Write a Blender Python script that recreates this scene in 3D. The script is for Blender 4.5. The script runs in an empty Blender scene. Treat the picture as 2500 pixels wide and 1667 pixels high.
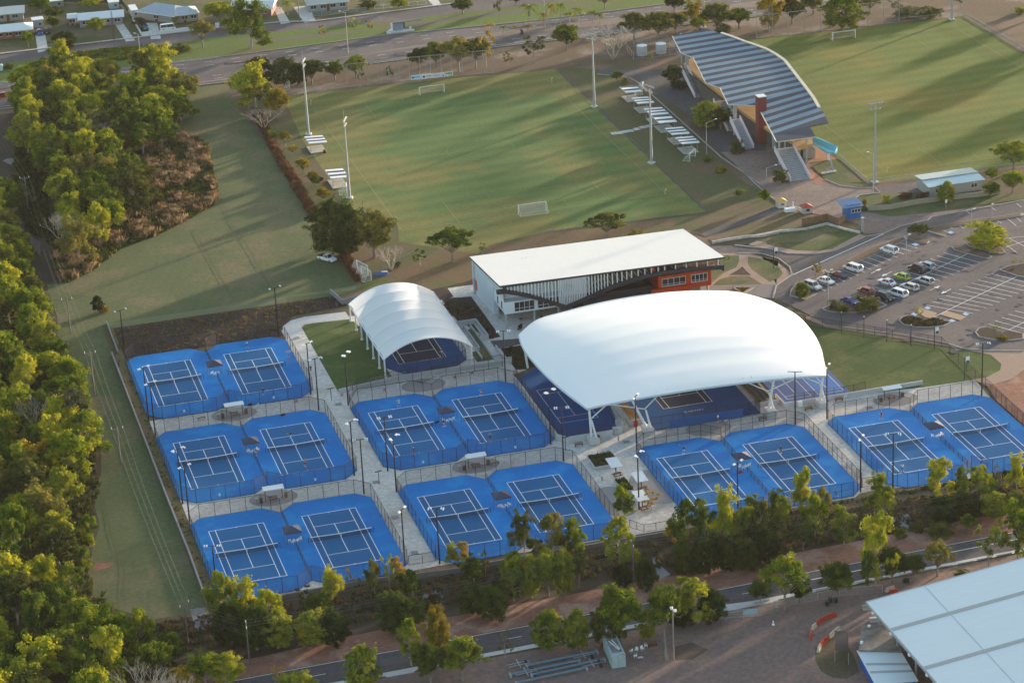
import bpy, bmesh, math, random
from mathutils import Vector, Matrix
S = bpy.context.scene
COL = S.collection
R = math.radians
# ------------------------------------------------------------------ camera
CF = 6573.65858; YAW, PIT, ROL = .25497185, .39285480, -.04941347
CC = Vector((-59.93525, -535.17027, 232.22088))
cf = Vector((math.sin(YAW)*math.cos(PIT), math.cos(YAW)*math.cos(PIT), -math.sin(PIT)))
cr = Vector((math.cos(YAW), -math.sin(YAW), 0)); cu = cr.cross(cf)
cr, cu = cr*math.cos(ROL)+cu*math.sin(ROL), -cr*math.sin(ROL)+cu*math.cos(ROL)
cam = bpy.data.cameras.new('camera'); camo = bpy.data.objects.new('camera', cam); COL.objects.link(camo)
cam.sensor_width = 36; cam.lens = CF/2500*36; cam.clip_start = 1; cam.clip_end = 6000
M = Matrix((cr, cu, -cf)).transposed().to_4x4(); M.translation = CC; camo.matrix_world = M
S.camera = camo
# ------------------------------------------------------------------ sky, sun, exposure
SUN_AZ = math.atan2(.87, .49); SUN_EL = R(5.6)
w = bpy.data.worlds.new('World'); S.world = w; w.use_nodes = True
nt = w.node_tree; nt.nodes.clear()
sky = nt.nodes.new('ShaderNodeTexSky'); sky.sky_type = 'NISHITA'; sky.sun_disc = False
sky.sun_elevation = SUN_EL; sky.sun_rotation = SUN_AZ; sky.air_density = 1.0; sky.dust_density = 1.0; sky.ozone_density = 1.0
bg = nt.nodes.new('ShaderNodeBackground'); bg.inputs[1].default_value = .15
wo = nt.nodes.new('ShaderNodeOutputWorld'); nt.links.new(sky.outputs[0], bg.inputs[0]); nt.links.new(bg.outputs[0], wo.inputs[0])
sl = bpy.data.lights.new('sun', 'SUN'); sl.energy = 4.0; sl.angle = R(2.0); sl.color = (1, .80, .58)
so = bpy.data.objects.new('sun', sl); COL.objects.link(so)
sd = Vector((math.sin(SUN_AZ)*math.cos(SUN_EL), math.cos(SUN_AZ)*math.cos(SUN_EL), math.sin(SUN_EL)))
so.rotation_euler = sd.to_track_quat('Z', 'Y').to_euler(); so.location = (200, 100, 100)
S.view_settings.view_transform = 'Standard'; S.view_settings.look = 'None'; S.view_settings.exposure = 1.92; S.view_settings.gamma = 1
# ------------------------------------------------------------------ survey helpers: a point of the ground seen at a place of the survey sheets
TO = dict(a=(0,0),b=(600,0),c=(1200,0),d=(1800,0),e=(0,400),f=(600,400),g=(1200,400),h=(1800,400),i=(0,800),j=(600,800),k=(1200,800),l=(1800,800),m=(0,1217),n=(600,1217),o=(1200,1217),p=(1800,1217))
def G(x, y, z=0.):
    d = cf*CF+cr*(x-1250)-cu*(y-833.5); return CC+d*((z-CC.z)/d.z)
def A(t, x, y, z=0.): return G(TO[t][0]+x*.297619, TO[t][1]+y*.297619, z)
def PV(P):
    d = P-CC; q = d.dot(cf); return 833.5-CF*d.dot(cu)/q
def HT(t, x, yb, yt):
    b = A(t, x, yb); v = TO[t][1]+yt*.297619; lo, hi = 0., 60.
    for _ in range(30):
        m = (lo+hi)/2
        if PV(b+Vector((0,0,m))) < v: hi = m
        else: lo = m
    return lo
def poly(t, pts, z=0.): return [A(t, x, y, z) for x, y in pts]
# ------------------------------------------------------------------ materials
MATS = {}
def mat(n, c, c2=None, sc=1., rough=.8, metal=0., c3=None, sc3=.1, f3=.5, obj=False, amt=1., det=5., stretch=None, spec=.3, rnd=0., bands=None):
    if n in MATS: return MATS[n]
    m = bpy.data.materials.new(n); m.use_nodes = True; t = m.node_tree; b = t.nodes['Principled BSDF']
    b.inputs['Roughness'].default_value = rough; b.inputs['Metallic'].default_value = metal
    b.inputs['Specular IOR Level'].default_value = spec
    b.inputs['Base Color'].default_value = (*c, 1)
    if c2:
        if obj: src = t.nodes.new('ShaderNodeTexCoord').outputs['Object']
        else: src = t.nodes.new('ShaderNodeNewGeometry').outputs['Position']
        if stretch:
            mp = t.nodes.new('ShaderNodeMapping'); mp.inputs['Scale'].default_value = stretch[:3]; mp.inputs['Rotation'].default_value = (0,0,stretch[3])
            t.links.new(src, mp.inputs[0]); src2 = mp.outputs[0]
        else: src2 = src
        nz = t.nodes.new('ShaderNodeTexNoise'); nz.inputs['Scale'].default_value = sc; nz.inputs['Detail'].default_value = det; nz.inputs['Roughness'].default_value = .65
        t.links.new(src2, nz.inputs['Vector'])
        rp = t.nodes.new('ShaderNodeMapRange'); rp.inputs[1].default_value = .5-.22/amt; rp.inputs[2].default_value = .5+.22/amt
        t.links.new(nz.outputs[0], rp.inputs[0])
        mx = t.nodes.new('ShaderNodeMix'); mx.data_type = 'RGBA'; mx.inputs[6].default_value = (*c, 1); mx.inputs[7].default_value = (*c2, 1)
        t.links.new(rp.outputs[0], mx.inputs[0]); out = mx.outputs[2]
        if c3:
            n3 = t.nodes.new('ShaderNodeTexNoise'); n3.inputs['Scale'].default_value = sc3; n3.inputs['Detail'].default_value = 6; n3.inputs['Roughness'].default_value = .6
            t.links.new(src, n3.inputs['Vector'])
            r3 = t.nodes.new('ShaderNodeMapRange'); r3.inputs[1].default_value = f3-.07; r3.inputs[2].default_value = f3+.07; r3.interpolation_type = 'SMOOTHSTEP'
            t.links.new(n3.outputs[0], r3.inputs[0])
            m3 = t.nodes.new('ShaderNodeMix'); m3.data_type = 'RGBA'; m3.inputs[7].default_value = (*c3, 1)
            t.links.new(out, m3.inputs[6]); t.links.new(r3.outputs[0], m3.inputs[0]); out = m3.outputs[2]
        if c3 or rnd:      # fine grain, mowing bands, and small differences from one surface to the next
            hs = t.nodes.new('ShaderNodeHueSaturation'); t.links.new(out, hs.inputs['Color']); out = hs.outputs[0]
            gn = t.nodes.new('ShaderNodeTexNoise'); gn.inputs['Scale'].default_value = 1.1 if c3 else .6; gn.inputs['Detail'].default_value = 9; gn.inputs['Roughness'].default_value = .75; t.links.new(src, gn.inputs['Vector'])
            mr = t.nodes.new('ShaderNodeMapRange'); g_ = .07 if (rnd or rough < .7) else .34; mr.inputs[1].default_value = .3; mr.inputs[2].default_value = .7; mr.inputs[3].default_value = 1-g_; mr.inputs[4].default_value = 1+g_; t.links.new(gn.outputs[0], mr.inputs[0]); val = mr.outputs[0]
            if rnd:
                oi = t.nodes.new('ShaderNodeObjectInfo'); ma = t.nodes.new('ShaderNodeMath'); ma.operation = 'MULTIPLY_ADD'; ma.inputs[1].default_value = 2*rnd; t.links.new(oi.outputs['Random'], ma.inputs[0]); ma.inputs[2].default_value = -rnd
                ad = t.nodes.new('ShaderNodeMath'); ad.operation = 'ADD'; t.links.new(val, ad.inputs[0]); t.links.new(ma.outputs[0], ad.inputs[1]); val = ad.outputs[0]
            if bands:
                wv = t.nodes.new('ShaderNodeTexWave'); wv.inputs['Scale'].default_value = bands[0]; wv.inputs['Distortion'].default_value = .6; wv.inputs['Detail'].default_value = 2; mq = t.nodes.new('ShaderNodeMapping'); mq.inputs['Rotation'].default_value = (0,0,bands[1]); t.links.new(src, mq.inputs[0]); t.links.new(mq.outputs[0], wv.inputs[0])
                mb = t.nodes.new('ShaderNodeMath'); mb.operation = 'MULTIPLY_ADD'; mb.inputs[1].default_value = bands[2]; t.links.new(wv.outputs['Fac'], mb.inputs[0]); t.links.new(val, mb.inputs[2]); val = mb.outputs[0]
            t.links.new(val, hs.inputs['Value'])
        t.links.new(out, b.inputs['Base Color'])
    MATS[n] = m; return m
def film(n, c, alpha):           # fine woven wire or net, far below a pixel: partly see-through
    if n in MATS: return MATS[n]
    m = bpy.data.materials.new(n); m.use_nodes = True; t = m.node_tree; b = t.nodes['Principled BSDF']
    b.inputs['Base Color'].default_value = (*c, 1); b.inputs['Alpha'].default_value = alpha; b.inputs['Roughness'].default_value = .8
    MATS[n] = m; return m
def memb(n, c, c2, tr):      # coated fabric that lets some daylight through
    m = mat(n, c, c2, .12, .5); t = m.node_tree; b = t.nodes['Principled BSDF']; o = t.nodes['Material Output']; tl = t.nodes.new('ShaderNodeBsdfTranslucent'); tl.inputs[0].default_value = (*c, 1); mx = t.nodes.new('ShaderNodeMixShader'); mx.inputs[0].default_value = tr
    t.links.new(b.outputs[0], mx.inputs[1]); t.links.new(tl.outputs[0], mx.inputs[2]); t.links.new(mx.outputs[0], o.inputs[0]); return m
def leafmat(n, c, c2, c3, tr=.26):
    if n in MATS: return MATS[n]
    m = bpy.data.materials.new(n); m.use_nodes = True; t = m.node_tree; t.nodes.clear()
    o = t.nodes.new('ShaderNodeOutputMaterial'); d = t.nodes.new('ShaderNodeBsdfDiffuse'); tl = t.nodes.new('ShaderNodeBsdfTranslucent'); mx = t.nodes.new('ShaderNodeMixShader')
    mx.inputs[0].default_value = tr
    tc = t.nodes.new('ShaderNodeNewGeometry'); nz = t.nodes.new('ShaderNodeTexNoise'); nz.inputs['Scale'].default_value = .42; nz.inputs['Detail'].default_value = 4
    t.links.new(tc.outputs['Position'], nz.inputs['Vector'])
    oi = t.nodes.new('ShaderNodeObjectInfo'); ad = t.nodes.new('ShaderNodeMath'); ad.operation = 'MULTIPLY_ADD'; ad.inputs[1].default_value = .34; ad.inputs[2].default_value = -.17
    t.links.new(oi.outputs['Random'], ad.inputs[0]); a2 = t.nodes.new('ShaderNodeMath'); a2.operation = 'ADD'; t.links.new(nz.outputs[0], a2.inputs[0]); t.links.new(ad.outputs[0], a2.inputs[1])
    r = t.nodes.new('ShaderNodeValToRGB'); e = r.color_ramp.elements; e[0].position = .36; e[0].color = (*c, 1); e[1].position = .66; e[1].color = (*c3, 1)
    q = e.new(.5); q.color = (*c2, 1); t.links.new(a2.outputs[0], r.inputs[0])
    t.links.new(r.outputs[0], d.inputs[0]); t.links.new(r.outputs[0], tl.inputs[0])
    t.links.new(d.outputs[0], mx.inputs[1]); t.links.new(tl.outputs[0], mx.inputs[2]); t.links.new(mx.outputs[0], o.inputs[0])
    MATS[n] = m; return m
def flat(n, c, rough=.6, metal=0., spec=.3): return mat(n, c, rough=rough, metal=metal, spec=spec)
WHITE = mat('white_paint', (.70,.71,.73), (.60,.62,.64), .5, .45)
LINE = mat('line_paint', (.86,.88,.88), (.74,.77,.78), 2., .7)
BLACK = flat('black_metal', (.012,.012,.016), .45)
GALV = mat('galvanised_steel', (.30,.32,.34), (.42,.43,.45), 1.5, .5, .3)
CONC = mat('concrete', (.56,.54,.51), (.47,.45,.425), .5, .85, c3=(.42,.38,.34), sc3=.09, f3=.58)
CONC2 = mat('pale_concrete', (.52,.52,.52), (.43,.43,.43), .8, .85)
GLASS = flat('window_glass', (.02,.025,.03), .08, 0, .8)
WOOD = mat('brown_timber', (.19,.075,.035), (.11,.04,.02), 4, .6, obj=True)
RED = flat('red_paint', (.45,.02,.02), .5)
BARK = mat('bark', (.16,.13,.105), (.27,.245,.21), 2, .9, obj=True)
PALEBARK = mat('pale_bark', (.42,.38,.33), (.27,.23,.19), 2, .9, obj=True)
PLASTIC = flat('white_plastic', (.75,.77,.80), .4)
# ------------------------------------------------------------------ mesh building
class MB:
    def __init__(s): s.v = []; s.f = []; s.mi = []
    def add(s, vs, fs, mi=0):
        o = len(s.v); s.v += [Vector(v) for v in vs]; s.f += [tuple(i+o for i in f) for f in fs]; s.mi += [mi]*len(fs); return s
    def box(s, c, d, rz=0., mi=0, M=None):
        x, y, z = d[0]/2, d[1]/2, d[2]/2; c = Vector(c); co, si = math.cos(rz), math.sin(rz)
        vs = []
        for a, b, e in ((-x,-y,-z),(x,-y,-z),(x,y,-z),(-x,y,-z),(-x,-y,z),(x,-y,z),(x,y,z),(-x,y,z)):
            p = Vector((a*co-b*si, a*si+b*co, e))
            if M: p = M @ Vector((a,b,e))
            vs.append(c+p)
        return s.add(vs, ((0,3,2,1),(4,5,6,7),(0,1,5,4),(1,2,6,5),(2,3,7,6),(3,0,4,7)), mi)
    def tube(s, pts, rs, n=6, mi=0, cap=True):
        pts = [Vector(p) for p in pts]
        if not hasattr(rs, '__len__'): rs = [rs]*len(pts)
        o = []; fs = []; vs = []; ref = None
        for i, p in enumerate(pts):
            d = (pts[min(i+1, len(pts)-1)]-pts[max(i-1, 0)])
            if d.length < 1e-9: d = Vector((0,0,1))
            d.normalize(); a = d.orthogonal() if ref is None else (ref-d*ref.dot(d))
            if a.length < 1e-4: a = d.orthogonal()
            a.normalize(); ref = a; b = d.cross(a)
            for k in range(n):
                t = 2*math.pi*k/n; vs.append(p+a*(rs[i]*math.cos(t))+b*(rs[i]*math.sin(t)))
        for i in range(len(pts)-1):
            for k in range(n): fs.append((i*n+k, i*n+(k+1)%n, (i+1)*n+(k+1)%n, (i+1)*n+k))
        if cap: fs.append(tuple(range(n))[::-1]); fs.append(tuple((len(pts)-1)*n+k for k in range(n)))
        return s.add(vs, fs, mi)
    def bar(s, a, b, w, h=None, mi=0):
        a, b = Vector(a), Vector(b); d = b-a; L = d.length; d.normalize(); h = h or w
        u = Vector((0,0,1)) if abs(d.z) < .95 else Vector((0,1,0)); r = d.cross(u).normalized(); u = r.cross(d)
        vs = [p+r*x*w/2+u*y*h/2 for p in (a, b) for x, y in ((-1,-1),(1,-1),(1,1),(-1,1))]
        return s.add(vs, ((0,3,2,1),(4,5,6,7),(0,1,5,4),(1,2,6,5),(2,3,7,6),(3,0,4,7)), mi)
    def prism(s, pts, z0, z1, mi=0, sides=True, bottom=True):     # pts: plan points
        n = len(pts); ar = sum(pts[i][0]*pts[(i+1)%n][1]-pts[(i+1)%n][0]*pts[i][1] for i in range(n))
        if ar < 0: pts = pts[::-1]
        vs = [(p[0], p[1], z0) for p in pts]+[(p[0], p[1], z1) for p in pts]; fs = [tuple(range(n, 2*n))]
        if bottom: fs.append(tuple(range(n))[::-1])
        if sides: fs += [(i, (i+1)%n, n+(i+1)%n, n+i) for i in range(n)]
        return s.add(vs, fs, mi)
    def sheet(s, pts, z, mi=0):
        n = len(pts); ar = sum(pts[i][0]*pts[(i+1)%n][1]-pts[(i+1)%n][0]*pts[i][1] for i in range(n))
        if ar < 0: pts = pts[::-1]
        return s.add([(p[0], p[1], z) for p in pts], [tuple(range(n))], mi)
    def line(s, a, b, wd, z, mi=0):
        a = Vector((a[0], a[1], z)); b = Vector((b[0], b[1], z)); d = (b-a).normalized(); n = Vector((-d.y, d.x, 0))*wd/2
        return s.add([a-n, b-n, b+n, a+n], [(0,1,2,3)], mi)
    def build(s, name, m, parent=None, smooth=False, world=True):
        me = bpy.data.meshes.new(name); off = BASE.get(parent.name, Vector()) if (parent and world) else Vector()
        me.from_pydata([v-off for v in s.v], [], s.f)
        ms = m if isinstance(m, (list, tuple)) else [m]
        for q in ms: me.materials.append(q)
        if len(ms) > 1: me.polygons.foreach_set('material_index', s.mi)
        if smooth: me.polygons.foreach_set('use_smooth', [True]*len(me.polygons))
        me.update(); o = bpy.data.objects.new(name, me); COL.objects.link(o)
        if parent: o.parent = parent
        BASE[o.name] = off if parent else Vector()
        return o
BASE = {}
def fit(l):
    return l if len(l.split()) <= 16 else l.replace(' the ', ' ')
def tag(o, label, cat, group=None):
    o['label'] = fit(label); o['category'] = cat
    if group: o['group'] = group
    return o
def thing(name, label, cat, loc=(0,0,0), rz=0., group=None):
    o = bpy.data.objects.new(name, None); COL.objects.link(o); o.empty_display_size = .3
    o.location = loc; o.rotation_euler = (0,0,rz); BASE[o.name] = Vector(loc)
    return tag(o, label, cat, group)
def dup(root, loc, rz=0., label=None, group=None, scale=None, mats=None):
    r = root.copy(); COL.objects.link(r); r.location = loc; r.rotation_euler = (0,0,rz)
    if scale: r.scale = scale
    if label: r['label'] = fit(label)
    if group: r['group'] = group
    for ch in list(root.children):
        c = ch.copy(); COL.objects.link(c); c.parent = r
        if mats and ch.name.split('.')[0] in mats:
            c.material_slots[0].link = 'OBJECT'; c.material_slots[0].material = mats[ch.name.split('.')[0]]
        for g in list(ch.children):
            d = g.copy(); COL.objects.link(d); d.parent = c
    return r
PLACED = set()
def put(proto, loc, rz=0., label=None, group=None, scale=None, mats=None):   # the first placing moves the prototype itself
    if proto.as_pointer() not in PLACED:
        PLACED.add(proto.as_pointer()); proto.location = loc; proto.rotation_euler = (0,0,rz)
        if scale: proto.scale = scale
        if label: proto['label'] = fit(label)
        if group: proto['group'] = group
        if mats:
            for c in proto.children:
                k = c.name.split('.')[0]
                if k in mats:
                    c.material_slots[0].link = 'OBJECT'; c.material_slots[0].material = mats[k]
        return proto
    return dup(proto, loc, rz, label, group, scale, mats)
ZC = [0]
def ground(name, pts, m, z=None):
    ZC[0] += 1; zz = .0013*ZC[0] if z is None else z
    o = MB().sheet([(p[0], p[1]) for p in pts], zz).build(name, m); o['kind'] = 'structure'; return o
def rect(x0, y0, x1, y1): return [(x0,y0),(x1,y0),(x1,y1),(x0,y1)]
def text_mesh(name, txt, size, m, parent, matrix, depth=.01):
    c = bpy.data.curves.new(name, 'FONT'); c.body = txt; c.size = size; c.extrude = depth; c.align_x = 'CENTER'; c.align_y = 'CENTER'
    o = bpy.data.objects.new(name, c); COL.objects.link(o)
    dg = bpy.context.evaluated_depsgraph_get(); me = bpy.data.meshes.new_from_object(o.evaluated_get(dg))
    bpy.data.objects.remove(o); me.transform(matrix); me.name = name
    if len(me.materials) == 0: me.materials.append(m)
    else: me.materials[0] = m
    q = bpy.data.objects.new(name, me); COL.objects.link(q)
    if parent: q.parent = parent
    return q
# ================================================================== GROUND
M_dirt = mat('dry_ground', (.11,.078,.05), (.07,.068,.03), .11, .95, c3=(.17,.105,.07), sc3=.03, f3=.52, det=8)
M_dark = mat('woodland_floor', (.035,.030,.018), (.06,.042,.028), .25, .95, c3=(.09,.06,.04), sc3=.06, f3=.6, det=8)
M_red = mat('red_earth', (.29,.13,.085), (.21,.10,.07), .3, .95, c3=(.34,.20,.15), sc3=.12, f3=.55, det=8)
M_mown = mat('mown_grass', (.092,.108,.040), (.066,.090,.034), .18, .95, c3=(.13,.115,.055), sc3=.045, f3=.54, det=8, stretch=(1,.45,1,.4), bands=(.12,.35,.03))
M_pitch = mat('pitch_turf', (.058,.112,.024), (.072,.125,.027), .25, .95, c3=(.145,.135,.034), sc3=.022, f3=.50, det=8, bands=(.045,1.45,.24))
M_pitch2 = mat('second_pitch_turf', (.075,.115,.012), (.10,.12,.013), .2, .95, c3=(.145,.13,.018), sc3=.02, f3=.55, det=8, bands=(.05,1.5,.20))
M_lawn = mat('lawn', (.050,.092,.012), (.034,.066,.010), 1.3, .95, c3=(.09,.11,.028), sc3=.1, f3=.55, det=8)
M_lawn2 = mat('short_lawn', (.075,.10,.025), (.05,.075,.02), .9, .95, c3=(.12,.105,.05), sc3=.1, f3=.53, det=8)
M_verge = mat('green_verge', (.075,.14,.012), (.09,.115,.025), .22, .95, c3=(.12,.10,.05), sc3=.05, f3=.6, det=8)
M_asph = mat('asphalt', (.105,.092,.10), (.082,.072,.08), .6, .9, c3=(.13,.108,.108), sc3=.05, f3=.52, det=8)
M_asph2 = mat('dark_asphalt', (.085,.078,.085), (.065,.06,.066), .5, .9, c3=(.11,.10,.10), sc3=.05, f3=.57, det=8)
M_pave = mat('brown_pavers', (.20,.145,.125), (.15,.115,.105), .5, .9, c3=(.24,.17,.14), sc3=.06, f3=.5, det=8)
M_mulch = mat('dark_mulch', (.030,.018,.015), (.016,.010,.009), 1.6, .95, c3=(.045,.03,.024), sc3=.35, f3=.6, det=10)
M_pinkpath = mat('pink_path', (.33,.225,.175), (.27,.19,.15), .6, .9)
M_yard = mat('yard_dirt', (.20,.135,.118), (.155,.115,.105), .12, .95, c3=(.25,.155,.12), sc3=.05, f3=.56, det=10)
M_stone = mat('rubble_stone', (.30,.27,.27), (.12,.10,.10), 2.5, .95)
M_kerb = mat('kerb_concrete', (.36,.33,.30), (.27,.25,.23), .8, .9)

o = MB().sheet(rect(-1300,-1000,1600,1500), 0).build('ground', M_dirt); o['kind'] = 'structure'
# woodland floor and creek on the left
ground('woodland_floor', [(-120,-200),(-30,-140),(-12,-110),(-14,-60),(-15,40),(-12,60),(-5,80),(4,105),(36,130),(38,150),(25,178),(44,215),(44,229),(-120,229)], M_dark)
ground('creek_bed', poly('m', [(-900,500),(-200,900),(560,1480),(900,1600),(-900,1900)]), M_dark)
ground('dirt_track', poly('e', [(230,560),(300,330),(470,150),(520,60),(430,40),(360,150),(240,330),(215,520),(250,650),(330,760),(330,640),(280,610)]), mat('grey_track', (.13,.10,.09), (.09,.075,.065), .5, .95))
ground('stormwater_apron', poly('a', [(20,1320),(60,1300),(160,1300),(170,1350),(80,1350)]), M_stone)
# mown strip, from the road down to the lower left corner
ground('mown_grass_strip', poly('a', [(1480,1010),(1560,790),(1580,715),(1870,690),(1890,780),(1960,900),(2060,1010),(2190,1200),(2352,1460)])+poly('f', [(520,440),(780,740),(930,960),(945,1040),(860,1060),(0,1190)])+poly('e', [(890,1350)])+poly('i', [(905,0),(915,225),(1015,450),(1165,850),(1400,1512)])+poly('m', [(1400,80),(1690,885),(1500,950),(1250,990),(1050,930),(830,870),(760,800),(710,650),(740,530),(760,400),(820,220),(760,0)])+poly('i', [(760,1400),(830,1200),(830,1000),(760,800),(760,600),(640,430),(590,300),(590,130),(470,80)])+poly('e', [(480,1400),(470,1250),(400,1060),(385,990),(560,980),(760,870),(1000,690),(1300,570),(1560,450),(1760,330),(1790,200),(1700,0)])+poly('a', [(1690,1180),(1500,1120),(1220,1200),(1200,1170),(1350,1060)]), M_mown)
ground('dry_patch', poly('m', [(735,560),(790,530),(930,520),(900,560),(800,590)]), M_red)
ground('trimmed_edge', poly('e', [(880,1312),(900,1356),(2352,1132),(2352,1092)])+poly('f', [(905,1038),(905,1000),(300,1090)])[:2], mat('pale_grass_edge', (.135,.145,.075), (.11,.125,.06), .4, .95))
# pitches
ground('near_pitch_surrounds', poly('b', [(0,850),(230,770),(330,780),(1350,665),(2352,590)])+poly('c', [(300,560),(530,550),(880,570),(1000,640),(1200,700),(1600,1100),(2100,1512)])+poly('g', [(2230,230),(2352,330),(1700,560),(1575,535),(0,735)])+poly('f', [(1835,760),(1250,890),(930,960),(870,860),(780,740),(560,420)])+poly('b', [(180,1130),(0,850)]), mat('rough_grass', (.065,.085,.022), (.085,.078,.03), .2, .95, c3=(.125,.08,.045), sc3=.055, f3=.55, det=8))
ground('dirt_bank', poly('f', [(940,960),(1250,890),(1480,770),(1600,690),(1900,640),(2352,640)])+poly('g', [(0,560),(500,500),(1200,430),(1500,420),(1500,520),(0,740)])+poly('f', [(2000,735),(1880,900),(1940,960),(1560,1070),(940,1060)]), mat('bank_dirt', (.15,.085,.045), (.105,.075,.035), .25, .95, c3=(.07,.095,.02), sc3=.06, f3=.58, det=8))
ground('football_pitch', poly('b', [(310,800),(1350,672),(2352,590)])+[(150.8,206.2),(150.4,70.3)]+poly('g', [(430,565),(0,660)])+poly('f', [(1900,740),(1260,640),(1240,450),(900,380)])+[(66.5,110),(66.5,170)], M_pitch)
ground('far_football_pitch', [(192,75.5),(196,74.8),(300,68),(300,140),(282,163),(282,206.2),(216,210.2),(191,212),(191,100)], M_pitch2)
ground('bare_worn_ground', [(283,140),(330,110),(330,230),(284,207)], M_dirt)
# highway, median, service road, verge, lots
ground('service_road', [(-300,282),(62,282.5),(100,279),(122,277.6),(155,276.8),(230,277),(230,287),(144,288.6),(120,288.2),(95,286.5),(73,291.5),(-300,292.5)], M_asph)
ground('verge', [(-300,262),(67,260.6),(112,262.3),(155,259),(230,257.5),(230,277),(155,276.8),(122,277.6),(100,279),(62,282.5),(-300,282)], M_verge)
ground('house_lots', [(-300,294.5),(73,293.8),(96,288),(144,290.2),(230,292),(230,420),(-300,420)], mat('house_lots', (.09,.085,.04), (.13,.10,.06), .25, .95, c3=(.06,.075,.02), sc3=.08, f3=.5, det=8))
ground('highway', [(-300,233),(-10,234.5),(75,233),(139,235),(225,233.5),(420,232),(420,257),(203,258.5),(181,259.3),(158,258),(112,262),(67,260),(-300,262)], M_asph)
ground('central_median', [(85,243.6),(121,245.0),(143,246),(178,244.5),(420,242),(420,249),(178,250.8),(145,251),(121,247.5)], mat('median_gravel', (.22,.165,.14), (.16,.125,.11), .3, .95))
ground('footpath', [(-300,293.0),(62,293.2),(84,291.3),(96,287.6),(145,289),(145,290.1),(96,288.7),(84,292.3),(62,294.3),(-300,294.2)], CONC)
ground('verge_path', poly('b', [(0,350),(700,270),(1160,235),(1400,190),(1800,140),(2352,70),(2352,95),(1800,155),(1200,260),(700,290),(0,370)]), mat('worn_path', (.13,.105,.10), (.10,.085,.08), .4, .95))
ground('verge_patch', poly('a', [(420,480),(820,430),(1300,400),(1310,440),(900,500),(250,560),(200,520)]), M_dirt)
ground('roadside_dirt', [(62,213),(151,206.5),(216,210.5),(282,206.5),(420,205),(420,231),(225,232),(139,233.5),(60,231.5)], mat('roadside_dirt', (.125,.075,.05), (.095,.07,.042), .15, .95, c3=(.22,.165,.13), sc3=.05, f3=.57, det=8))
ground('bright_verge', poly('a', [(1360,440),(2352,330),(2352,400),(1700,475),(1440,510)])+[], M_verge)
ground('kerb_grass', poly('b', [(0,370),(700,290),(1150,235),(1190,280),(700,365),(0,440)]), M_verge)
mk = MB()
for k in range(44):
    x = -40+k*8.5
    for y in (237.7, 241.2, 252.5, 256.5):
        if 236 < y < 243 or x > -40: mk.line((x,y+(x-80)*-.004,0), (x+2.6,y+(x-80)*-.004,0), .14, .15)
mk.line((-20,236.2),(70,236.0),.14,.15); mk.line((-20,260.2),(60,259.6),.12,.15); mk.line((140,236.6),(230,235.4),.12,.15)
o = mk.build('road_markings', LINE); o['kind'] = 'structure'
for q in ([(130,1512-120),(300,1512-120)],): pass
for t, q in (('a', [(290,290),(370,285),(395,415),(312,435)]), ('a', [(935,190),(1000,180),(1110,335),(1035,345)]), ('a', [(1200,190),(1290,190),(1320,320),(1240,325)]), ('b', [(225,60),(290,60),(365,190),(288,200)]), ('b', [(390,60),(520,50),(575,180),(480,190)]), ('b', [(1490,0),(1570,-10),(1610,50),(1545,55)])):
    ground('driveway', poly(t, q), CONC)
# courts compound
ground('garden_bed', [(-3.8,30),(34.5,30),(34.5,36),(38,41),(51,42.5),(51,50),(28.4,49.8),(-3.7,49.6)], M_mulch)
ground('garden_bed', [(-5.4,-94),(-5.3,50),(-2.9,50),(-2.9,-94)], mat('weedy_strip', (.10,.06,.045), (.09,.10,.03), .4, .95))
ground('garden_bed', poly('f', [(1560,1065),(2000,890),(1915,1010),(1560,1070)])+[], M_mulch)
ground('garden_bed', [(62,33),(72,45),(84.7,47.5),(83,38),(76.5,37),(70,34.5)], M_mulch)
ground('paved_court_plaza', [(-2.9,-6.6),(-2.9,-13.2),(-2.9,-50),(-2.9,-57),(-.5,-94.4),(41,-93.7),(75.5,-94.6),(92,-94.6),(123,-94.6),(133,-95.2),(146,-95),(166.8,-91),(167,-60),(168,-50.5),(156,-50.4),(141,-48),(141,-30),(128,-4),(112,4),(100,4),(100,44),(76,44.5),(76,13),(72,30),(50,36),(42,37.6),(38.5,37.2),(35,35.8),(33.6,33),(33.4,0),(30,-5)], CONC)
ground('footpath', [(60,31.5),(76.5,36),(84,38.5),(84,41),(76,38.6),(60,34.5)], CONC)
ground('footpath', [(33.8,30),(34.3,35.5),(37,38.6),(40.5,39.6),(50,39),(50,35),(42,36.2),(38.4,35.2),(38.4,31)], CONC2)
ground('lawn_beside_canopy', [(38.4,33.5),(39.5,34.8),(41.5,35.0),(50,34.2),(51.3,28),(51.3,-2.3),(46,-4.6),(38.4,-6.6)], M_lawn)
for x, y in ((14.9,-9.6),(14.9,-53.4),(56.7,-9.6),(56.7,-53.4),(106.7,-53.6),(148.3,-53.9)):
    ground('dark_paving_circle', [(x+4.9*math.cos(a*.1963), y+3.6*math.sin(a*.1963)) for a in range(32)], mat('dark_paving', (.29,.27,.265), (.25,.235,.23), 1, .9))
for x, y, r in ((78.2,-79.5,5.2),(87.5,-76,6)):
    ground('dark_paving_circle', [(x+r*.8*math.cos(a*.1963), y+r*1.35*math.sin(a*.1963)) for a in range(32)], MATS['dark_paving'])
ground('brown_path', [(76.8,9.2),(84,8),(84,4.8),(76.8,4.0)], M_asph2)
ground('garden_bed', poly('f', [(1600,1105),(1850,1090),(2090,1420),(1990,1440),(1985,1410),(1890,1310),(1765,1330)]), M_mulch)
ground('garden_bed', [(77.8,4),(90,4.4),(90,-12),(77.8,-9)], M_mulch)
ground('side_lawn', poly('k', [(180,385),(330,330),(430,310),(520,400),(210,425)]), M_lawn2)
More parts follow.
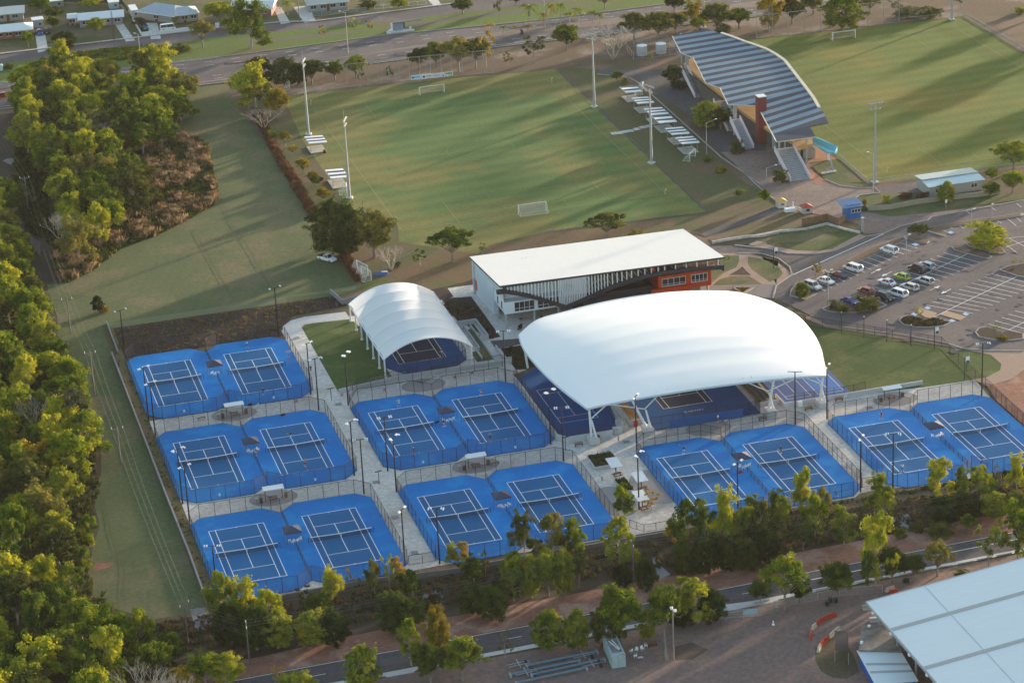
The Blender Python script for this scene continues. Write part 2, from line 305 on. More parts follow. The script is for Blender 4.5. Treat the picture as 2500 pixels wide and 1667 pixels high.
ground('event_lawn', poly('l', [(600,-30),(735,5),(1330,95),(1720,165),(1850,185),(2080,230),(2165,310),(2150,360),(2030,410),(1930,430),(1560,485),(1000,548),(950,550),(740,340)])+[(141,-8)], M_lawn)
ground('entry_path', poly('l', [(1930,425),(2040,410),(2155,350),(2165,300),(2080,225),(1850,178),(1330,88),(735,0)])+poly('h', [(560,1270),(560,1240),(800,1330),(1400,1410),(1850,1490)])+poly('l', [(2000,185),(2352,190),(2500,200),(2352,350),(2230,430),(2050,480)]), M_pinkpath)
ground('red_soil_bank', poly('l', [(2050,480),(2230,435),(2352,345),(2800,250),(2900,900),(2352,800),(2120,590)]), M_red)
# car park and roads
ground('car_park', poly('g', [(1780,675),(2100,672)])+poly('h', [(250,700),(420,738),(640,742),(800,715),(1050,600),(1200,575),(1380,510),(1600,440),(1900,385),(2352,300),(3000,180),(3000,1600)])+poly('l', [(2352,190),(2050,187),(1850,170),(1330,55),(735,-20)])+poly('h', [(560,1225),(430,1160),(310,1110),(290,1100),(320,1000),(450,900),(420,840),(340,780),(200,740),(0,735)])+poly('g', [(1850,735)]), M_asph)
ground('carpark_patch', poly('h', [(0,735),(0,675),(250,705),(430,745),(640,750),(800,725),(1150,590),(1200,590),(700,800),(450,915),(420,840),(340,780),(200,740)]), M_asph2)
ground('forecourt', poly('d', [(0,1180),(0,950),(140,1150),(330,1200),(580,1335),(835,1305),(600,1380),(700,1500)])+poly('h', [(720,130),(850,185),(1000,198),(1130,200),(1180,240),(1040,250),(950,290),(960,340),(1040,390),(1100,400),(1300,430),(1600,400),(1900,370),(2352,300),(2352,310),(1650,420),(1540,470),(1350,510),(1200,570),(1040,575),(1000,500),(870,450),(620,410),(380,340),(270,260),(0,30)]), M_pave)
ground('stadium_road', poly('c', [(870,580),(1600,570),(1640,480),(1750,700),(1900,860),(2250,1100),(2250,1250),(1880,1250),(1560,900),(1200,660),(1130,630),(865,612)]), M_asph2)
ground('forecourt', poly('c', [(1880,1250),(2250,1240),(2352,1250),(2352,1512)])+poly('h', [(300,0),(300,320),(270,260),(0,30)])+poly('c', [(2200,1512)]), M_pave)
ground('terracotta_terrace', poly('d', [(580,1335),(835,1305),(640,1180),(520,1150),(330,1200),(400,1300)]), mat('terracotta', (.36,.17,.11), (.30,.14,.09), 1, .85))
ground('terracotta_path', poly('d', [(580,1340),(600,1400),(770,1512),(640,1512),(540,1400)]), MATS['terracotta'])
ground('triangle_lawn', poly('d', [(590,1335),(840,1305),(1100,1500),(900,1500)])+poly('h', [(1110,180),(1080,195),(850,183),(720,130),(620,30)]), M_lawn2)
ground('lower_footpath', poly('g', [(1690,575),(1760,600),(2352,400)])+poly('h', [(0,525),(350,395),(400,340),(340,350),(0,480)])+poly('g', [(2352,360)]), M_asph2)
ground('bank_grass', poly('g', [(1780,620),(2352,430)])+poly('h', [(0,540),(400,395),(700,430),(870,450),(1000,500),(1000,550),(740,495),(300,560),(0,605)])+poly('g', [(1820,650)]), mat('bank_grass', (.13,.085,.045), (.10,.09,.03), .3, .95, c3=(.17,.10,.07), sc3=.08, f3=.55))
ground('putting_lawn', poly('g', [(1850,660),(2100,670)])+poly('h', [(0,670),(110,660),(180,620),(380,565),(600,540),(735,505),(1000,575),(900,640),(770,700),(640,712),(480,710),(350,680),(240,660)]), M_lawn2)
ground('curved_path', poly('h', [(90,665),(160,635),(245,650),(240,662),(480,712),(640,716),(780,700),(1000,580),(1050,590),(800,722),(640,742),(420,738),(250,700)]), M_pinkpath)
ground('verge_lawn', poly('h', [(1090,400),(1450,350),(1900,280),(2352,230),(2352,295),(1900,350),(1600,400),(1300,432),(1230,435)]), M_lawn2)
ground('bed_lawn', poly('h', [(950,300),(1000,260),(1190,240),(1300,240),(1560,285),(1300,330),(1060,345),(1040,330)]), M_lawn2)
ground('service_lane', poly('h', [(1140,195),(1500,150),(1540,230),(1480,240),(1180,240)]), M_asph)
ground('round_path', poly('g', [(1850,735),(2100,735),(2352,800)])+poly('h', [(200,760),(330,810),(420,880),(450,910),(320,990),(300,1030),(290,1105),(0,1060)])+poly('g', [(1700,1035),(1780,1000),(1700,990),(1700,900),(1880,780)]), M_pinkpath)
ground('round_path_lawn', poly('g', [(1800,985),(1790,880),(1900,755),(2030,755),(2030,800),(2010,850),(1900,900)]), M_lawn2)
ground('round_path_lawn', poly('g', [(2105,765),(2200,780),(2352,820)])+poly('h', [(250,800),(340,850),(375,900),(340,940),(265,970),(120,870),(85,820)]), M_lawn2)
ground('round_path_lawn', poly('g', [(1810,1000),(1870,950),(1960,925),(2110,920),(2220,990)]), M_lawn2)
ground('round_path_bed', poly('g', [(1945,915),(2010,880),(2058,845),(2090,880),(2130,915)]), M_mulch)
ground('plaza_apron', poly('g', [(1650,1045),(1700,1005),(2220,990),(2300,990),(2352,990),(2300,1110),(2000,1060)]), mat('grey_apron', (.20,.18,.175), (.16,.145,.14), .8, .9))
def island(pts, m=M_mulch, name='traffic_island'):
    c = sum((Vector((p[0], p[1], 0)) for p in pts), Vector())/len(pts)
    b = MB(); inner = [(p[0]+(c.x-p[0])*.06, p[1]+(c.y-p[1])*.06) for p in pts]
    b.prism([(p[0], p[1]) for p in pts], .0, .26, mi=1); b.sheet(inner, .268, mi=0)
    o = b.build(name, [m, M_kerb]); o['kind'] = 'structure'; return o
M_is = mat('island_soil', (.15,.09,.06), (.10,.07,.045), 1.2, .95)
island(poly('h', [(430,1090),(440,1040),(480,985),(560,955),(640,925),(700,880),(720,900),(560,1000),(600,1080),(660,1070),(560,1120)]), M_is)
island(poly('h', [(700,880),(900,800),(1100,690),(1380,595),(1400,620),(1200,715),(900,850),(750,905)]), M_is)
island(poly('h', [(1380,600),(1430,600),(1575,640),(1560,658),(1500,650),(1400,620)]), M_is)
island(poly('h', [(690,1190),(760,1160),(950,1195),(1120,1110),(1230,1165),(1130,1200),(960,1225),(800,1222),(720,1210)]), M_is)
island(poly('h', [(1750,685),(1800,685),(2080,760),(2090,775),(2050,785),(1780,710)]), M_is)
island(poly('h', [(1875,660),(1950,650),(2160,680),(2205,735),(2150,742),(1900,680)]), M_is)
island(poly('h', [(1325,1290),(1345,1262),(1400,1243),(1560,1282),(1610,1262),(1760,1305),(1700,1335),(1580,1348),(1450,1343),(1360,1322)]))
island(poly('h', [(2150,875),(2220,845),(2352,820),(2500,800),(2500,960),(2300,925)]))
island(poly('h', [(1950,1385),(1980,1352),(2040,1342),(2180,1390),(2230,1370),(2352,1400),(2352,1440),(2250,1452),(2100,1447),(1980,1425)]))
island(poly('h', [(1540,530),(1900,470),(2352,410),(2352,430),(1900,500),(1650,530),(1715,592),(1700,600),(1560,560)]), M_is)
# parking lines
pk = MB(); ZL = .15
def ln(t, a, b, wd=.12):
    p, q = A(t, *a), A(t, *b); pk.line(p, q, wd, ZL)
def lerp(a, b, f): return (a[0]+(b[0]-a[0])*f, a[1]+(b[1]-a[1])*f)
for k in range(15):
    f = k/14; ln('h', lerp((1330,652),(585,985),f), lerp((1478,697),(722,1045),f))
for k in range(17):
    f = k/16; ln('h', lerp((1690,733),(845,1140),f), lerp((1992,815),(1145,1225) if 0 else (1120,1210),f) if k < 13 else lerp((1840,775),(985,1170),f))
ln('h', (1885,745), (940,1195), .13)
for k in range(11):
    f = k/10; ln('h', lerp((1550,1162),(2085,907),f), lerp((1935,1232),(2470,1000),f))
ln('h', (1570,1282), (2300,925), .13)
for k in range(5):
    f = k/4; ln('h', lerp((2062,1318),(2278,1210),f), lerp((2352,1398),(2560,1280),f))
ln('h', (2180,1390), (2500,1230), .13)
for a, b in (((1665,548),(1720,560)),((1745,525),(1770,535)),((1825,512),(1860,535)),((2135,470),(2170,490)),((2215,455),(2290,515)),((2290,445),(2330,480)),((2170,620),(2352,600)),((2170,640),(2300,740)),((2230,615),(2352,680)),((2200,690),(2352,640)),((1870,388),(1910,415)),((2078,355),(2118,385)),((2290,330),(2330,360)),((1500,190),(1530,215))): ln('h', a, b, .11)
ln('h', (455,915), (1200,580), .22)
for x0, y0, x1, y1 in ((1098,903,1182,862),(1268,888,1182,928),(1580,1043,1664,1004),(1754,1031,1670,1071)):
    a, b = A('h', x0, y0), A('h', x1, y1); d = (b-a).normalized(); n = Vector((-d.y, d.x, 0)); pk.line(a, b-d*1.1, .16, ZL)
    pk.add([Vector((q.x, q.y, ZL)) for q in (b, b-d*1.7+n*.5, b-d*1.7-n*.5)], [(0,1,2)])
o = pk.build('parking_lines', LINE); o['kind'] = 'structure'
bl = mat('blue_marking', (.16,.35,.62), (.45,.55,.65), 3, .7)
for q in ([(1532,1188),(1555,1172),(1590,1186),(1565,1200)],[(1423,1240),(1445,1224),(1482,1238),(1458,1252)],[(1845,1238),(1868,1222),(1903,1236),(1880,1250)],[(1733,1293),(1757,1277),(1793,1290),(1768,1303)],[(1720,568),(1750,555),(1780,568),(1750,580)],[(1425,665),(1460,652),(1495,666),(1460,680)]):
    o = MB().sheet([(p.x, p.y) for p in poly('h', q)], ZL).build('accessible_bay_marking', bl); o['kind'] = 'structure'
hz = MB(); 
for q in ([(1500,1185),(1640,1228),(1600,1275),(1540,1262),(1470,1215)],[(1720,1210),(1882,1258),(1830,1288),(1660,1240)]):
    hz.sheet([(p.x, p.y) for p in poly('h', q)], ZL-.006)
m_h = bpy.data.materials.new('hatching'); m_h.use_nodes = True; t_ = m_h.node_tree
gq = t_.nodes.new('ShaderNodeNewGeometry'); wv = t_.nodes.new('ShaderNodeTexWave'); wv.inputs['Scale'].default_value = .5; mp_ = t_.nodes.new('ShaderNodeMapping'); mp_.inputs['Rotation'].default_value = (0,0,1.2)
cr_ = t_.nodes.new('ShaderNodeValToRGB'); cr_.color_ramp.elements[0].position = .45; cr_.color_ramp.elements[0].color = (.16,.12,.10,1); cr_.color_ramp.elements[1].position = .55; cr_.color_ramp.elements[1].color = (.50,.27,.10,1)
t_.links.new(gq.outputs['Position'], mp_.inputs[0]); t_.links.new(mp_.outputs[0], wv.inputs[0]); t_.links.new(wv.outputs[0], cr_.inputs[0]); t_.links.new(cr_.outputs[0], t_.nodes['Principled BSDF'].inputs['Base Color'])
o = hz.build('hatched_marking', m_h); o['kind'] = 'structure'
# south side: drain, dirt verge, road, path, yard
ground('drain_corridor', [(-30,-97),(41,-98),(56,-97),(170,-97),(230,-100),(230,-116),(120,-117),(60,-114),(0,-117),(-30,-117)], M_dark)
ground('bare_bank', poly('l', [(730,1430),(960,1400),(1010,1360),(1200,1320),(1560,1300),(1600,1400),(1300,1450),(750,1500)]), M_dirt)
ground('drain_slab', poly('n', [(1450,780),(1600,750),(1650,880),(1560,920),(1460,880)]), M_stone)
ground('drain_slab', poly('o', [(1320,480),(1360,450),(1400,560),(1470,625),(1380,660),(1330,600)]), mat('wet_concrete', (.26,.26,.28), (.18,.17,.18), 1, .6))
ground('drain_slab', poly('p', [(1215,140),(1390,108),(1425,170),(1400,260),(1290,210)]), mat('grey_slab', (.30,.30,.32), (.22,.22,.24), 1, .8))
ground('drain_slab', poly('m', [(1560,910),(1690,890),(1740,1010),(1700,1080),(1600,1060)]), M_stone)
ground('roadside_verge', [(-60,-116.5),(0,-116.5),(20,-114.5),(60,-113.4),(90,-113),(240,-108),(240,-119),(146,-118.7),(88,-121),(-4,-123),(-60,-124)], M_red)
ground('near_road', [(-100,-122.6),(-4,-123.2),(49,-122.0),(88,-121.0),(146.5,-118.9),(300,-113),(300,-120),(143.5,-125.9),(86,-127.6),(47,-129),(-4,-130.5),(-100,-132)], M_asph2)
mk = MB()
pa = [(-100,-124.6),(-4,-123.4),(49,-122.3),(88,-121.3),(146.5,-119.2),(300,-113.4)]
for a, b in zip(pa, pa[1:]): mk.line(a, b, .14, .16)
for k in range(30):
    x = -20+k*9; yy = -127+(x+4)*.0275
    if x < 100: mk.line((x, yy), (x+3, yy+.08), .12, .16)
mk.line((100,-124.0),(300,-116.6),.2,.30)
o = mk.build('centre_and_edge_lines', LINE); o['kind'] = 'structure'
ground('concrete_footpath', [(-100,-134),(19,-131),(47,-130.4),(88,-128.8),(144,-127),(300,-121.5),(300,-119.8),(144,-125.9+.0),(86,-127.6),(47,-129),(19,-129.8),(-100,-132)], CONC2)
ground('concrete_apron', poly('n', [(1130,1440),(1440,1370),(1350,1450),(1380,1512),(1200,1512)]), CONC2)
ground('concrete_crossing', poly('n', [(1850,1340),(2010,1325),(2080,1390),(1850,1440)]), CONC2)
ground('concrete_crossing', poly('o', [(1840,880),(2352,815),(2352,870),(2190,910),(2190,970),(1930,1005),(1900,950)]), CONC2)
ground('yard', [(-60,-133.5),(19,-131.5),(47,-131.2),(60,-130.9),(88,-129.4),(144,-127.6),(300,-122),(300,-260),(-60,-260)], M_yard)
ground('yard_weeds', poly('p', [(640,1230),(700,1180),(800,1130),(900,1200),(960,1300),(1000,1420),(900,1480),(780,1470),(690,1420),(640,1330)]), M_dirt)
ground('yard_stain', poly('o', [(1480,1220),(1640,1180),(1780,1240),(1650,1320),(1490,1330)]), mat('yard_stain', (.07,.05,.04), (.11,.08,.065), .6, .95))
# tracks, worn turf, stains
tk = MB(); M_tk = mat('pressed_grass', (.078,.093,.035), (.086,.10,.04), .5, .95)
for q in (('e',[(1790,200),(1830,330),(1900,480),(1990,620),(2080,770),(2150,900),(2210,1010)]),('e',[(1590,540),(1680,700),(1770,860),(1850,1010),(1930,1130)]),('m',[(880,60),(910,250),(960,420)]),('m',[(1010,480),(1020,650),(1000,800)])):
    P_ = poly(q[0], q[1])
    for a, b in zip(P_, P_[1:]): tk.line((a.x,a.y),(b.x,b.y),.28,.14)
o = tk.build('tyre_tracks', M_tk); o['kind'] = 'structure'
sr = random.Random(9); sb = MB()
for k in range(95):
    x, y = (sr.uniform(1000,2340), sr.uniform(560,1480)); p = A('h', x, y); r0 = sr.uniform(.25,.9); n_ = 9; ph = sr.uniform(0,6)
    sb.sheet([(p.x+r0*sr.uniform(.6,1.2)*math.cos(6.283*i/n_), p.y+r0*sr.uniform(.6,1.2)*math.sin(6.283*i/n_)) for i in range(n_)], .138+k*.0001)
o = sb.build('oil_stains', mat('oil_stain', (.062,.054,.058), (.085,.076,.08), 1.5, .7)); o['kind'] = 'structure'
sb = MB()
for k, (x, y, l_, w_) in enumerate(((1750,880,9,2.2),(1300,1100,7,1.6),(1990,820,12,2.5),(1200,780,8,1.5),(2200,1030,10,2),(850,1120,7,2.4),(600,1150,9,1.8),(1500,1400,11,1.4),(1900,1480,13,1.8))):
    p = A('h', x, y); a_ = ANG0 = math.atan2(.497,.868); d_ = Vector((math.cos(a_),math.sin(a_),0)); n_ = Vector((-d_.y,d_.x,0)); sb.sheet([(v.x,v.y) for v in (p-d_*l_/2-n_*w_/2,p+d_*l_/2-n_*w_/2,p+d_*l_/2+n_*w_/2,p-d_*l_/2+n_*w_/2)], .132+k*.0001)
for k, (x, y, l_, w_) in enumerate(((20,239,14,3),(60,253,20,3.2),(110,239.5,18,3),(150,254,22,3),(-15,256,12,3.4),(95,256,16,2.8),(20,286,15,2.6),(70,284,12,2.2),(20,-126.2,12,2.6),(75,-124.5,14,2.4),(120,-122.8,10,2.4))): sb.sheet(rect(x,y-w_/2,x+l_,y+w_/2), .133+k*.0001)
o = sb.build('asphalt_patches', mat('asphalt_patch', (.085,.074,.08), (.10,.088,.095), .8, .9)); o['kind'] = 'structure'
# pitch lines
pl = MB()
def prect(x0,y0,x1,y1,z=.15,wd=.13):
    for a, b in (((x0,y0),(x1,y0)),((x1,y0),(x1,y1)),((x1,y1),(x0,y1)),((x0,y1),(x0,y0))): pl.line(a, b, wd, z)
def soccer(x0,y0,x1,y1):
    z = .15; cx = (x0+x1)/2; cy = (y0+y1)/2; prect(x0,y0,x1,y1); pl.line((x0,cy),(x1,cy),.08,z)
    for yy, s in ((y0,1),(y1,-1)):
        for hw, dp in ((20.15,16.5),(9.15,5.5)):
            pl.line((cx-hw,yy),(cx-hw,yy+s*dp),.1,z); pl.line((cx+hw,yy),(cx+hw,yy+s*dp),.1,z); pl.line((cx-hw,yy+s*dp),(cx+hw,yy+s*dp),.07,z)
    for k in range(40):
        a, b = k*.15708, (k+1)*.15708; pl.line((cx+9.15*math.cos(a),cy+9.15*math.sin(a)),(cx+9.15*math.cos(b),cy+9.15*math.sin(b)),.07,z)
soccer(75.2,87.3,145.2,196.0); soccer(203.4,80.3,274.8,196.4)
o = pl.build('pitch_lines', mat('faded_line', (.30,.36,.20), (.14,.18,.06), .5, .9)); o['kind'] = 'structure'
dr = MB()
for a, b in (((150.9,206.2),(150.5,70.2)),((150.5,70.2),(108.4,72.4))): dr.line(a, b, .5, .155)
for a, b in (((196.5,103),(195.5,74.5)),((282.2,206),(282,120))): dr.line(a, b, .4, .155)
o = dr.build('perimeter_drain', M_asph2); o['kind'] = 'structure'
kb = MB()
def kerbline(pts, wd=.35, hgt=.14, z=.06):
    for a, b in zip(pts, pts[1:]):
        a = Vector((a[0],a[1],z+hgt/2)); b = Vector((b[0],b[1],z+hgt/2)); kb.bar(a, b, wd, hgt)
kerbline(poly('h', [(-20,670),(250,698),(420,738),(640,742),(800,717),(1050,600),(1200,575),(1350,512),(1560,465),(1590,440),(1900,385),(2352,300)]))
kerbline(poly('h', [(0,735),(200,740),(340,780),(430,850),(450,912),(320,1000),(292,1105)]))
kerbline(poly('c', [(865,612),(1130,640),(1200,680),(1560,1000),(1880,1290),(2200,1512)]))
kerbline(poly('h', [(40,60),(150,170),(270,270),(345,325)]))
kerbline([(-100,262.2),(67,260.3),(112,262.4),(158,258.3),(203,258.8)]); kerbline([(-40,234.3),(75,232.8),(139,234.8),(225,233.3)])
kerbline(poly('h', [(720,130),(850,185),(1000,200),(1130,200),(1170,238)])); kerbline(poly('h', [(1180,240),(1000,262),(950,295),(950,320)]))
kerbline([(-100,292.6),(62,292.9),(84,291),(95,287.3),(144,288.8)])
kerbline(poly('l', [(735,-18),(1330,57),(1700,125),(1850,172),(2050,189),(2352,192)]))
o = kb.build('kerb', M_kerb); o['kind'] = 'structure'
# ================================================================== TENNIS COURTS
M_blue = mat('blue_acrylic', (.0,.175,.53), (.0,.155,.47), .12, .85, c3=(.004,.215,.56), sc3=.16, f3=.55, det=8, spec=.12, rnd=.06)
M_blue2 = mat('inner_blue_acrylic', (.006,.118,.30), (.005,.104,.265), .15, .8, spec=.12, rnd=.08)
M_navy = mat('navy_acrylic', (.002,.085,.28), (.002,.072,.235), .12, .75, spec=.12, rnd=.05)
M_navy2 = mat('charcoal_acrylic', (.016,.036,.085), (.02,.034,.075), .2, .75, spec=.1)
def court_lines(b, x, y, z, wd=.13, singles=True):
    W, L = 10.97, 23.77; sx = 1.37; sv = 5.485
    h = wd/2
    def l(a, c, w=wd): b.line((x+a[0],y+a[1]), (x+c[0],y+c[1]), w, z)
    l((0,h),(W,h),.15); l((0,L-h),(W,L-h),.15); l((h,wd),(h,L-wd)); l((W-h,wd),(W-h,L-wd))
    l((sx,.13),(sx,L-.13)); l((W-sx,.13),(W-sx,L-.13))
    l((sx+h,sv),(W-sx-h,sv)); l((sx+h,L-sv),(W-sx-h,L-sv)); l((W/2,sv+h),(W/2,L-sv-h))
    l((W/2,.13),(W/2,.4)); l((W/2,L-.13),(W/2,L-.4))
ZC0 = .17
def court(x, y, outline, label, m1=M_blue, m2=M_blue2, z=ZC0, lines=True, group='blue tennis courts'):
    t = thing('tennis_court', label, 'tennis court', (x+5.5, y+11.9, z), 0, group)
    MB().prism(outline, z-.12, z).build('surface', m1, t)
    MB().sheet([(x,y),(x+10.97,y),(x+10.97,y+23.77),(x,y+23.77)], z+.004).build('playing_area', m2, t)
    b = MB(); court_lines(b, x, y, z+.009); b.build('court_lines', LINE, t)
    return t
M_net = film('net_cord', (.01,.012,.03), .55)
def net(x, y, label):
    t = thing('tennis_net', label, 'tennis net', (x+5.485, y, ZC0), 0, 'tennis nets')
    z = ZC0
    for px in (x-.95, x+11.92): MB().tube([(px,y,z),(px,y,z+1.1)], .06, 6).build('post', BLACK, t)
    n = 12; b = MB(); tp = MB()
    def zz(s): return z+.914+.156*(abs(2*s-1))**1.3
    for k in range(n):
        s0, s1 = k/n, (k+1)/n; x0, x1 = x-.55+s0*12.07, x-.55+s1*12.07
        b.add([(x0,y,z+.03),(x1,y,z+.03),(x1,y,zz(s1)-.05),(x0,y,zz(s0)-.05)], [(0,1,2,3)])
        tp.bar((x0,y,zz(s0)),(x1,y,zz(s1)),.07,.13)
    b.build('netting', M_net, t); tp.build('head_tape', LINE, t)
    MB().box((x+5.485,y-.03,z+.42),(.09,.04,.84)).build('centre_strap', LINE, t)
    MB().bar((x-.95,y,z+1.02),(x-.5,y,z+1.02),.03).build('cable', BLACK, t); MB().bar((x+11.52,y,z+1.02),(x+11.92,y,z+1.02),.03).build('cable', BLACK, t)
FILM = film('chain_link_mesh', (.03,.022,.03), .26)
def fence(name, label, cat, pts, h, sp, group=None, z=.1, m=BLACK, fl=FILM, closed=False, r=.052, gates=(), mid=False, cap=100, lean=None):
    pts = [Vector((p[0], p[1], z)) for p in pts]
    if closed: pts = pts+[pts[0]]
    t = thing(name, label, cat, pts[0], 0, group)
    film_ = MB(); rail = MB(); np_ = 0; up = Vector((0,0,h))
    for i, (a, b) in enumerate(zip(pts, pts[1:])):
        L = (b-a).length; n = max(1, round(L/sp))
        film_.add([a, b, b+up, a+up], [(0,1,2,3)])
        rail.bar(a+up, b+up, r*1.3); rail.bar(a+Vector((0,0,.05)), b+Vector((0,0,.05)), r*.9)
        if mid: rail.bar(a+up*.5, b+up*.5, r)
        for k in range(n):
            p = a+(b-a)*k/n
            MB().tube([p-Vector((0,0,.1)), p+up], r, 5).build('post', m, t); np_ += 1
    if not closed: MB().tube([pts[-1]-Vector((0,0,.1)), pts[-1]+up], r, 5).build('post', m, t)
    film_.build('wire_mesh', fl, t); rail.build('rail', m, t)
    for g, w_ in gates:
        g = Vector((*g, z)); b = MB(); d = Vector((w_[0], w_[1], 0))
        b.bar(g, g+Vector((0,0,2.1)), .06).bar(g+d, g+d+Vector((0,0,2.1)), .06).bar(g+Vector((0,0,2.1)), g+d+Vector((0,0,2.1)), .06).bar(g+Vector((0,0,1.05)), g+d+Vector((0,0,1.05)), .04)
        b.build('gate', m, t)
    return t
PAIRS = [((0,0),'back row left pair','back row pair'), ((0,-43.8),'middle row left pair','middle row left pair'), ((0,-87.6),'front row left pair','front row left pair'),
         ((41.9,-43.7),'centre pair behind','pair before the barrel canopy'), ((41.9,-87.5),'centre pair front','front pair right of the walkway'),
         ((91.9,-87.6),'plaza pair','pair beside the plaza'), ((133.5,-88),'far right pair','far right pair')]
OUT = [(-3,-3.4),(0,-6.4),(11.8,-6.4),(14.95,-3.4),(18.1,-6.4),(30.4,-6.4),(33.4,-3.4),(33.4,27.2),(30.6,30.2),(18.1,30.2),(15,26.9),(11.8,30.2),(-.6,30.2),(-3,27.6)]
for (ox, oy), nm, ds in PAIRS:
    hb = 30.2 if oy < -10 else 30.1
    O_ = [(ox+a, oy+b) for a, b in OUT]
    lft = O_[0:4]+O_[10:14]; rgt = O_[3:11]
    court(ox, oy, lft, 'bright blue tennis court, left one of the %s' % ds)
    court(ox+18.45, oy, rgt, 'bright blue tennis court, right one of the %s' % ds)
    net(ox, oy+11.885, 'black net on the left court of the %s' % ds)
    net(ox+18.45, oy+11.885, 'black net on the right court of the %s' % ds)
    gate = [((ox+16.3, oy-4.7), (1.0,-1.0))]
    fence('court_fence', 'tall black wire fence enclosing the %s' % ds, 'fence', O_, 3.1, 3.05 if ox < 90 else 2.55, 'black court fences', closed=True, gates=gate, mid=(ox > 90 and ox < 130))
    fence('divider_fence', 'black divider fence behind the canopy tent of the %s' % ds, 'fence', [(ox+15,oy+26.9),(ox+15,oy+18.4)], 1.5, 2.2, 'fences between paired courts')
    fence('divider_fence', 'black divider fence in front of the canopy tent of the %s' % ds, 'fence', [(ox+14.95,oy+11.2),(ox+14.95,oy-3.4)], 1.3, 2.2, 'fences between paired courts')
# gazebo tents and their white chairs
def tent(x, y, label):
    t = thing('canopy_tent', label, 'canopy tent', (x,y,ZC0), 0, 'pop-up tents between paired courts')
    z = ZC0; h = 1.62; e = 2.05; p = 2.85
    for a, b in ((-h,-h),(h,-h),(h,h),(-h,h)): MB().tube([(x+a,y+b,z),(x+a,y+b,z+e)], .03, 5).build('leg', GALV, t)
    c = [(x-h-.05,y-h-.05,z+e),(x+h+.05,y-h-.05,z+e),(x+h+.05,y+h+.05,z+e),(x-h-.05,y+h+.05,z+e)]; ap = (x,y,z+p)
    lo = [(q[0],q[1],q[2]-.2) for q in c]
    MB().add(c+[ap]+lo, [(0,1,4),(1,2,4),(2,3,4),(3,0,4),(5,6,1,0),(6,7,2,1),(7,8,3,2),(8,5,0,3)]).build('canopy', flat('navy_canvas', (.045,.055,.10), .7), t)
    return t
def chair_proto():
    t = thing('plastic_chair', 'white plastic chair', 'chair'); b = MB()
    b.box((0,0,.43),(.5,.5,.05)).build('seat', PLASTIC, t)
    MB().box((0,-.25,.66),(.48,.04,.42)).build('backrest', PLASTIC, t)
    for a in (-.22,.22):
        for c in (-.22,.22): MB().tube([(a*1.1,c*1.1,0),(a,c,.43)], .03, 4).build('leg', PLASTIC, t)
        MB().box((a,0,.64),(.05,.48,.04)).build('armrest', PLASTIC, t)
    return t
CH = chair_proto(); rnd = random.Random(5)
for (ox, oy), nm, ds in PAIRS:
    tent(ox+14.95, oy+14.7, 'dark navy pop-up canopy tent between the courts of the %s' % ds)
    for (a, b), od in zip(((-.9,-.3),(-.3,-.9),(.5,-.7),(1.2,-.2))[:(3 if ox == 0 and oy == 0 else 4)], ('leftmost','second','third','rightmost')):
        put(CH, (ox+14.95+a, oy+13.6+b, ZC0), rnd.uniform(-2.5,2.5), '%s white plastic chair under the tent of the %s' % (od, ds), 'white chairs under the tent of the %s' % nm)
# small bin / poster tags on the south fences
for (ox, oy), nm, ds in PAIRS:
    for x, side in ((ox+4.7,'left'),(ox+24.2,'right')):
        o = MB().box((x,oy-6.46,1.15),(.42,.03,.6)).build('number_plate', mat('pale_blue_sign', (.25,.55,.78), (.5,.7,.85), 6, .5)); tag(o, 'small pale blue plate on the front fence of the %s court, %s' % (side, ds), 'sign', 'court number plates')
# umpire chair
t = thing('umpire_chair', 'tall pinkish umpire chair at the right side of the back row court', 'umpire chair', (31.4,12.6,ZC0))
up = flat('faded_pink_metal', (.30,.20,.24), .6)
x, y, z = 31.4, 12.6, ZC0
for a in (-.45,.45):
    for c in (-.5,.5): MB().bar((x+a,y+c,z),(x+a*.6,y+c*.5,z+1.8),.06).build('leg', up, t)
MB().box((x,y,z+1.8),(.6,.6,.08)).build('seat', up, t); MB().box((x+.28,y,z+2.15),(.06,.6,.6)).build('backrest', up, t)
MB().box((x,y,z+3.1),(1.1,1.1,.06)).build('sunshade', up, t)
b = MB(); [b.bar((x-.5+k*.05,y-.4,z+.35+k*.35),(x-.5+k*.05,y+.4,z+.35+k*.35),.05) for k in range(5)]; b.bar((x+.3,y,z+1.8),(x+.3,y,z+3.1),.05); b.build('ladder', up, t)
# shelters with benches and bins between rows
def shelter(x, y, label, rz=0):
    t = thing('picnic_shelter', label, 'shelter', (x,y,.1), 0, 'white-roofed shelters on the court paths')
    for a in (-1.7,1.7): MB().bar((x+a,y-.1,.1),(x+a,y-.1,2.6),.12).build('post', BLACK, t)
    MB().add([(x-2.1,y-.75,2.55),(x+2.1,y-.75,2.55),(x+2.1,y+.75,2.8),(x-2.1,y+.75,2.8),(x-2.1,y-.75,2.63),(x+2.1,y-.75,2.63),(x+2.1,y+.75,2.88),(x-2.1,y+.75,2.88)], ((0,3,2,1),(4,5,6,7),(0,1,5,4),(1,2,6,5),(2,3,7,6),(3,0,4,7))).build('roof', WHITE, t)
def bench(x, y, label, rz=0., l=1.8, back=True, group='timber benches'):
    t = thing('park_bench', label, 'bench', (x,y,.12), rz, group); 
    b = MB(); [b.box((0,-.18+k*.13,.45),(l,.1,.04)) for k in range(4)]; b.build('seat', WOOD, t, world=False)
    if back: b = MB(); b.box((0,.24,.62),(l,.03,.1)); b.box((0,.26,.78),(l,.03,.1)); b.build('backrest', WOOD, t, world=False)
    for s in (-1,1): MB().box((s*l*.42,0,.22),(.06,.42,.44)).build('leg', BLACK, t, world=False)
    return t
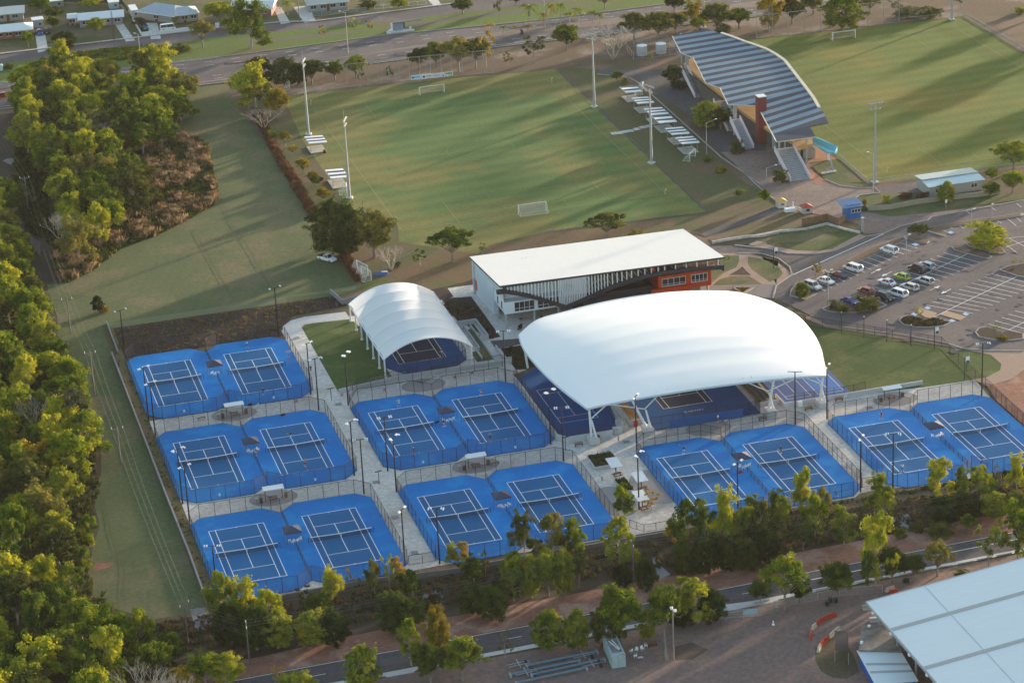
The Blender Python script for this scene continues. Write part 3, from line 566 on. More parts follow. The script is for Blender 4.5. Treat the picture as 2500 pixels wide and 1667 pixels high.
def picnic(x, y, label, rz=0.):
    t = thing('picnic_table', label, 'table', (x,y,.12), rz, 'timber picnic tables')
    MB().box((0,0,.74),(1.8,.75,.06)).build('tabletop', WOOD, t, world=False)
    for s in (-1,1):
        MB().box((0,s*.62,.45),(1.8,.3,.05)).build('seat', WOOD, t, world=False); MB().box((s*.65,0,.36),(.07,1.2,.07)).bar((s*.65,-.2,0),(s*.65,0,.72),.07).bar((s*.65,.2,0),(s*.65,0,.72),.07).build('frame', BLACK, t, world=False)
def bin_(x, y, label, m=WOOD, cap=BLACK):
    t = thing('litter_bin', label, 'bin', (x,y,.12), 0, 'bins along the court paths')
    MB().box((x,y,.55),(.6,.6,.85)).build('body', m, t); MB().box((x,y,1.02),(.66,.66,.08)).build('lid', cap, t)
def fountain(x, y, label):
    t = thing('drinking_fountain', label, 'drinking fountain', (x,y,.12), 0, 'drinking fountains')
    MB().box((x,y,.55),(.35,.35,.9)).build('pedestal', GALV, t); MB().tube([(x,y,1.0),(x,y,1.08)], .26, 10).build('bowl', CONC2, t)
for sx, sy, ds in ((14.9,-10.4,'between the back and middle rows, left side'),(14.9,-54.2,'between the middle and front rows, left side'),(56.7,-54.2,'between the two centre pairs of courts'),(147.6,-53.6,'behind the far right pair by the lawn wall')):
    shelter(sx, sy, 'small white flat-roofed shelter '+ds)
    picnic(sx-.2, sy-.2, 'brown picnic table under the shelter '+ds, .1)
    bin_(sx-2.7, sy-.6, 'brown timber-clad bin left of the shelter '+ds); bin_(sx+2.5, sy+.2, 'brown timber-clad bin right of the shelter '+ds)
    fountain(sx-3.6, sy-.2, 'grey drinking fountain left of the shelter '+ds)
bench(7.8,-9.9,'low brown bench alone on the path behind the middle row left court', .15, back=False); bench(60.5,-54.6,'low brown bench right of the centre shelter', .1, back=False)
bench(79.0,-52.3,'brown bench against the white wall left of the big canopy corner pillar', .05); bench(118.5,-54.0,'brown bench by the white wall near the third canopy pillar', 0); bench(129.2,-52.8,'brown bench against the wall left of the right-hand canopy pillar', .05); bench(136.9,-50.6,'dark bench against the lawn wall right of the canopy', .05)
bin_(83.6,-50.8,'brown bin right of the corner canopy pillar'); bin_(133.8,-51.4,'brown bin beside the right-hand canopy pillar')
bin_(100.2,-49.8,'brown bin',) if 0 else None
# ================================================================== SMALL BARREL CANOPY
M_memb = memb('white_membrane', (.86,.86,.87), (.80,.81,.83), .25)
def grid(b, P, nu, nv, mi=0):
    vs = [P(u/nu, v/nv) for u in range(nu+1) for v in range(nv+1)]
    return b.add(vs, [(u*(nv+1)+v, (u+1)*(nv+1)+v, (u+1)*(nv+1)+v+1, u*(nv+1)+v+1) for u in range(nu) for v in range(nv)], mi)
t = thing('barrel_canopy', 'smaller white vaulted fabric canopy over a dark blue court, left of the clubhouse', 'canopy', (59.6,15,0))
X0, X1, Y0, Y1, ZE = 49.6, 69.7, -3.0, 32.4, 4.6
bays = 6
def arch(u): return 3.55*(1-abs(2*u-1)**2.15)
def PC(u, v):
    k = v*bays; f = k-math.floor(k); sag = .18*math.sin(math.pi*f)*(1-abs(2*u-1)**3)
    ex = .25*math.sin(math.pi*f)*(2*u-1)
    return (X0+(X1-X0)*u-ex, Y0+(Y1-Y0)*v, ZE+arch(u)-sag)
grid(MB(), PC, 28, 48).build('membrane', M_memb, t, smooth=True)
b = MB()
for k in range(1,bays):
    v = k/bays; b = MB()
    for u in range(27): p, q = Vector(PC(u/27,v)), Vector(PC((u+1)/27,v)); b.add([p+Vector((0,-.07,.03)),q+Vector((0,-.07,.03)),q+Vector((0,.07,.03)),p+Vector((0,.07,.03))],[(0,1,2,3)])
    b.build('seam', mat('seam_tape', (.55,.57,.60), (.48,.50,.53), 1, .6), t)
b = MB()
for k in range(bays+1):
    y = Y0+(Y1-Y0)*k/bays; pts = [(X0+(X1-X0)*u/16, y, ZE+arch(u/16)-.12) for u in range(17)]; b.tube(pts, .09, 5)
for x in (X0, X1): b.bar((x,Y0,ZE-.1),(x,Y1,ZE-.1),.22)
b.build('arch_frame', WHITE, t)
for k in range(bays+1):
    for x in (X0+.2, X1-.2): MB().tube([(x,Y0+(Y1-Y0)*k/bays+ (.2 if k==0 else 0),0),(x,Y0+(Y1-Y0)*k/bays+(.2 if k==0 else 0),ZE)], .19, 8).tube([(x,Y0+(Y1-Y0)*k/bays,.1),(x,Y0+(Y1-Y0)*k/bays,.45)],.36,8).build('column', WHITE, t)
oc = [(51.2,2.6),(54.2,-2.2),(66.3,-2.0),(69.0,.6),(69.0,29),(66,32),(54,32),(51.2,29)]
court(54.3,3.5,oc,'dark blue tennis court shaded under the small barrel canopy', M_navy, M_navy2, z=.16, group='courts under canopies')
net(54.3,15.4,'net on the court under the small barrel canopy')
fence('court_fence','black fence round the court under the small barrel canopy','fence',[(51.2,29),(51.2,2.6),(54.2,-2.2),(66.3,-2.0),(69.0,.6),(69.0,29)],2.6,3,'black court fences', fl=film('blue_screen',(.01,.04,.14),.4))
# ramp walls east and south of it
def wall(name, label, pts, h, th=.22, m=CONC2, z0=0, cat='wall', group=None):
    pts = [Vector((p[0],p[1],0)) for p in pts]; b = MB()
    for i, (a, c) in enumerate(zip(pts, pts[1:])):
        d = (c-a).normalized(); e = 0 if i == 0 else -th*.48
        a2 = a-d*e*-1 if i else a; b.bar(a2+Vector((0,0,z0+h/2)), c+d*th*.48+Vector((0,0,z0+h/2)), th, h-.002*i)
    o = b.build(name, m); return tag(o, label, cat, group)
W_ = mat('rendered_wall', (.42,.43,.46), (.35,.36,.39), .6, .8)
wall('ramp_wall','low grey wall of the ramp right of the barrel canopy, lawn side',[(72.0,18.2),(73.2,18.4),(73.1,4.5),(72.2,4.4),(72.2,-1.2)],1.0,.25,W_)
wall('ramp_wall','low grey wall wrapping the top of the ramp by the dark bed',[(71.5,20.6),(76.6,20.6),(76.7,10.2),(75.6,10.2)],1.2,.25,W_)
wall('ramp_wall','long low grey wall down the middle of the ramp right of the barrel canopy',[(74.7,18.6),(74.7,-1.6)],.9,.2,W_)
wall('ramp_wall','grey wall on the outer side of the ramp by the tall floodlight',[(76.8,4.0),(76.8,-3.8),(78.2,-3.8)],1.1,.25,W_)
wall('retaining_wall','long pale retaining wall behind the centre courts, below the barrel canopy',[(38.4,-7.0),(46.0,-5.6),(54.4,-4.6),(66,-4.6),(77.9,-4.7)],.95,.3,mat('pale_render', (.50,.51,.53), (.42,.43,.45), .5, .8))
o = MB().prism([(71,-1.4),(74.5,-1.4),(74.5,17),(73.4,17),(73.4,3.8),(71,3.8)], .0, .35).build('planted_strip', M_lawn2); tag(o,'narrow planted strip between the ramp walls','planter')
fence('handrail','thin grey handrail above the long retaining wall','handrail',[(46,-4.3),(54.2,-3.4),(54.2,-2.6)],1.0,1.3,m=GALV,fl=film('clear_rail',(.4,.42,.45),.15),r=.025)
wall('retaining_wall','low wall between centre courts and the big canopy courts',[(75.8,-15.5),(75.8,-47.5),(77.4,-49.6),(87,-49.6)],1.3,.3,MATS['pale_render'])
fence('court_fence','low black fence on the wall left of the big canopy courts','fence',[(76.1,-14.5),(76.1,-47),(77.4,-49.4),(87,-49.4)],1.7,2.6,'black court fences', z=1.0, fl=FILM)
# ================================================================== BIG CANOPY
t = thing('sail_canopy', 'very large white curved canopy sheltering the show court and side courts', 'canopy', (107,-25,0))
def spl(pts, s):
    n = len(pts)-1; x = s*n; i = min(int(x), n-1); f = x-i
    p0 = Vector(pts[max(i-1,0)]); p1 = Vector(pts[i]); p2 = Vector(pts[i+1]); p3 = Vector(pts[min(i+2,n)])
    return .5*((2*p1)+(p2-p0)*f+(2*p0-5*p1+4*p2-p3)*f*f+(3*p1-p0-3*p2+p3)*f**3)
Wd = [(81.3,-51.7),(79.7,-43),(78.5,-34),(77.9,-25),(77.9,-16),(79.0,-8.4)]
Nd = [(79.0,-8.4),(85,-1.6),(92,.8),(101,3.0),(110,3.7),(118,3.0),(126,.6),(132,-3),(136.8,-10.5)]
Ed = [(133.4,-52.3),(136.0,-43.5),(137.6,-38.0),(139.0,-30),(139.2,-20),(136.8,-10.5)]
Sd = [(81.3,-51.7),(92,-51.6),(107,-51.5),(122,-51.8),(133.4,-52.3)]
def PB(u, v):
    S_, N_, W__, E_ = spl(Sd,u), spl(Nd,u), spl(Wd,v), spl(Ed,v)
    c00, c10, c01, c11 = [Vector(q) for q in (Sd[0],Sd[-1],Nd[0],Nd[-1])]
    p = S_*(1-v)+N_*v+W__*(1-u)+E_*u-(c00*(1-u)*(1-v)+c10*u*(1-v)+c01*(1-u)*v+c11*u*v)
    k = v*8; f = k-math.floor(k)
    z = 8.0+ .9*4*u*(1-u)*(1-v)**2 - .8*u*(1-v) + 3.4*(4*u*(1-u))**.8*math.sin(math.pi*v)**.85 - .06*math.sin(math.pi*f)*(4*u*(1-u))
    return (p.x, p.y, z)
grid(MB(), PB, 48, 64).build('membrane', memb('bright_membrane', (.90,.90,.895), (.88,.88,.88), .08), t, smooth=True)
b = MB()
b = MB(); ring = [PB(u/24,0) for u in range(25)]+[PB(1,v/24) for v in range(1,25)]+[PB(1-u/24,1) for u in range(1,25)]+[PB(0,1-v/24) for v in range(1,25)]
b.tube([(p[0],p[1],p[2]-.22) for p in ring], .24, 6); b.build('edge_beam', mat('pale_blue_steel', (.50,.58,.66), (.44,.52,.60), .5, .5), t)
b = MB()
for k in range(1,8): b.tube([Vector(PB(u/20,k/8))-Vector((0,0,.35)) for u in range(21)], .18, 5)
b.build('arch_frame', WHITE, t)
for px, py, u in ((82.0,-51.0,.02),(94.0,-50.2,.23),(120.8,-51.0,.75),(132.2,-51.2,.975)):
    top = Vector(PB(u,.01))-Vector((0,0,.3)); b = MB()
    b.tube([(px+.1,py-.2,1.3),top], [.28,.24], 8); b.tube([(px+.9,py-.9,1.3),(px+.2,py-.3,5.0)], [.24,.2], 8); b.build('column', WHITE, t)
    b = MB()
    for s in (-1,1):
        uu = u+s*.115
        if 0 < uu < 1: b.tube([(px,py-.2,5.2), Vector(PB(uu,.02))-Vector((0,0,.3))], .14, 6)
    b.build('brace', WHITE, t)
    MB().prism([(px-.6,py-1.9),(px+1.4,py-1.9),(px+1.0,py+.7),(px-.6,py+.7)], .1, 1.35).build('plinth', CONC2, t)
for px, py, u in ((80.5,-9,.03),(97,.5,.35),(118,.8,.7),(134,-9,.96)):
    top = Vector(PB(u,.97)); MB().tube([(px,py,0),top], .26, 8).build('column', WHITE, t)
for k, x in enumerate((96.6,98.8,101.0,115.5,117.4)):
    b = MB().box((x,-50.6,7.9),(.6,.4,.7)); b.bar((x,-50.6,8.2),(x,-50.6,8.9),.06); tag(b.build('spotlight', BLACK),('first','second','third','fourth','fifth')[k]+' black spotlight from the left under the big canopy front edge','spotlight','spotlights under the big canopy')
# courts beneath
court(78.8,-38.9,[(76.3,-14.6),(76.3,-46.8),(77.6,-49.3),(87.4,-49.2),(89.6,-45.2),(92.4,-30),(92.4,-10),(88,-8)],'navy blue tennis court half under the left side of the big canopy', M_navy, M_navy, z=.16, group='courts under canopies') if 0 else None
t2 = thing('hot_shot_court','narrow navy practice court half under the left side of the big canopy','tennis court',(83,-30,.16),0,'courts under canopies')
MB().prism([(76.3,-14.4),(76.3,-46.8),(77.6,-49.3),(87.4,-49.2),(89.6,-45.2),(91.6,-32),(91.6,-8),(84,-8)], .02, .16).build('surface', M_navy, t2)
b = MB()
for p, q in (((78.8,-40.1),(87.0,-40.1)),((78.8,-21.7),(87,-21.7)),((78.8,-40.1),(78.8,-21.7)),((87,-40.1),(87,-21.7)),((78.8,-37.3),(87,-37.3)),((78.8,-24.3),(87,-24.3)),((82.8,-37.3),(82.8,-24.3))): b.line(p,q,.09,.17)
b.build('court_lines', LINE, t2)
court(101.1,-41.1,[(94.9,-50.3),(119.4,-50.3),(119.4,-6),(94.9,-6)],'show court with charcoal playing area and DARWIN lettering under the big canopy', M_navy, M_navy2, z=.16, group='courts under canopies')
ct = [o for o in bpy.data.objects if o.name.startswith('tennis_court')][-1]
sc = [o for o in COL.objects if o.get('label','').startswith('show court')][0]
mm = Matrix.Translation(Vector((106.7,-44.4,.175))-BASE[sc.name]); text_mesh('lettering','DARWIN',1.05,LINE,sc,mm,.002)
net(101.1,-29.2,'net on the show court deep under the big canopy')
t3 = thing('practice_court','pair of narrow blue practice courts at the right side of the big canopy','tennis court',(134,-40,.16),0,'courts under canopies')
MB().prism([(124.6,-46.2),(126.4,-48.2),(140.9,-48.4),(141,-33.8),(141.6,-24),(124.6,-24)], .02, .16).build('surface', mat('mid_navy', (.03,.085,.30), (.025,.07,.25), .2, .5), t3)
MB().sheet(rect(134.1,-46.4,139.9,-26),.166).build('playing_area', mat('bright_panel', (.02,.13,.42), (.015,.11,.38), .2, .5), t3)
b = MB()
for x0_, x1_ in ((127.1,132.4),(134.1,139.9)):
    for p, q in (((x0_,-46),(x1_,-46)),((x0_,-46),(x0_,-26)),((x1_,-46),(x1_,-26)),((x0_,-44.4),(x1_,-44.4)),(((x0_+x1_)/2,-44.4),((x0_+x1_)/2,-27))): b.line(p,q,.09,.175)
b.build('court_lines', LINE, t3)
# bleachers
def bleacher(x0, x1, y0, y1, low_at_right, label, seatcol):
    t = thing('grandstand_seating', label, 'bleachers', (x0,y0,.1), 0, 'tiered seating beside the show court'); n = 4
    for k in range(n):
        a = x0+(x1-x0)*k/n; c = x0+(x1-x0)*(k+1)/n; h = .45+.42*((n-1-k) if low_at_right else k)
        MB().prism(rect(a+.002*k,y0,c,y1), .12, h).build('tier', mat('bleacher_concrete', (.36,.29,.20), (.30,.24,.17), .5, .8), t)
        b = MB()
        for j in range(int((y1-y0)/.62)):
            y = y0+.4+j*.62; b.box(((a+c)/2,y,h+.32),(.42,.44,.06)); b.box(((a+c)/2+(-.2 if low_at_right else .2),y,h+.5),(.05,.44,.34))
        b.build('seat_row', seatcol, t)
    return t
bleacher(92.0,94.7,-45.6,-12,True,'tiered seats with ochre chairs left of the show court under the big canopy', mat('ochre_seats', (.25,.14,.035), (.18,.10,.03), 2, .6))
bleacher(120.4,123.9,-46.5,-12,False,'tiered dark grey seats right of the show court under the big canopy', mat('grey_seats', (.10,.105,.12), (.07,.07,.085), 2, .6))
wall('stand_wall','pale wall on the left side of the ochre seating',[(91.6,-46.3),(91.6,-14)],1.9,.25,W_); wall('stand_wall','pale end wall in front of the ochre seating',[(91.6,-46.2),(94.9,-46.2)],1.2,.25,W_)
wall('stand_wall','pale end wall in front of the dark grey seating',[(120.2,-47.4),(124.6,-47.4)],1.2,.25,W_)
o = MB().prism([(87.6,-48.6),(91.4,-46.4),(91.4,-12),(91.0,-12),(91.0,-44)], .02, .17).build('stair_landing', CONC); tag(o,'brown concrete steps and landing left of the ochre seating','steps')
o = MB(); [o.box((90.3,-47.4+k*.4,.2+k*.08),(2.1,.4,.16+k*.16)) for k in range(7)]; tag(o.build('concrete_steps', CONC),'flight of concrete steps up to the ochre seating','steps')
wall('cabinet_wall','stepped white wall block beside the concrete steps',[(87.3,-49.2),(89.0,-49.2)],1.7,.5,MATS['pale_render'])
o = MB().box((89.6,-47.6,1.2),(.4,2.6,2.4)).build('gable_wall', W_); tag(o,'short raked white wall left of the concrete steps','wall')
tag(MB().box((87.9,-49.65,.75),(.95,.25,1.2)).build('meter_cabinet', GALV),'grey metal cabinet against the white wall block by the steps','cabinet')
for x, y, ds in ((92.9,-47.3,'left'),(122.4,-48.3,'right')):
    t = thing('fire_hose_cabinet','red fire hose cabinet by the %s seating under the big canopy'%ds,'cabinet',(x,y,.1),0,'red fire cabinets'); MB().box((x,y,.75),(.8,.35,1.1)).build('body', RED, t); MB().box((x,y-.19,.78),(.28,.02,.28)).build('sign_patch', WHITE, t)
SCR = film('blue_windscreen', (.005,.09,.30), .82)
fence('court_fence','tall black fence across the front of the show court','fence',[(95,-50.6),(119.2,-50.6),(119.2,-47.6)],3.0,2.4,'black court fences', mid=True)
o = MB().box((107.3,-50.75,1.05),(16.2,.05,1.9)).build('windscreen', SCR); tag(o,'long translucent blue windscreen on the show court front fence','windscreen')
wall('retaining_wall','pale wall in front of the courts right of the big canopy',[(125.2,-44),(125.2,-49.2),(140.9,-49.2),(156.5,-49.0)],1.0,.3,MATS['pale_render'])
fence('court_fence','low black fence on the wall right of the big canopy','fence',[(127.5,-49.0),(140.9,-49.0),(143.8,-48.4)],1.6,2.2,'black court fences', z=.9)
tag(MB().box((128.3,-50.2,.7),(.9,.7,1.2)).build('meter_cabinet', PLASTIC),'white cabinet at the wall between the two right canopy pillars','cabinet')
for x, y, c, ds in ((110.3,-52.2,RED,'red chair on the path in front of the show court windscreen'),(48.5,-10.4,PLASTIC,'white chair behind the centre pair fence'),(47.9,-10.1,RED,'red chair beside a white chair behind the centre pair'),(63.9,-8.9,BLACK,'black chair against the fence behind the centre right court'),(68.1,-8.2,BLACK,'black chair near the tall floodlight behind the centre right court'),(38.6,-9.2,RED,'red chair at the end of the long retaining wall'),(28.6,-9.0,RED,'red chair on the path behind the middle left courts'),(20.3,-8.0,PLASTIC,'white stool on the path in front of the back row'),(138.7,-49.9,PLASTIC,'white chair by the wall right of the big canopy')):
    q = put(CH,(x,y,.13),1.2,ds,'loose chairs', mats=None if c is PLASTIC else dict(seat=c,backrest=c,leg=c,armrest=c)); q['group'] = 'loose chairs'
# ================================================================== CLUBHOUSE
t = thing('clubhouse', 'two-storey clubhouse with long white roof, curved charcoal beam, white fins and red upper room', 'building', (107,28,0)); CLUB = t
CH_ = flat('charcoal_cladding', (.030,.030,.042), .5); M_roof = mat('white_roof_sheet', (.60,.61,.63), (.56,.57,.59), 1.6, .45, stretch=(.6,.04,1,0)); M_red = flat('orange_red_cladding', (.50,.05,.012), .6); WW = mat('white_cladding', (.52,.60,.68), (.48,.55,.62), .4, .6)
RC = [(80.8,13.4,10.95),(134.1,12.2,10.55),(133.4,39.2,8.3),(80.9,40.9,8.3)]
vs = RC+[(x,y,z+.35) for x,y,z in RC]
MB().add([Vector(v)-Vector((0,0,.15)) for v in RC]+[Vector(v)+Vector((0,0,.22)) for v in RC], ((0,3,2,1),(0,1,5,4),(1,2,6,5),(2,3,7,6),(3,0,4,7))).build('roof_edge', CH_, t)
MB().add([Vector(v)+Vector((0,0,.24)) for v in RC]+[Vector(v)+Vector((0,0,.30)) for v in RC], ((0,3,2,1),(4,5,6,7),(0,1,5,4),(1,2,6,5),(2,3,7,6),(3,0,4,7))).build('roof', M_roof, t)
b = MB(); [b.box((91.5+k*1.2,33+k*.3,9.1),(.15,.15,.6)) for k in range(2)]; b.build('roof_vent', GALV, t)
beam = [(80.5,9.1),(82.5,9.0),(85,8.2),(87.8,7.2),(90.6,6.0),(93.6,4.5),(96.6,3.1),(99.4,3.9),(102.2,4.75),(105.2,5.7),(108.1,6.5),(114,7.6),(120,8.05),(125.8,7.95),(134.6,7.3)]
beam = [(p-.45, q+.75) for p, q in beam]
b = MB()
for (x0_,z0_),(x1_,z1_) in zip(beam, beam[1:]):
    wd0 = wd1 = .95
    b.add([(x0_,12.9,z0_-.48),(x1_,12.8,z1_-.48),(x1_,12.8,z1_+.48),(x0_,12.9,z0_+.48),(x0_,13.8,z0_-.48),(x1_,13.7,z1_-.48),(x1_,13.7,z1_+.48),(x0_,13.8,z0_+.48)], ((0,1,2,3),(7,6,5,4),(3,2,6,7),(1,0,4,5)))
b.box((134.0,22.5,7.9),(.5,19.5,1.4)); b.build('curved_beam', CH_, t)
def bz(x):
    for (x0_,z0_),(x1_,z1_) in zip(beam, beam[1:]):
        if x0_ <= x <= x1_: return z0_+(z1_-z0_)*(x-x0_)/(x1_-x0_)
    return 7.3
fx = []; x = 82.6
while x < 134:
    fx.append(x); x += (.8 if x < 94 else .4 if x < 101 else .75 if x < 106 else 1.15 if x < 112 else 1.6 if x < 120 else 2.6)
for x in fx:
    zt = 10.9-(x-81)*.0075-.2; zb = bz(x)+.4
    if zt-zb > .3: MB().box((x,13.3,(zt+zb)/2),(.2,.3,zt-zb)).build('fin', WHITE, t)
b = MB()
x = 100.0
while x < 132:
    zt = 10.5; zb = bz(x)+.4
    if zt-zb > .4: b.bar((x,13.9,zt),(x+min(3.4,(zt-zb)*.62),13.9,zb),.1)
    x += .9 if x < 106 else 1.5
b.build('diagonal_struts', flat('grey_strut', (.30,.31,.34), .5), t)
# volumes
MB().box((93.0,26.2,6.9),(20.4,18,4.0)).build('upper_wall', mat('white_upper', (.74,.80,.86), (.70,.75,.8), .5, .6), t)
b = MB(); b.prism([(81.2,40.2),(85.0,40.2),(83.2,24),(81.9,24)], .1, 8.0); b.build('west_wall', WW, t)
MB().add([(82.1,15.2,6.4),(82.1,24,6.4),(81.4,40,3.4),(81.4,40,8.1),(81.6,14.2,10.6),(81.5,24.5,9.9)], ((0,4,5,1),(1,5,3,2))).build('side_panel', WW, t)
MB().prism(rect(84.5,31,131,38.5), .1, 7.9).build('north_wall', WW, t)
# projecting white box with windows
MB().prism([(82.0,14.5),(96.0,14.5),(96.0,21.5),(82.2,33)], 3.65, 6.5).build('white_room', mat('white_room', (.70,.75,.79), (.66,.70,.75), .5, .5), t)
for x0_, x1_ in ((84.3,89.0),(89.8,95.0)):
    w_ = MB().box(((x0_+x1_)/2,14.46,5.15),(x1_-x0_,.06,2.2)).build('window', GLASS, t)
    b = MB(); n = 4
    for k in range(n+1): b.box((x0_+(x1_-x0_)*k/n,14.41,5.15),(.09,.05,2.2))
    b.box(((x0_+x1_)/2,14.40,4.75),(x1_-x0_,.05,.08)); b.box(((x0_+x1_)/2,14.40,4.02),(x1_-x0_,.05,.1)); b.box(((x0_+x1_)/2,14.40,6.28),(x1_-x0_,.05,.1)); o = b.build('frame', WHITE, w_, world=False); 
    o.data.transform(Matrix.Translation(-BASE[t.name]))
for y in (17,20.5,25.5): MB().box((81.98+(y-14.5)*.008,y,5.1),(.08,.7,1.7)).build('side_window', GLASS, t)
MB().box((97.5,22,7.4),(2,14,1)).build('parapet', WW, t)
for x, y in ((82.3,14.9),(89.3,16.0),(95.2,16.4),(82.3,21.5),(106,17),(118,17),(126.8,15.4),(132.4,19.5)): MB().tube([(x,y,.1),(x,y,3.7)], .26, 10).build('pillar', GALV if 0 else mat('grey_pillar', (.36,.38,.43), (.33,.35,.4), 1, .6), t)
MB().tube([(81.1,38.2,.1),(81.1,38.2,4.2)], .3, 10).tube([(81.1,38.2,4.2),(81.1,38.2,8.2)], .1, 8).build('pillar', MATS['grey_pillar'], t)
MB().box((81.3,37.2,2.6),(.2,.9,2.4)).build('orange_banner', flat('orange_panel', (.65,.10,.03), .5), t)
# dark recess behind the fins, terrace
MB().box((108,24.5,6.6),(17,13,3.1)).build('inner_glass_hall', GLASS, t)
b = MB(); b.box((104,18.2,3.75),(14,5.6,.25)); b.build('balcony_floor', CH_, t)
MB().box((110.5,21,3.2),(19,11,1.0)).build('floor_slab', CH_, t)
MB().box((109.5,15.9,4.3),(17,.15,1.1)).build('balcony_screen', CH_, t)
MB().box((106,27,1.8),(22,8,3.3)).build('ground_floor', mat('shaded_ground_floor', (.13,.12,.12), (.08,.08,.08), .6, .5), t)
MB().prism([(118.8,14.6),(131.7,14.6),(131.7,26),(118.8,26)], 3.4, 7.3).build('red_room', M_red, t)
MB().prism([(117.0,13.7),(126.8,13.7),(126.8,14.55),(117.0,14.55)], 3.3, 4.5).build('red_balcony', M_red, t)
MB().prism([(118.8,17.5),(130,17.5),(130,27),(118.8,27)], .1, 3.3).build('lower_room', mat('beige_wall', (.30,.27,.22), (.25,.22,.18), 1, .7), t)
for x0_, x1_ in ((119.7,125.4),(126.8,130.7)):
    w_ = MB().box(((x0_+x1_)/2,14.56,5.7),(x1_-x0_,.06,1.8)).build('window', GLASS, t); b = MB(); n = 4
    for k in range(n+1): b.box((x0_+(x1_-x0_)*k/n,14.50,5.7),(.1,.05,1.8))
    b.box(((x0_+x1_)/2,14.49,6.62),(x1_-x0_+.1,.05,.12)); b.box(((x0_+x1_)/2,14.49,5.25),(x1_-x0_,.05,.06)); b.box(((x0_+x1_)/2,14.49,4.8),(x1_-x0_+.1,.05,.12)); o = b.build('frame', WHITE, w_, world=False); o.data.transform(Matrix.Translation(-BASE[t.name]))
b = MB(); b.box((126,20,8.45),(14,10,.2)); [b.bar((114+k*2.2,14,9.9),(114+k*2.2,36,8.3),.16) for k in range(9)]; b.build('eaves_beams', flat('brown_beams', (.12,.06,.045), .6), t)
for x, y, m_, ds in ((86.6,17.8,WOOD,'brown chairs under the white room of the clubhouse'),(91.3,17.2,WOOD,'small brown table under the clubhouse')): 
    tt = thing('cafe_table', ds, 'table', (x,y,.12), 0, 'cafe furniture'); MB().tube([(x,y,.7),(x,y,.75)],.45,10).build('tabletop', m_, tt); MB().tube([(x,y,.1),(x,y,.7)],.05,6).build('leg', BLACK, tt)
for x, y, ds in ((85.2,15.6,'black stack of chairs on the clubhouse terrace'),(84.8,14.2,'black stack of chairs by the corner pillar'),):
    tt = thing('stacked_chairs', ds, 'chairs', (x,y-1.5,.12), 0); b = MB(); [b.box((x+.1*k,y-1.5,.45+k*.12),(1.0,.6,.06),rz=.4+k*.2) for k in range(4)]; b.build('seats', BLACK, tt); MB().bar((x-.3,y-1.7,.1),(x-.3,y-1.7,.6),.06).bar((x+.4,y-1.3,.1),(x+.4,y-1.3,.6),.06).build('legs', BLACK, tt)
# planters and angled shelters of the plaza
def planter(pts, h, label):
    t = thing('raised_planter', label, 'planter', (pts[0][0],pts[0][1],.1), 0, 'raised planters in the plaza')
    c = sum((Vector((*p,0)) for p in pts), Vector())/len(pts); MB().prism(pts, .08, h).build('wall', CONC2, t)
    inn = [((p[0]*.93+c.x*.07),(p[1]*.93+c.y*.07)) for p in pts]; MB().prism(inn, h, h+.02).build('soil', M_mulch, t)
    b = MB(); rr = random.Random(3)
    x0_ = min(p[0] for p in inn); x1_ = max(p[0] for p in inn); y0_ = min(p[1] for p in inn); y1_ = max(p[1] for p in inn)
    for k in range(420):
        px, py = rr.uniform(x0_,x1_), rr.uniform(y0_,y1_); a = rr.uniform(0,6.28); hh = rr.uniform(.2,.6); d = Vector((math.cos(a),math.sin(a),0))
        b.add([Vector((px,py,h))-d*.1, Vector((px,py,h))+d*.1, Vector((px,py,h+hh))+Vector((rr.uniform(-.2,.2),rr.uniform(-.2,.2),0))], [(0,1,2)])
    b.build('plants', leafmat('planter_green', (.02,.045,.01), (.035,.065,.012), (.06,.09,.02)), t)
planter([(78.8,-58.2),(78.6,-64.4),(84.0,-64.4),(84.2,-58.2)], .7, 'square white planter full of dark shrubs left of the courts')
planter([(80.6,-70.8),(80.9,-76.8),(83.0,-77),(82.9,-70.8)], .6, 'narrow planter between the two angled picnic shelters')
for cx, cy, sx, ds in ((81.7,-67.9,1,'angled white picnic shelter beside the square planter'),(84.4,-76.0,1,'angled pale picnic shelter in the middle of the plaza'),(81.9,-84.2,1,'angled pale picnic shelter nearest the trees in the plaza')):
    tt = thing('picnic_shelter', ds, 'shelter', (cx,cy,.1), 0, 'angled shelters in the plaza')
    MB().add([(cx-1.2,cy-2,2.6),(cx+1.2,cy-2,2.6),(cx+1.2,cy+2.1,2.9),(cx-1.2,cy+2.1,2.9),(cx-1.2,cy-2,2.7),(cx+1.2,cy-2,2.7),(cx+1.2,cy+2.1,3.0),(cx-1.2,cy+2.1,3.0)], ((0,3,2,1),(4,5,6,7),(0,1,5,4),(1,2,6,5),(2,3,7,6),(3,0,4,7))).build('roof', WHITE, tt)
    MB().bar((cx+.4,cy+.2,.1),(cx-.2,cy-1.2,2.7),.14).build('post', BLACK, tt); MB().bar((cx+.4,cy+.2,.1),(cx+.9,cy+1.6,2.8),.14).build('post', BLACK, tt)
    picnic(cx+.3, cy-1.0, 'orange-brown picnic table under the '+ds, .2)
fountain(78.6,-69.5,'grey drinking fountain left of the plaza planters')
fence('plaza_fence','black wire fence and gate along the plaza edge by the trees','fence',[(77.3,-91.2),(79.2,-94.3),(88.9,-94.3)],1.6,2.2,gates=[((84.6,-94.3),(1.6,0))])
fence('path_end_fence','black wire fence closing the end of the long walkway between courts','fence',[(33.5,-91.6),(38.8,-91.6)],2.0,2.6)
fence('path_end_fence','black wire fence closing the walkway between the right pairs of courts','fence',[(125.4,-91),(130.4,-91)],2.0,2.6)
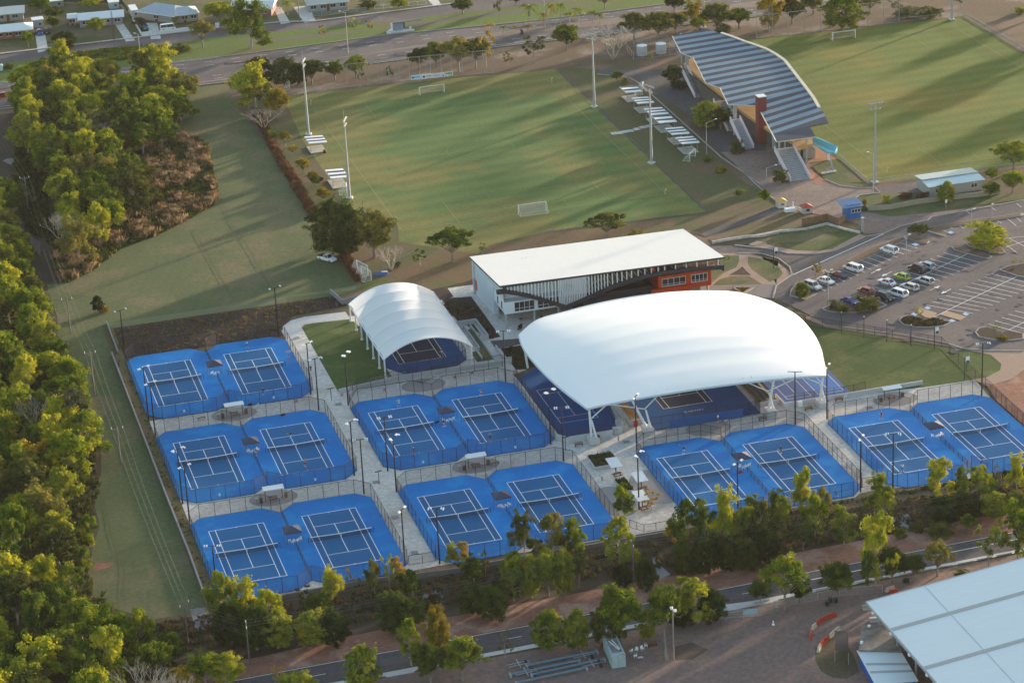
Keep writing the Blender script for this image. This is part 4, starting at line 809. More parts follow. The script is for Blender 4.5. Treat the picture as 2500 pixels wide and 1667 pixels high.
fence('boundary_fence','tall black wire fence curving round the event lawn','fence',[(140,-3),(148.6,-12),(166.4,-29.7),(168.7,-31.7),(168.2,-41.8),(167.9,-50.9),(168,-61),(167.3,-76),(170,-90)],2.4,4.3,r=.05)
fence('court_fence','black fence over the low wall behind the centre courts','fence',[(39.4,-13),(42.5,-6.6),(55.1,-6.3),(56.6,-8.6),(59.4,-6.6),(75.5,-6.3)],2.9,3.0,'black court fences')
# perimeter walls
wall('perimeter_wall','long low concrete wall along the mown strip, left of the courts',[(-5.4,33.5),(-5.3,-46),(-5.1,-73),(-5.3,-94.1),(-3.9,-94.9)],.8,.3,mat('grey_block_wall', (.26,.26,.29), (.20,.20,.22), .7, .85))
wall('perimeter_wall','low wall round the back left corner of the dark garden bed',[(-4.0,33.5),(-3.9,53)],.7,.25,MATS['grey_block_wall'])
wall('retaining_wall','low concrete retaining wall in front of the courts above the drain',[(6,-96.4),(24.7,-96.0),(34.4,-97.0),(41.7,-97.6),(56.3,-97.0),(70.5,-97.1),(84,-97.2),(92,-96.9)],1.0,.3,mat('weathered_wall', (.24,.225,.21), (.17,.16,.15), .6, .9))
wall('retaining_wall','short grey walls at the corner behind the barrel canopy',[(49.2,52),(50.4,44),(54.5,45.2)],1.2,.3,MATS['grey_block_wall'])
wall('garden_wall','pale curved wall along the small triangular lawn near the ticket booth',[(p.x,p.y) for p in poly('g', [(1812,655),(1900,635),(2100,605),(2220,600),(2352,570)])+poly('h', [(150,600),(360,560),(560,545),(735,500),(880,545),(1000,572)])],.6,.35,CONC)
wall('entry_wall','long cream wall with wire fence beside the ticket booth road',[(p.x,p.y) for p in poly('h', [(1055,385),(1250,375),(1480,330),(1700,300),(1960,275),(2150,250)])],1.3,.2,mat('cream_wall', (.36,.32,.24), (.29,.25,.19), .5, .8))
wall('privacy_screen','brown slatted screen fence behind the triangular lawn',[(p.x,p.y) for p in poly('h', [(530,510),(640,490),(740,470),(830,510),(890,470)])],2.0,.12,mat('brown_screen', (.24,.15,.085), (.15,.09,.055), 1, .8), cat='fence')
# ================================================================== STADIUM GRANDSTAND
def X3(x, y, z=0.): return G(1640+x*.25516, 60+y*.25516, z)
M_lt = mat('pale_blue_roofing', (.20,.28,.355), (.17,.245,.31), .5, .75, spec=.1); M_dk = mat('slate_roofing', (.062,.072,.10), (.052,.06,.085), .5, .7, spec=.1)
t = thing('grandstand', 'curved football grandstand with fan-striped blue and slate roof, stairs and red lift tower', 'grandstand', (188,135,0)); GS = t
zw, ze = 9.3, 10.6
Wl = [(5,110),(85,270),(145,294),(205,320),(265,440),(325,560),(395,582),(460,605),(500,685),(540,768),(680,770),(820,778),(900,928),(1000,1118)]
El = [(350,45),(465,90),(585,130),(700,175),(800,207),(900,245),(985,292),(1070,352),(1140,440),(1210,530),(1280,620),(1350,715),(1400,805),(1440,815),(1500,940)]
Wp = [X3(x,y,zw) for x, y in Wl]; Ep = [X3(x,y,ze) for x, y in El]
def along(P, s):
    L = [0]
    for a, b in zip(P, P[1:]): L.append(L[-1]+(b-a).length)
    d = s*L[-1]
    for i in range(len(P)-1):
        if d <= L[i+1]+1e-9: return P[i]+(P[i+1]-P[i])*((d-L[i])/(L[i+1]-L[i]))
    return P[-1]
def atY(P, y, z):
    for a, b in zip(P, P[1:]):
        if (a.y-y)*(b.y-y) <= 0 and a.y != b.y: return a+(b-a)*((y-a.y)/(b.y-a.y))
    return P[0] if y > P[0].y else P[-1]
n = 37; dk = MB(); lt = MB()
yW0, yW1 = Wp[0].y-1, 96.; yE0, yE1 = Ep[0].y, Ep[-1].y+5.5
segs = [(Wp[0],Ep[0])]
for k in range(n+1):
    f = k/n; segs.append((atY(Wp, yW0+(yW1-yW0)*f, zw), atY(Ep, (yE0-2)+(yE1-yE0+2)*f, ze)))
def slab(b, a0, a1, c1, c0, th=.3):
    q = [a0,a1,c1,c0]; lo = [Vector(v)-Vector((0,0,th)) for v in q]; b.add([*q,*lo], ((0,1,2,3),(7,6,5,4),(0,4,5,1),(1,5,6,2),(2,6,7,3),(3,7,4,0)))
for k in range(len(segs)-1):
    (a0,c0),(a1,c1) = segs[k], segs[k+1]
    # split so the stepped rear edge follows its outline
    sub = 4
    for j in range(sub):
        f0, f1 = j/sub, (j+1)/sub
        ya, yb = a0.y+(a1.y-a0.y)*f0, a0.y+(a1.y-a0.y)*f1
        p, q = atY(Wp, ya, zw), atY(Wp, yb, zw); e0, e1 = c0+(c1-c0)*f0, c0+(c1-c0)*f1
        mid0 = p+(e0-p)*.5; up = Vector((0,0,.25))
        slab(dk if k%2 == 0 else lt, p, q, e1, e0, .25)
endW = segs[-1][0]; endE = segs[-1][1]
slab(dk, endW, Wp[-1], X3(1375,1070,9.9), X3(1320,975,10.2), .25)
slab(dk, endW, X3(1320,975,10.2), Ep[-1], endE, .25)
dk.build('dark_roof_stripes', M_dk, t); lt.build('light_roof_stripes', M_lt, t)
b = MB(); b.tube([p-Vector((0,0,.1)) for p in Wp], .16, 5); b.tube([p-Vector((0,0,.2)) for p in (Wp[-1], X3(1375,1070,9.9))], .16, 5); b.build('gutter', mat('cream_trim', (.55,.50,.42), (.5,.45,.38), 1, .5), t)
b = MB()
for p, q in zip(Ep[1:12], Ep[2:13]): b.bar(p+Vector((.3,0,.25)), p+(q-p)*.97+Vector((.3,0,.25)), .9, .25)
b.build('front_light_shelf', MATS['cream_trim'], t)
b = MB(); 
for k in range(1, len(segs)-1, 4):
    a, c = segs[k]; b.bar(a-Vector((0,0,.45)), c-Vector((0,0,.45)), .2, .35)
b.build('roof_truss', MATS['cream_trim'], t)
pil = flat('pale_grey_pillar', (.34,.38,.42), .5)
for P_ in ((95,375,275),(145,585,330),(160,585,330),(315,700,560),(335,710,575),(375,750,620),(597,1060,850),(618,1060,850),(970,1190,1060),(985,1195,1080),(1030,1345,1130),(1085,1290,1130),(1258,1270,1100),(1290,1320,1100)):
    bpt = X3(P_[0],P_[1]); MB().bar((bpt.x,bpt.y,0),(bpt.x,bpt.y,9.2),.4).build('pillar', pil, t)
# seating bowl and concourse beneath roof
conc = [X3(120,290,5.2),X3(320,560,5.2),X3(460,620,5.2),X3(560,790,5.2),X3(820,790,5.2),X3(1010,1110,5.2),X3(1200,1090,5.2)]
ring = [(181.5,178),(181.4,160),(181.5,146),(181.5,130),(182.5,112),(184.5,99),(183,94),(189,96),(191.5,103),(193,118),(194.5,135),(195,150),(194,165),(191,182),(186,184)]
MB().prism(ring, 4.4, 5.2).build('concourse_deck', mat('ochre_deck', (.42,.27,.13), (.36,.22,.10), .5, .7), t)
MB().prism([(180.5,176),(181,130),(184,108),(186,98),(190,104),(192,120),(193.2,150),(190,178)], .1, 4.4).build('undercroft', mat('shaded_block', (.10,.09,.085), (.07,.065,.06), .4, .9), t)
b = MB()
for k in range(7): b.prism([(189.5+k*.75,104+k*1.2),(190.2+k*.75,104+k*1.2),(194.3+k*.75,135),(193.5+k*.75,170-k*1.5),(192.5+k*.75,170-k*1.5),(193.5+k*.75,135)], .1, 4.3-k*.55)
b.build('seating_tiers', mat('tier_concrete', (.25,.25,.26), (.2,.2,.21), .5, .8), t)
def stair(x0, x1, yb, yt, zt, side, label='staircase'):
    b = MB(); n = 18
    for k in range(n):
        y0_ = yb+(yt-yb)*k/n; zz = zt*(k+1)/n; b.prism(rect(x0,y0_,x1,y0_+(yt-yb)/n*.98), max(0,zz-.5), zz)
    b.build('staircase', mat('stair_concrete', (.33,.33,.34), (.27,.27,.28), 1, .8), t)
    b = MB()
    for k in range(n+1): b.box(((x0+x1)/2, yb+(yt-yb)*k/n+.06, zt*k/n+.02),((x1-x0)-.3,.2,.06),mi=0)
    for x in (x0,x1):
        b.add([(x-.16,yb,0),(x+.16,yb,0),(x+.16,yt,zt-.4),(x-.16,yt,zt-.4),(x-.16,yb,1.2),(x+.16,yb,1.2),(x+.16,yt,zt+1.1),(x-.16,yt,zt+1.1)], ((0,3,2,1),(4,5,6,7),(0,1,5,4),(1,2,6,5),(2,3,7,6),(3,0,4,7)))
    b.build('balustrade', mat('pinkish_parapet', (.66,.58,.62), (.6,.52,.56), 1, .7), t)
sp = [X3(690,1200), X3(805,1205), X3(1130,1500), X3(1345,1490), X3(225,705), X3(300,708)]
stair(sp[0].x, sp[1].x, sp[0].y, sp[0].y+10.5, 5.2, 1); stair(sp[2].x, sp[3].x-.3, sp[2].y-.6, sp[2].y+11, 5.2, 1); stair(sp[4].x, sp[5].x, sp[4].y, sp[4].y+12, 5.2, 1); stair(177.2,180.8,129,140.5,5.2,1)
MB().box((182.1,116.1,6.7),(2.3,2.4,13.2)).build('lift_tower', mat('brick_red_tower', (.19,.04,.04), (.15,.032,.032), .6, .7), t)
MB().box((182.1,116.1,13.38),(2.4,2.5,.2)).build('tower_cap', WHITE, t)
MB().box((189.2,100.2,1.3),(3.4,2.4,2.3)).build('kiosk', mat('kiosk_beige', (.38,.33,.28), (.3,.26,.22), 1, .7), t)
tq = thing('entrance_canopy','bright turquoise angular awning at the near end of the grandstand','awning',(194,96,0))
q = [X3(1310,1110,3.0),X3(1345,1070,3.6),X3(1400,1080,3.6),X3(1585,1165,3.6),X3(1585,1205,3.0),X3(1560,1220,3.0),X3(1490,1220,3.0)]
b = MB(); b.add([*q,*[v-Vector((0,0,.5)) for v in q]], [(6,5,4,3,2,1,0)]+[(i,(i+1)%7,7+(i+1)%7,7+i) for i in range(7)]+[(7,8,9,10,11,12,13)]); b.build('roof', mat('turquoise_panel', (.10,.46,.60), (.08,.42,.56), 1, .5), tq)
p = X3(1500,1300); MB().tube([(p.x,p.y,0),(p.x,p.y,2.8)],.28,8).build('pillar', PLASTIC, tq)
tq = thing('goal_frame_stand','grey angled steel frame on a concrete base on the triangular lawn','sculpture',(190,84,0)); p = A('d',750,1418); q_ = A('d',785,1410)
MB().box((p.x,p.y,.15),(4.2,1.0,.3),.1).build('base', CONC2, tq); MB().bar((q_.x,q_.y,.3),(q_.x-.5,q_.y+.6,3.4),.35).bar((p.x-.8,p.y,.3),(q_.x-.3,q_.y,1.6),.25).build('frame', GALV, tq)
# water tanks
for x, y, ds in ((1243,455,'left'),(1400,440,'right')):
    p = A('c',x,y+5); tt = thing('water_tank','grey ribbed water tank, the %s one of two behind the grandstand'%ds,'tank',(p.x,p.y+1,0),0,'water tanks')
    MB().tube([(p.x,p.y+1,.05),(p.x,p.y+1,3.0)],1.6,20).build('body', mat('grey_tank', (.42,.43,.45), (.36,.37,.39), 1, .6), tt, smooth=False); MB().tube([(p.x,p.y+1,3.0),(p.x,p.y+1,3.25)],[1.6,.4],20).build('lid', PLASTIC, tt)
fence('tank_fence','grey wire fence round the two water tanks','fence',[(p.x,p.y) for p in poly('c',[(1100,400),(1165,490),(1540,450),(1440,340)])],1.8,3,m=GALV,fl=film('galv_mesh',(.35,.35,.36),.12),closed=True)
# ================================================================== MASTS AND LAMPS
def flood_head(b, x, y, z, rows):
    pass
def mast(x, y, H, label, heads=((-1.8,0),(-.9,0),(0,0),(.9,0),(1.8,0),(-1.2,-1.5),(0,-1.5),(1.2,-1.5)), ang=0.):
    t = thing('floodlight_mast', label, 'floodlight', (x,y,0), ang, 'tall grey football floodlight masts')
    MB().tube([(0,0,.1),(0,0,H*.5),(0,0,H-1.2)], [.42,.3,.17], 8).build('pole', GALV, t, world=False)
    MB().box((0,0,.2),(1.6,1.6,.4)).build('footing', CONC2, t, world=False)
    b = MB(); b.bar((-2,0,H-.6),(2,0,H-.6),.12).bar((-1.4,0,H-2.1),(1.4,0,H-2.1),.12).bar((-.6,0,H-2.1),(-.6,0,H-.4),.1).bar((.6,0,H-2.1),(.6,0,H-.4),.1).tube([(0,0,H-1),(0,0,H+2.3)],.04,4); b.build('crossarm', GALV, t, world=False)
    for dx, dz in heads: MB().box((dx,-.25,H-.35+dz),(.45,.4,.4),M=Matrix.Rotation(.6,3,'X')).build('lamp_head', GALV if 0 else mat('lamp_housing',(.45,.46,.48),(.35,.36,.38),3,.5), t, world=False)
    return t
for (tt_, x, yb, yt), ds, an in ((('b',515,1105,490),'far left mast by the upper left striped shelter',1.2),(('b',852,1625,955),'left mast standing in front of the lower left striped shelter',1.2),(('c',845,880,250),'mast at the far right side of the near pitch',-1.2),(('c',1313,1340,675),'mast beside the row of striped shelters',-1.2),(('d',1130,1500,830),'mast at the near corner of the far pitch',0)):
    p = A(tt_,x,yb) if yb < 1600 else A('f',852,283); mast(p.x, p.y, 21.8, 'tall grey floodlight, '+ds, ang=an)
p = A('d',1760,165); mast(p.x,p.y,22,'tall grey floodlight at the far right corner of the far pitch, its top cut off by the frame'); p = A('c',1750,240); mast(p.x,p.y+1,22,'tall grey floodlight behind the left end of the grandstand roof')
def court_lamp(x, y, H, label, k=2, ang=0.):
    t = thing('court_floodlight', label, 'floodlight', (x,y,.1), ang, 'black court floodlights')
    MB().tube([(0,0,0),(0,0,H)], [.17,.12], 7).build('pole', BLACK, t, world=False)
    MB().bar((-1.35,0,H),(1.35,0,H),.12).build('crossarm', BLACK, t, world=False)
    for sx in (-1,1):
        for j in range(k): MB().box((sx*(1.4-(j%2)*.42),-.15-.45*(j//2),H+.12),(.26,.42,.14),M=Matrix.Rotation(.35,3,'X')).build('lamp_head', PLASTIC, t, world=False)
    return t
L12 = 11.9
for x, y, ds, a, k in ((-2.9,-5.5,'at the front left corner of the back row',.5,2),(-2.8,-14.3,'behind the left corner of the middle row',.5,2),(-2.7,-49.5,'at the front left corner of the middle row',.5,3),(-2.7,-57.9,'behind the left corner of the front row',.5,2),
    (32.5,-5.5,'at the front right corner of the back row, beside the walkway',.6,2),(32.4,-14.4,'behind the right corner of the middle row left pair',.2,3),(38.9,-14.2,'on the walkway behind the centre pair, at the lawn corner',.9,4),(32.4,-49.2,'at the front right corner of the middle row left pair',.6,3),
    (32.4,-58.2,'behind the right corner of the front row left pair',-.2,3),(39.3,-49.5,'at the front left corner of the centre pair behind',0,4),(38.7,-59.6,'behind the left corner of the centre front pair',.8,3),(73.9,-14.5,'at the back right corner of the centre pair, on the retaining wall',-.2,4),
    (73.9,-49.2,'at the front right corner of the centre pair behind',.6,4),(74.0,-58.0,'behind the right corner of the centre front pair',-.2,4),(81.4,-84.6,'in the plaza among the picnic shelters',.8,3),(89.5,-58.4,'just left of the second canopy pillar',.9,2),
    (91.7,-86.1+0,'low in the plaza pair left court',.6,2),(124.0,-58.5,'behind the right corner of the plaza pair, before the big canopy',-.4,2),(131.1,-58.3,'behind the left corner of the far right pair, beside the canopy edge',.9,2),(165.7,-59.0,'behind the right corner of the far right pair',-.2,3),
    (124.3,-92.8,'at the front right corner of the plaza pair',.9,2),(130.9,-93.3,'at the front left corner of the far right pair',-.4,3),(32.8,-91.4,'at the front end of the long walkway, left side',.9,2),(39.1,-93.1,'at the front left corner of the centre front pair',-.4,3),(-3.3,-93.4,'at the front left corner of the front row',-.3,2)):
    if 'low in the plaza' in ds: x, y = A('k',1643,1460).x, A('k',1643,1460).y+1.0; ds = 'rising before the left court of the plaza pair'; x, y = 98.2, -94.6
    court_lamp(x, y, L12 if y > -90 else 11.6, 'tall black floodlight '+ds, k, a)
for t_, x, yb, yt, ds in (('f',270,1420,1020,'black pole lamp at the right end of the dark garden bed'),('e',1020,1530,1205,'thin black pole at the left end of the dark garden bed')):
    p = A(t_,x,yb); court_lamp(p.x,p.y,HT(t_,x,yb,yt),ds,1,.4)
def street_lamp(x, y, H, label, arm=(1.6,0), m=GALV, cat='street lamp'):
    t = thing('street_lamp', label, cat, (x,y,.05), 0, 'street lamps'); b = MB()
    b.tube([(x,y,.05),(x,y,H*.97)],[.13,.07],7); b.build('pole', m, t)
    MB().bar((x,y,H*.96),(x+arm[0],y+arm[1],H),.08).build('arm', m, t); MB().box((x+arm[0],y+arm[1],H),(.6,.3,.14)).build('lamp_head', PLASTIC, t)
for t_, x, yb, yt, arm, ds in (('b',840,440,95,(-1.5,1),'tall grey street lamp on the highway median'),('a',1155,497,275,(-1,.6),'grey street lamp beside the highway left of the median trees'),('c',440,245,-60,(1,1),'tall street lamp among the palms on the median'),
    ('h',745,1165,875,(.9,.2),'car park lamp on the shrubby island by the blue car'),('h',1385,790,585,(.9,.2),'car park lamp beside the accessible bay and dark tree'),('h',1915,668,375,(.9,.2),'car park lamp left of the big yellow-green tree'),
    ('c',1765,1270,1000,(3.2,1.2),'grey L-shaped lamp beside the lower striped shelters'),('d',240,1510,1375,(3.0,1.0),'grey L-shaped lamp on the forecourt left of the near stairs'),('h',1115,245,-90,(-1,1.2),'grey lamp by the near corner of the far pitch'),('h',2085,450,330,(.3,.1),'short lamp at the right edge of the car park'),('p',1468,1500,1385,(1.4,.2),'small curved lamp under the edge of the large white roof')):
    p = A(t_,x,yb); street_lamp(p.x,p.y,max(3,HT(t_,x,yb,yt)),ds,arm)
for x, y, ds in ((36.0,-10.6,'black T-shaped path light near the back row corner'),(36.2,-55.2,'black T-shaped path light near the middle row corner'),(75.9,-53.2,'black T-shaped path light by the centre courts corner')):
    t = thing('path_light', ds, 'path light', (x,y,.1), .2, 'T-shaped path lights'); MB().tube([(0,0,0),(0,0,2.9)],.07,6).build('pole',BLACK,t,world=False); MB().box((0,0,2.95),(1.5,.35,.1)).build('lamp_head',BLACK,t,world=False)
for k, (x, y) in enumerate(((151.3,-16.6),(154.9,-20.9),(158.8,-24.6),(162.6,-29.1))):
    t = thing('banner_pole','slim black pole in the event lawn, number %s from the left of the row along the fence'%('one','two','three','four')[k],'pole',(x,y,.1),0,'slim poles along the lawn fence'); t['label'] = ('leftmost','second from left','third from left','fourth from left')[k]+' slim black pole along the event lawn fence'; MB().tube([(x,y,.1),(x,y,5.2)],.08,6).build('pole',BLACK,t); MB().tube([(x,y,5.2),(x,y,5.4)],.1,6).build('cap',PLASTIC,t)
for x, y, ds in ((166.7,-32.4,'black pole with a white banner at the corner of the lawn fence'),(166.0,-49.8,'black pole with a white and navy banner at the lawn path corner'),(151.8,27.1,'black pole with a white and black banner on the round path lawn')):
    t = thing('banner_pole', ds, 'banner pole', (x,y,.1), 0, 'banner poles'); MB().tube([(x,y,.1),(x,y,5.3)],.09,6).build('pole',BLACK,t)
    MB().box((x+.6,y,4.6),(.9,.05,1.3)).build('banner',PLASTIC,t); MB().box((x+.62,y-.05,4.1),(.7,.04,.5)).build('banner_emblem',CH_,t)
# ================================================================== FOOTBALL FURNITURE
def goal(x, y, label, d, w=7.32, h=2.44, rz=0., m=WHITE, group='football goals'):
    t = thing('football_goal', label, 'goal', (x,y,.15), rz, group); q = w/2; dd = d*2.0
    MB().tube([(-q,0,0),(-q,0,h)],.09,6).build('post',m,t,world=False); MB().tube([(q,0,0),(q,0,h)],.09,6).build('post',m,t,world=False); MB().tube([(-q-.09,0,h),(q+.09,0,h)],.09,6).build('crossbar',m,t,world=False)
    b = MB(); [b.tube([(s*q,0,h),(s*q,dd*.35,h-.1),(s*q,dd,.05),(s*q,0,.05)],.04,4) for s in (-1,1)]; b.tube([(-q,dd,.05),(q,dd,.05)],.04,4); b.build('net_frame',m,t,world=False)
    b = MB(); b.add([(-q,0,h),(q,0,h),(q,dd*.35,h-.1),(-q,dd*.35,h-.1),(q,dd,.05),(-q,dd,.05),(-q,0,0),(q,0,0)], [(0,1,2,3),(3,2,4,5),(0,3,5,6),(1,7,4,2)]); b.build('net', film('white_net',(.6,.6,.58),.22), t, world=False)
p = A('b',1540,775); goal(110.4,196.0,'white football goal at the far end of the near pitch',1); goal(109.3,87.2,'cream football goal at the near end of the near pitch',-1); goal(239.6,198.4,'white football goal at the far end of the far pitch',1)
def frame_goal(t_, x, y, rz, ds, w=5, h=2.2):
    p = A(t_,x,y); goal(p.x,p.y,ds,1,w,h,rz)
frame_goal('c',1240,760,1.2,'white portable goal frame leaning behind the topmost right striped shelters',5.5); frame_goal('c',1650,1310,.9,'white portable goal frame tipped over below the striped shelters',4.5); frame_goal('f',830,240,1.4,'white portable goal beside the lower left striped shelter',3.5); frame_goal('f',960,900,1.9,'grey goal frame stored by the fence end near the barrel canopy',5,2.6); frame_goal('f',990,940,1.9,'second grey goal frame stored by the fence end near the barrel canopy',4.5,2.4); frame_goal('b',355,730,1.6,'old white goal frame at the far left corner of the near pitch',2,2.4)
def strip_shelter(x0, y0, x1, y1, label, n=5, z0=2.5, pad=True):
    t = thing('team_shelter', label, 'shelter', (x0,y0,.1), 0, 'striped-roof shelters'); b = MB(); c = MB()
    for k in range(n):
        ya, yb = y0+(y1-y0)*k/n, y0+(y1-y0)*(k+1)/n; (b if k%2 == 0 else c).add([(x0,ya,z0+.3),(x1,ya,z0+.05),(x1,yb,z0+.05),(x0,yb,z0+.3),(x0,ya,z0+.4),(x1,ya,z0+.15),(x1,yb,z0+.15),(x0,yb,z0+.4)], ((0,3,2,1),(4,5,6,7),(0,1,5,4),(1,2,6,5),(2,3,7,6),(3,0,4,7)))
    b.build('white_roof_strips', WHITE, t); c.build('grey_roof_strips', M_dk, t)
    b = MB(); b.bar((x0,y0,z0+.3),(x1,y0,z0+.05),.16).bar((x0,y1,z0+.3),(x1,y1,z0+.05),.16).bar((x0,y0,z0+.3),(x0,y1,z0+.3),.16).bar((x1,y0,z0+.05),(x1,y1,z0+.05),.16); b.build('roof_edge', WHITE, t)
    for x in (x0+.5,x1-.5):
        for y in (y0+.5,y1-.5): MB().bar((x,y,.1),(x,y,z0+.1),.1).build('post', GALV, t)
    if pad: MB().prism(rect(x0+.2,y0-.6,x1-.4,y1-.8), .05, .22).build('slab', mat('slab_concrete', (.50,.46,.40), (.42,.38,.33), 1, .85), t)
    bench_ = MB().box(((x0+x1)/2,(y0+y1)/2,.55),(x1-x0-2,.4,.08)).build('bench', GALV, t)
strip_shelter(66.0,157.2,71.0,163.5,'striped shelter on the left of the near pitch, upper one'); 
q = [A('f',660,45,3),A('f',815,20,3),A('f',850,85,3),A('f',705,115,3)]; strip_shelter(q[3].x-.2,q[3].y,q[2].x-.5,q[0].y,'striped shelter on the left of the near pitch, lower one')
for ps, ds, n in (([(1045,705),(1175,680),(1235,737),(1100,762)],'topmost striped shelter in the row right of the near pitch',4),([(1145,797),(1275,768),(1332,825),(1200,852)],'second striped shelter in the row right of the near pitch',5),([(1245,885),(1385,858),(1460,925),(1310,945)],'upper half of the long striped shelter right of the near pitch',5),([(1310,945),(1460,925),(1522,985),(1370,1012)],'lower half of the long striped shelter right of the near pitch',4),([(1418,1045),(1555,1018),(1622,1078),(1480,1107)],'fifth striped shelter in the row right of the near pitch',5),([(1502,1122),(1640,1094),(1703,1152),(1565,1182)],'lowest striped shelter in the row right of the near pitch',5)):
    q = [A('c',x,y,3) for x, y in ps]; strip_shelter(q[0].x,q[3].y+.55,q[2].x-.1,q[0].y-.45,ds,n)
for t_, x, y, ds in (('b',646,1260,'black bin with red lid beside the upper left striped shelter'),):
    p = A(t_,x,y); bin_(p.x,p.y,ds,BLACK,RED)
o = MB(); pts = poly('c', [(1005,1100),(1050,1095),(1100,1085),(1140,1080),(1190,1065),(1240,1050),(1290,1040)])
for p in pts: o.box((p.x,p.y,.16),(1.7,2.0,.12))
o = o.build('stepping_path', CONC); o['kind'] = 'structure'
for t_, x, y, ds in (('c',495,680,'far right'),('g',1425,255,'near right'),('d',1782,230,'far right of the far pitch'),('d',1228,1420,'near left of the far pitch'),('b',535,865,'far left')):
    p = A(t_,x,y); t = thing('corner_flag','small white corner flag at the %s corner'%ds,'flag',(p.x,p.y,.1),0,'corner flags'); MB().tube([(p.x,p.y,.1),(p.x,p.y,1.6)],.04,4).build('pole',WHITE,t); MB().box((p.x+.2,p.y,1.4),(.4,.03,.35)).build('flag',flat('yellow_flag',(.6,.55,.2)),t)
GM = film('tall_net', (.35,.32,.30), .07); PALEP = mat('pale_post', (.36,.33,.31), (.30,.28,.26), 1, .6)
fence('ball_fence','very tall pale ball-stop fence behind the far goal of the near pitch','fence',[(89,213),(107.6,212.2),(132.8,209.4)],6.9,3.0,'tall ball-stop fences',m=PALEP,fl=GM,r=.09)
fence('ball_fence','very tall pale ball-stop fence behind the far goal of the far pitch','fence',[(216,210.6),(262,208.9)],7.0,5.0,'tall ball-stop fences',m=PALEP,fl=GM,r=.09)
fence('pitch_fence','low grey fence along the far side of the near pitch, left part','fence',[(66.5,213.5),(89,213.2)],1.3,3.5,m=GALV,fl=film('galv_mesh',(.35,.35,.36),.12)); fence('pitch_fence','low grey fence along the far side of the far pitch','fence',[(262,208.6),(282.5,206.8),(283,170),(282.6,120)],1.3,4,m=GALV,fl=MATS['galv_mesh']); fence('pitch_fence','low grey fence between the far pitch and the portable building','fence',[(196.5,102),(195.7,74.3),(210,73),(226,71.6),(300,66)],1.2,4,m=GALV,fl=MATS['galv_mesh'])
# hoardings
bd = [(107.6,211.55),(113.9,211.0),(120.2,210.35),(126.6,209.7),(132.9,209.0)]
cols = [((.50,.64,.76),'pale blue advertising board with a dark swirl and script, first from the left'),((.66,.70,.76),'white advertising board with a dark diamond emblem, second from the left'),((.66,.68,.76),'white advertising board with a purple line, third from the left'),((.66,.74,.66),'white and green advertising board with black script and a football, fourth from the left')]
xs = [(1353,1440),(1440,1525),(1525,1610),(1610,1697)]
for k in range(4):
    a = Vector((107.9+3.13*k, 211.5-.31*k, .3)); c = Vector((107.9+3.13*(k+1)-.08, 211.5-.31*(k+1), .3)); d = (c-a).normalized(); up = Vector((0,0,1.35)); nn = Vector((d.y,-d.x,0)).normalized()
    t = thing('advertising_board', cols[k][1], 'advertising board', a, 0, 'advertising boards behind the far goal')
    def P3(s, h, e=.0): return a+(c-a)*s+up*h+nn*e
    MB().add([P3(0,0,.04),P3(1,0,.04),P3(1,1,.04),P3(0,1,.04),P3(0,0,-.04),P3(1,0,-.04),P3(1,1,-.04),P3(0,1,-.04)], ((0,1,2,3),(7,6,5,4),(3,2,6,7),(1,0,4,5),(0,3,7,4),(2,1,5,6))).build('panel', flat('board_%s'%('sky','white','lilac','green')[k], cols[k][0], .5), t)
    def mk_(s0,h0,s1,h1,m,nm): MB().add([P3(s0,h0,.06),P3(s1,h0,.06),P3(s1,h1,.06),P3(s0,h1,.06)], [(0,1,2,3)]).build(nm,m,t)
    ink = flat('dark_ink',(.02,.025,.03)); blu = flat('steel_blue_ink',(.12,.26,.40)); pur = flat('purple_ink',(.13,.10,.24)); grn = flat('lime_ink',(.30,.48,.12)); rot = math.atan2(d.y,d.x)
    def disc(s,h,r,m,nm,n=12,a0=0): MB().add([P3(s,h,.065)+d*(r*math.cos(a0+6.283*i/n))+Vector((0,0,r*math.sin(a0+6.283*i/n))) for i in range(n)], [tuple(range(n))]).build(nm,m,t)
    if k == 0: disc(.16,.5,.38,blu,'emblem'); disc(.19,.45,.25,t.children[0].data.materials[0],'emblem_centre'); [mk_(.3+j*.065,.42,.35+j*.065,.62+(j%3)*.05,blu,'lettering') for j in range(9)]
    if k == 1: disc(.22,.45,.45,ink,'emblem',4); disc(.22,.6,.24,t.children[0].data.materials[0],'emblem_centre',4); disc(.22,.62,.1,ink,'emblem_dot'); [mk_(.42+j*.09,.35,.48+j*.09,.72,flat('grey_ink',(.32,.34,.36)) if j<3 else blu,'lettering') for j in range(6)]
    if k == 2: mk_(.02,.42,.98,.5,pur,'stripe'); [mk_(.2+j*.1,.66,.27+j*.1,.8,blu,'lettering') for j in range(6)]; [mk_(.15+j*.09,.18,.21+j*.09,.28,flat('grey_ink',(.32,.34,.36)),'lettering') for j in range(8)]
    if k == 3:
        mk_(.32,.52,.93,.85,ink,'script_panel'); [mk_(.37+j*.09,.6,.43+j*.09,.77,PLASTIC,'lettering') for j in range(6)]; mk_(.52,.05,.98,.36,grn,'green_panel'); disc(.06,.32,.25,ink,'football_patch',5); disc(.3,.15,.2,ink,'football_patch',5); mk_(.16,.72,.33,.85,ink,'kick_stroke')
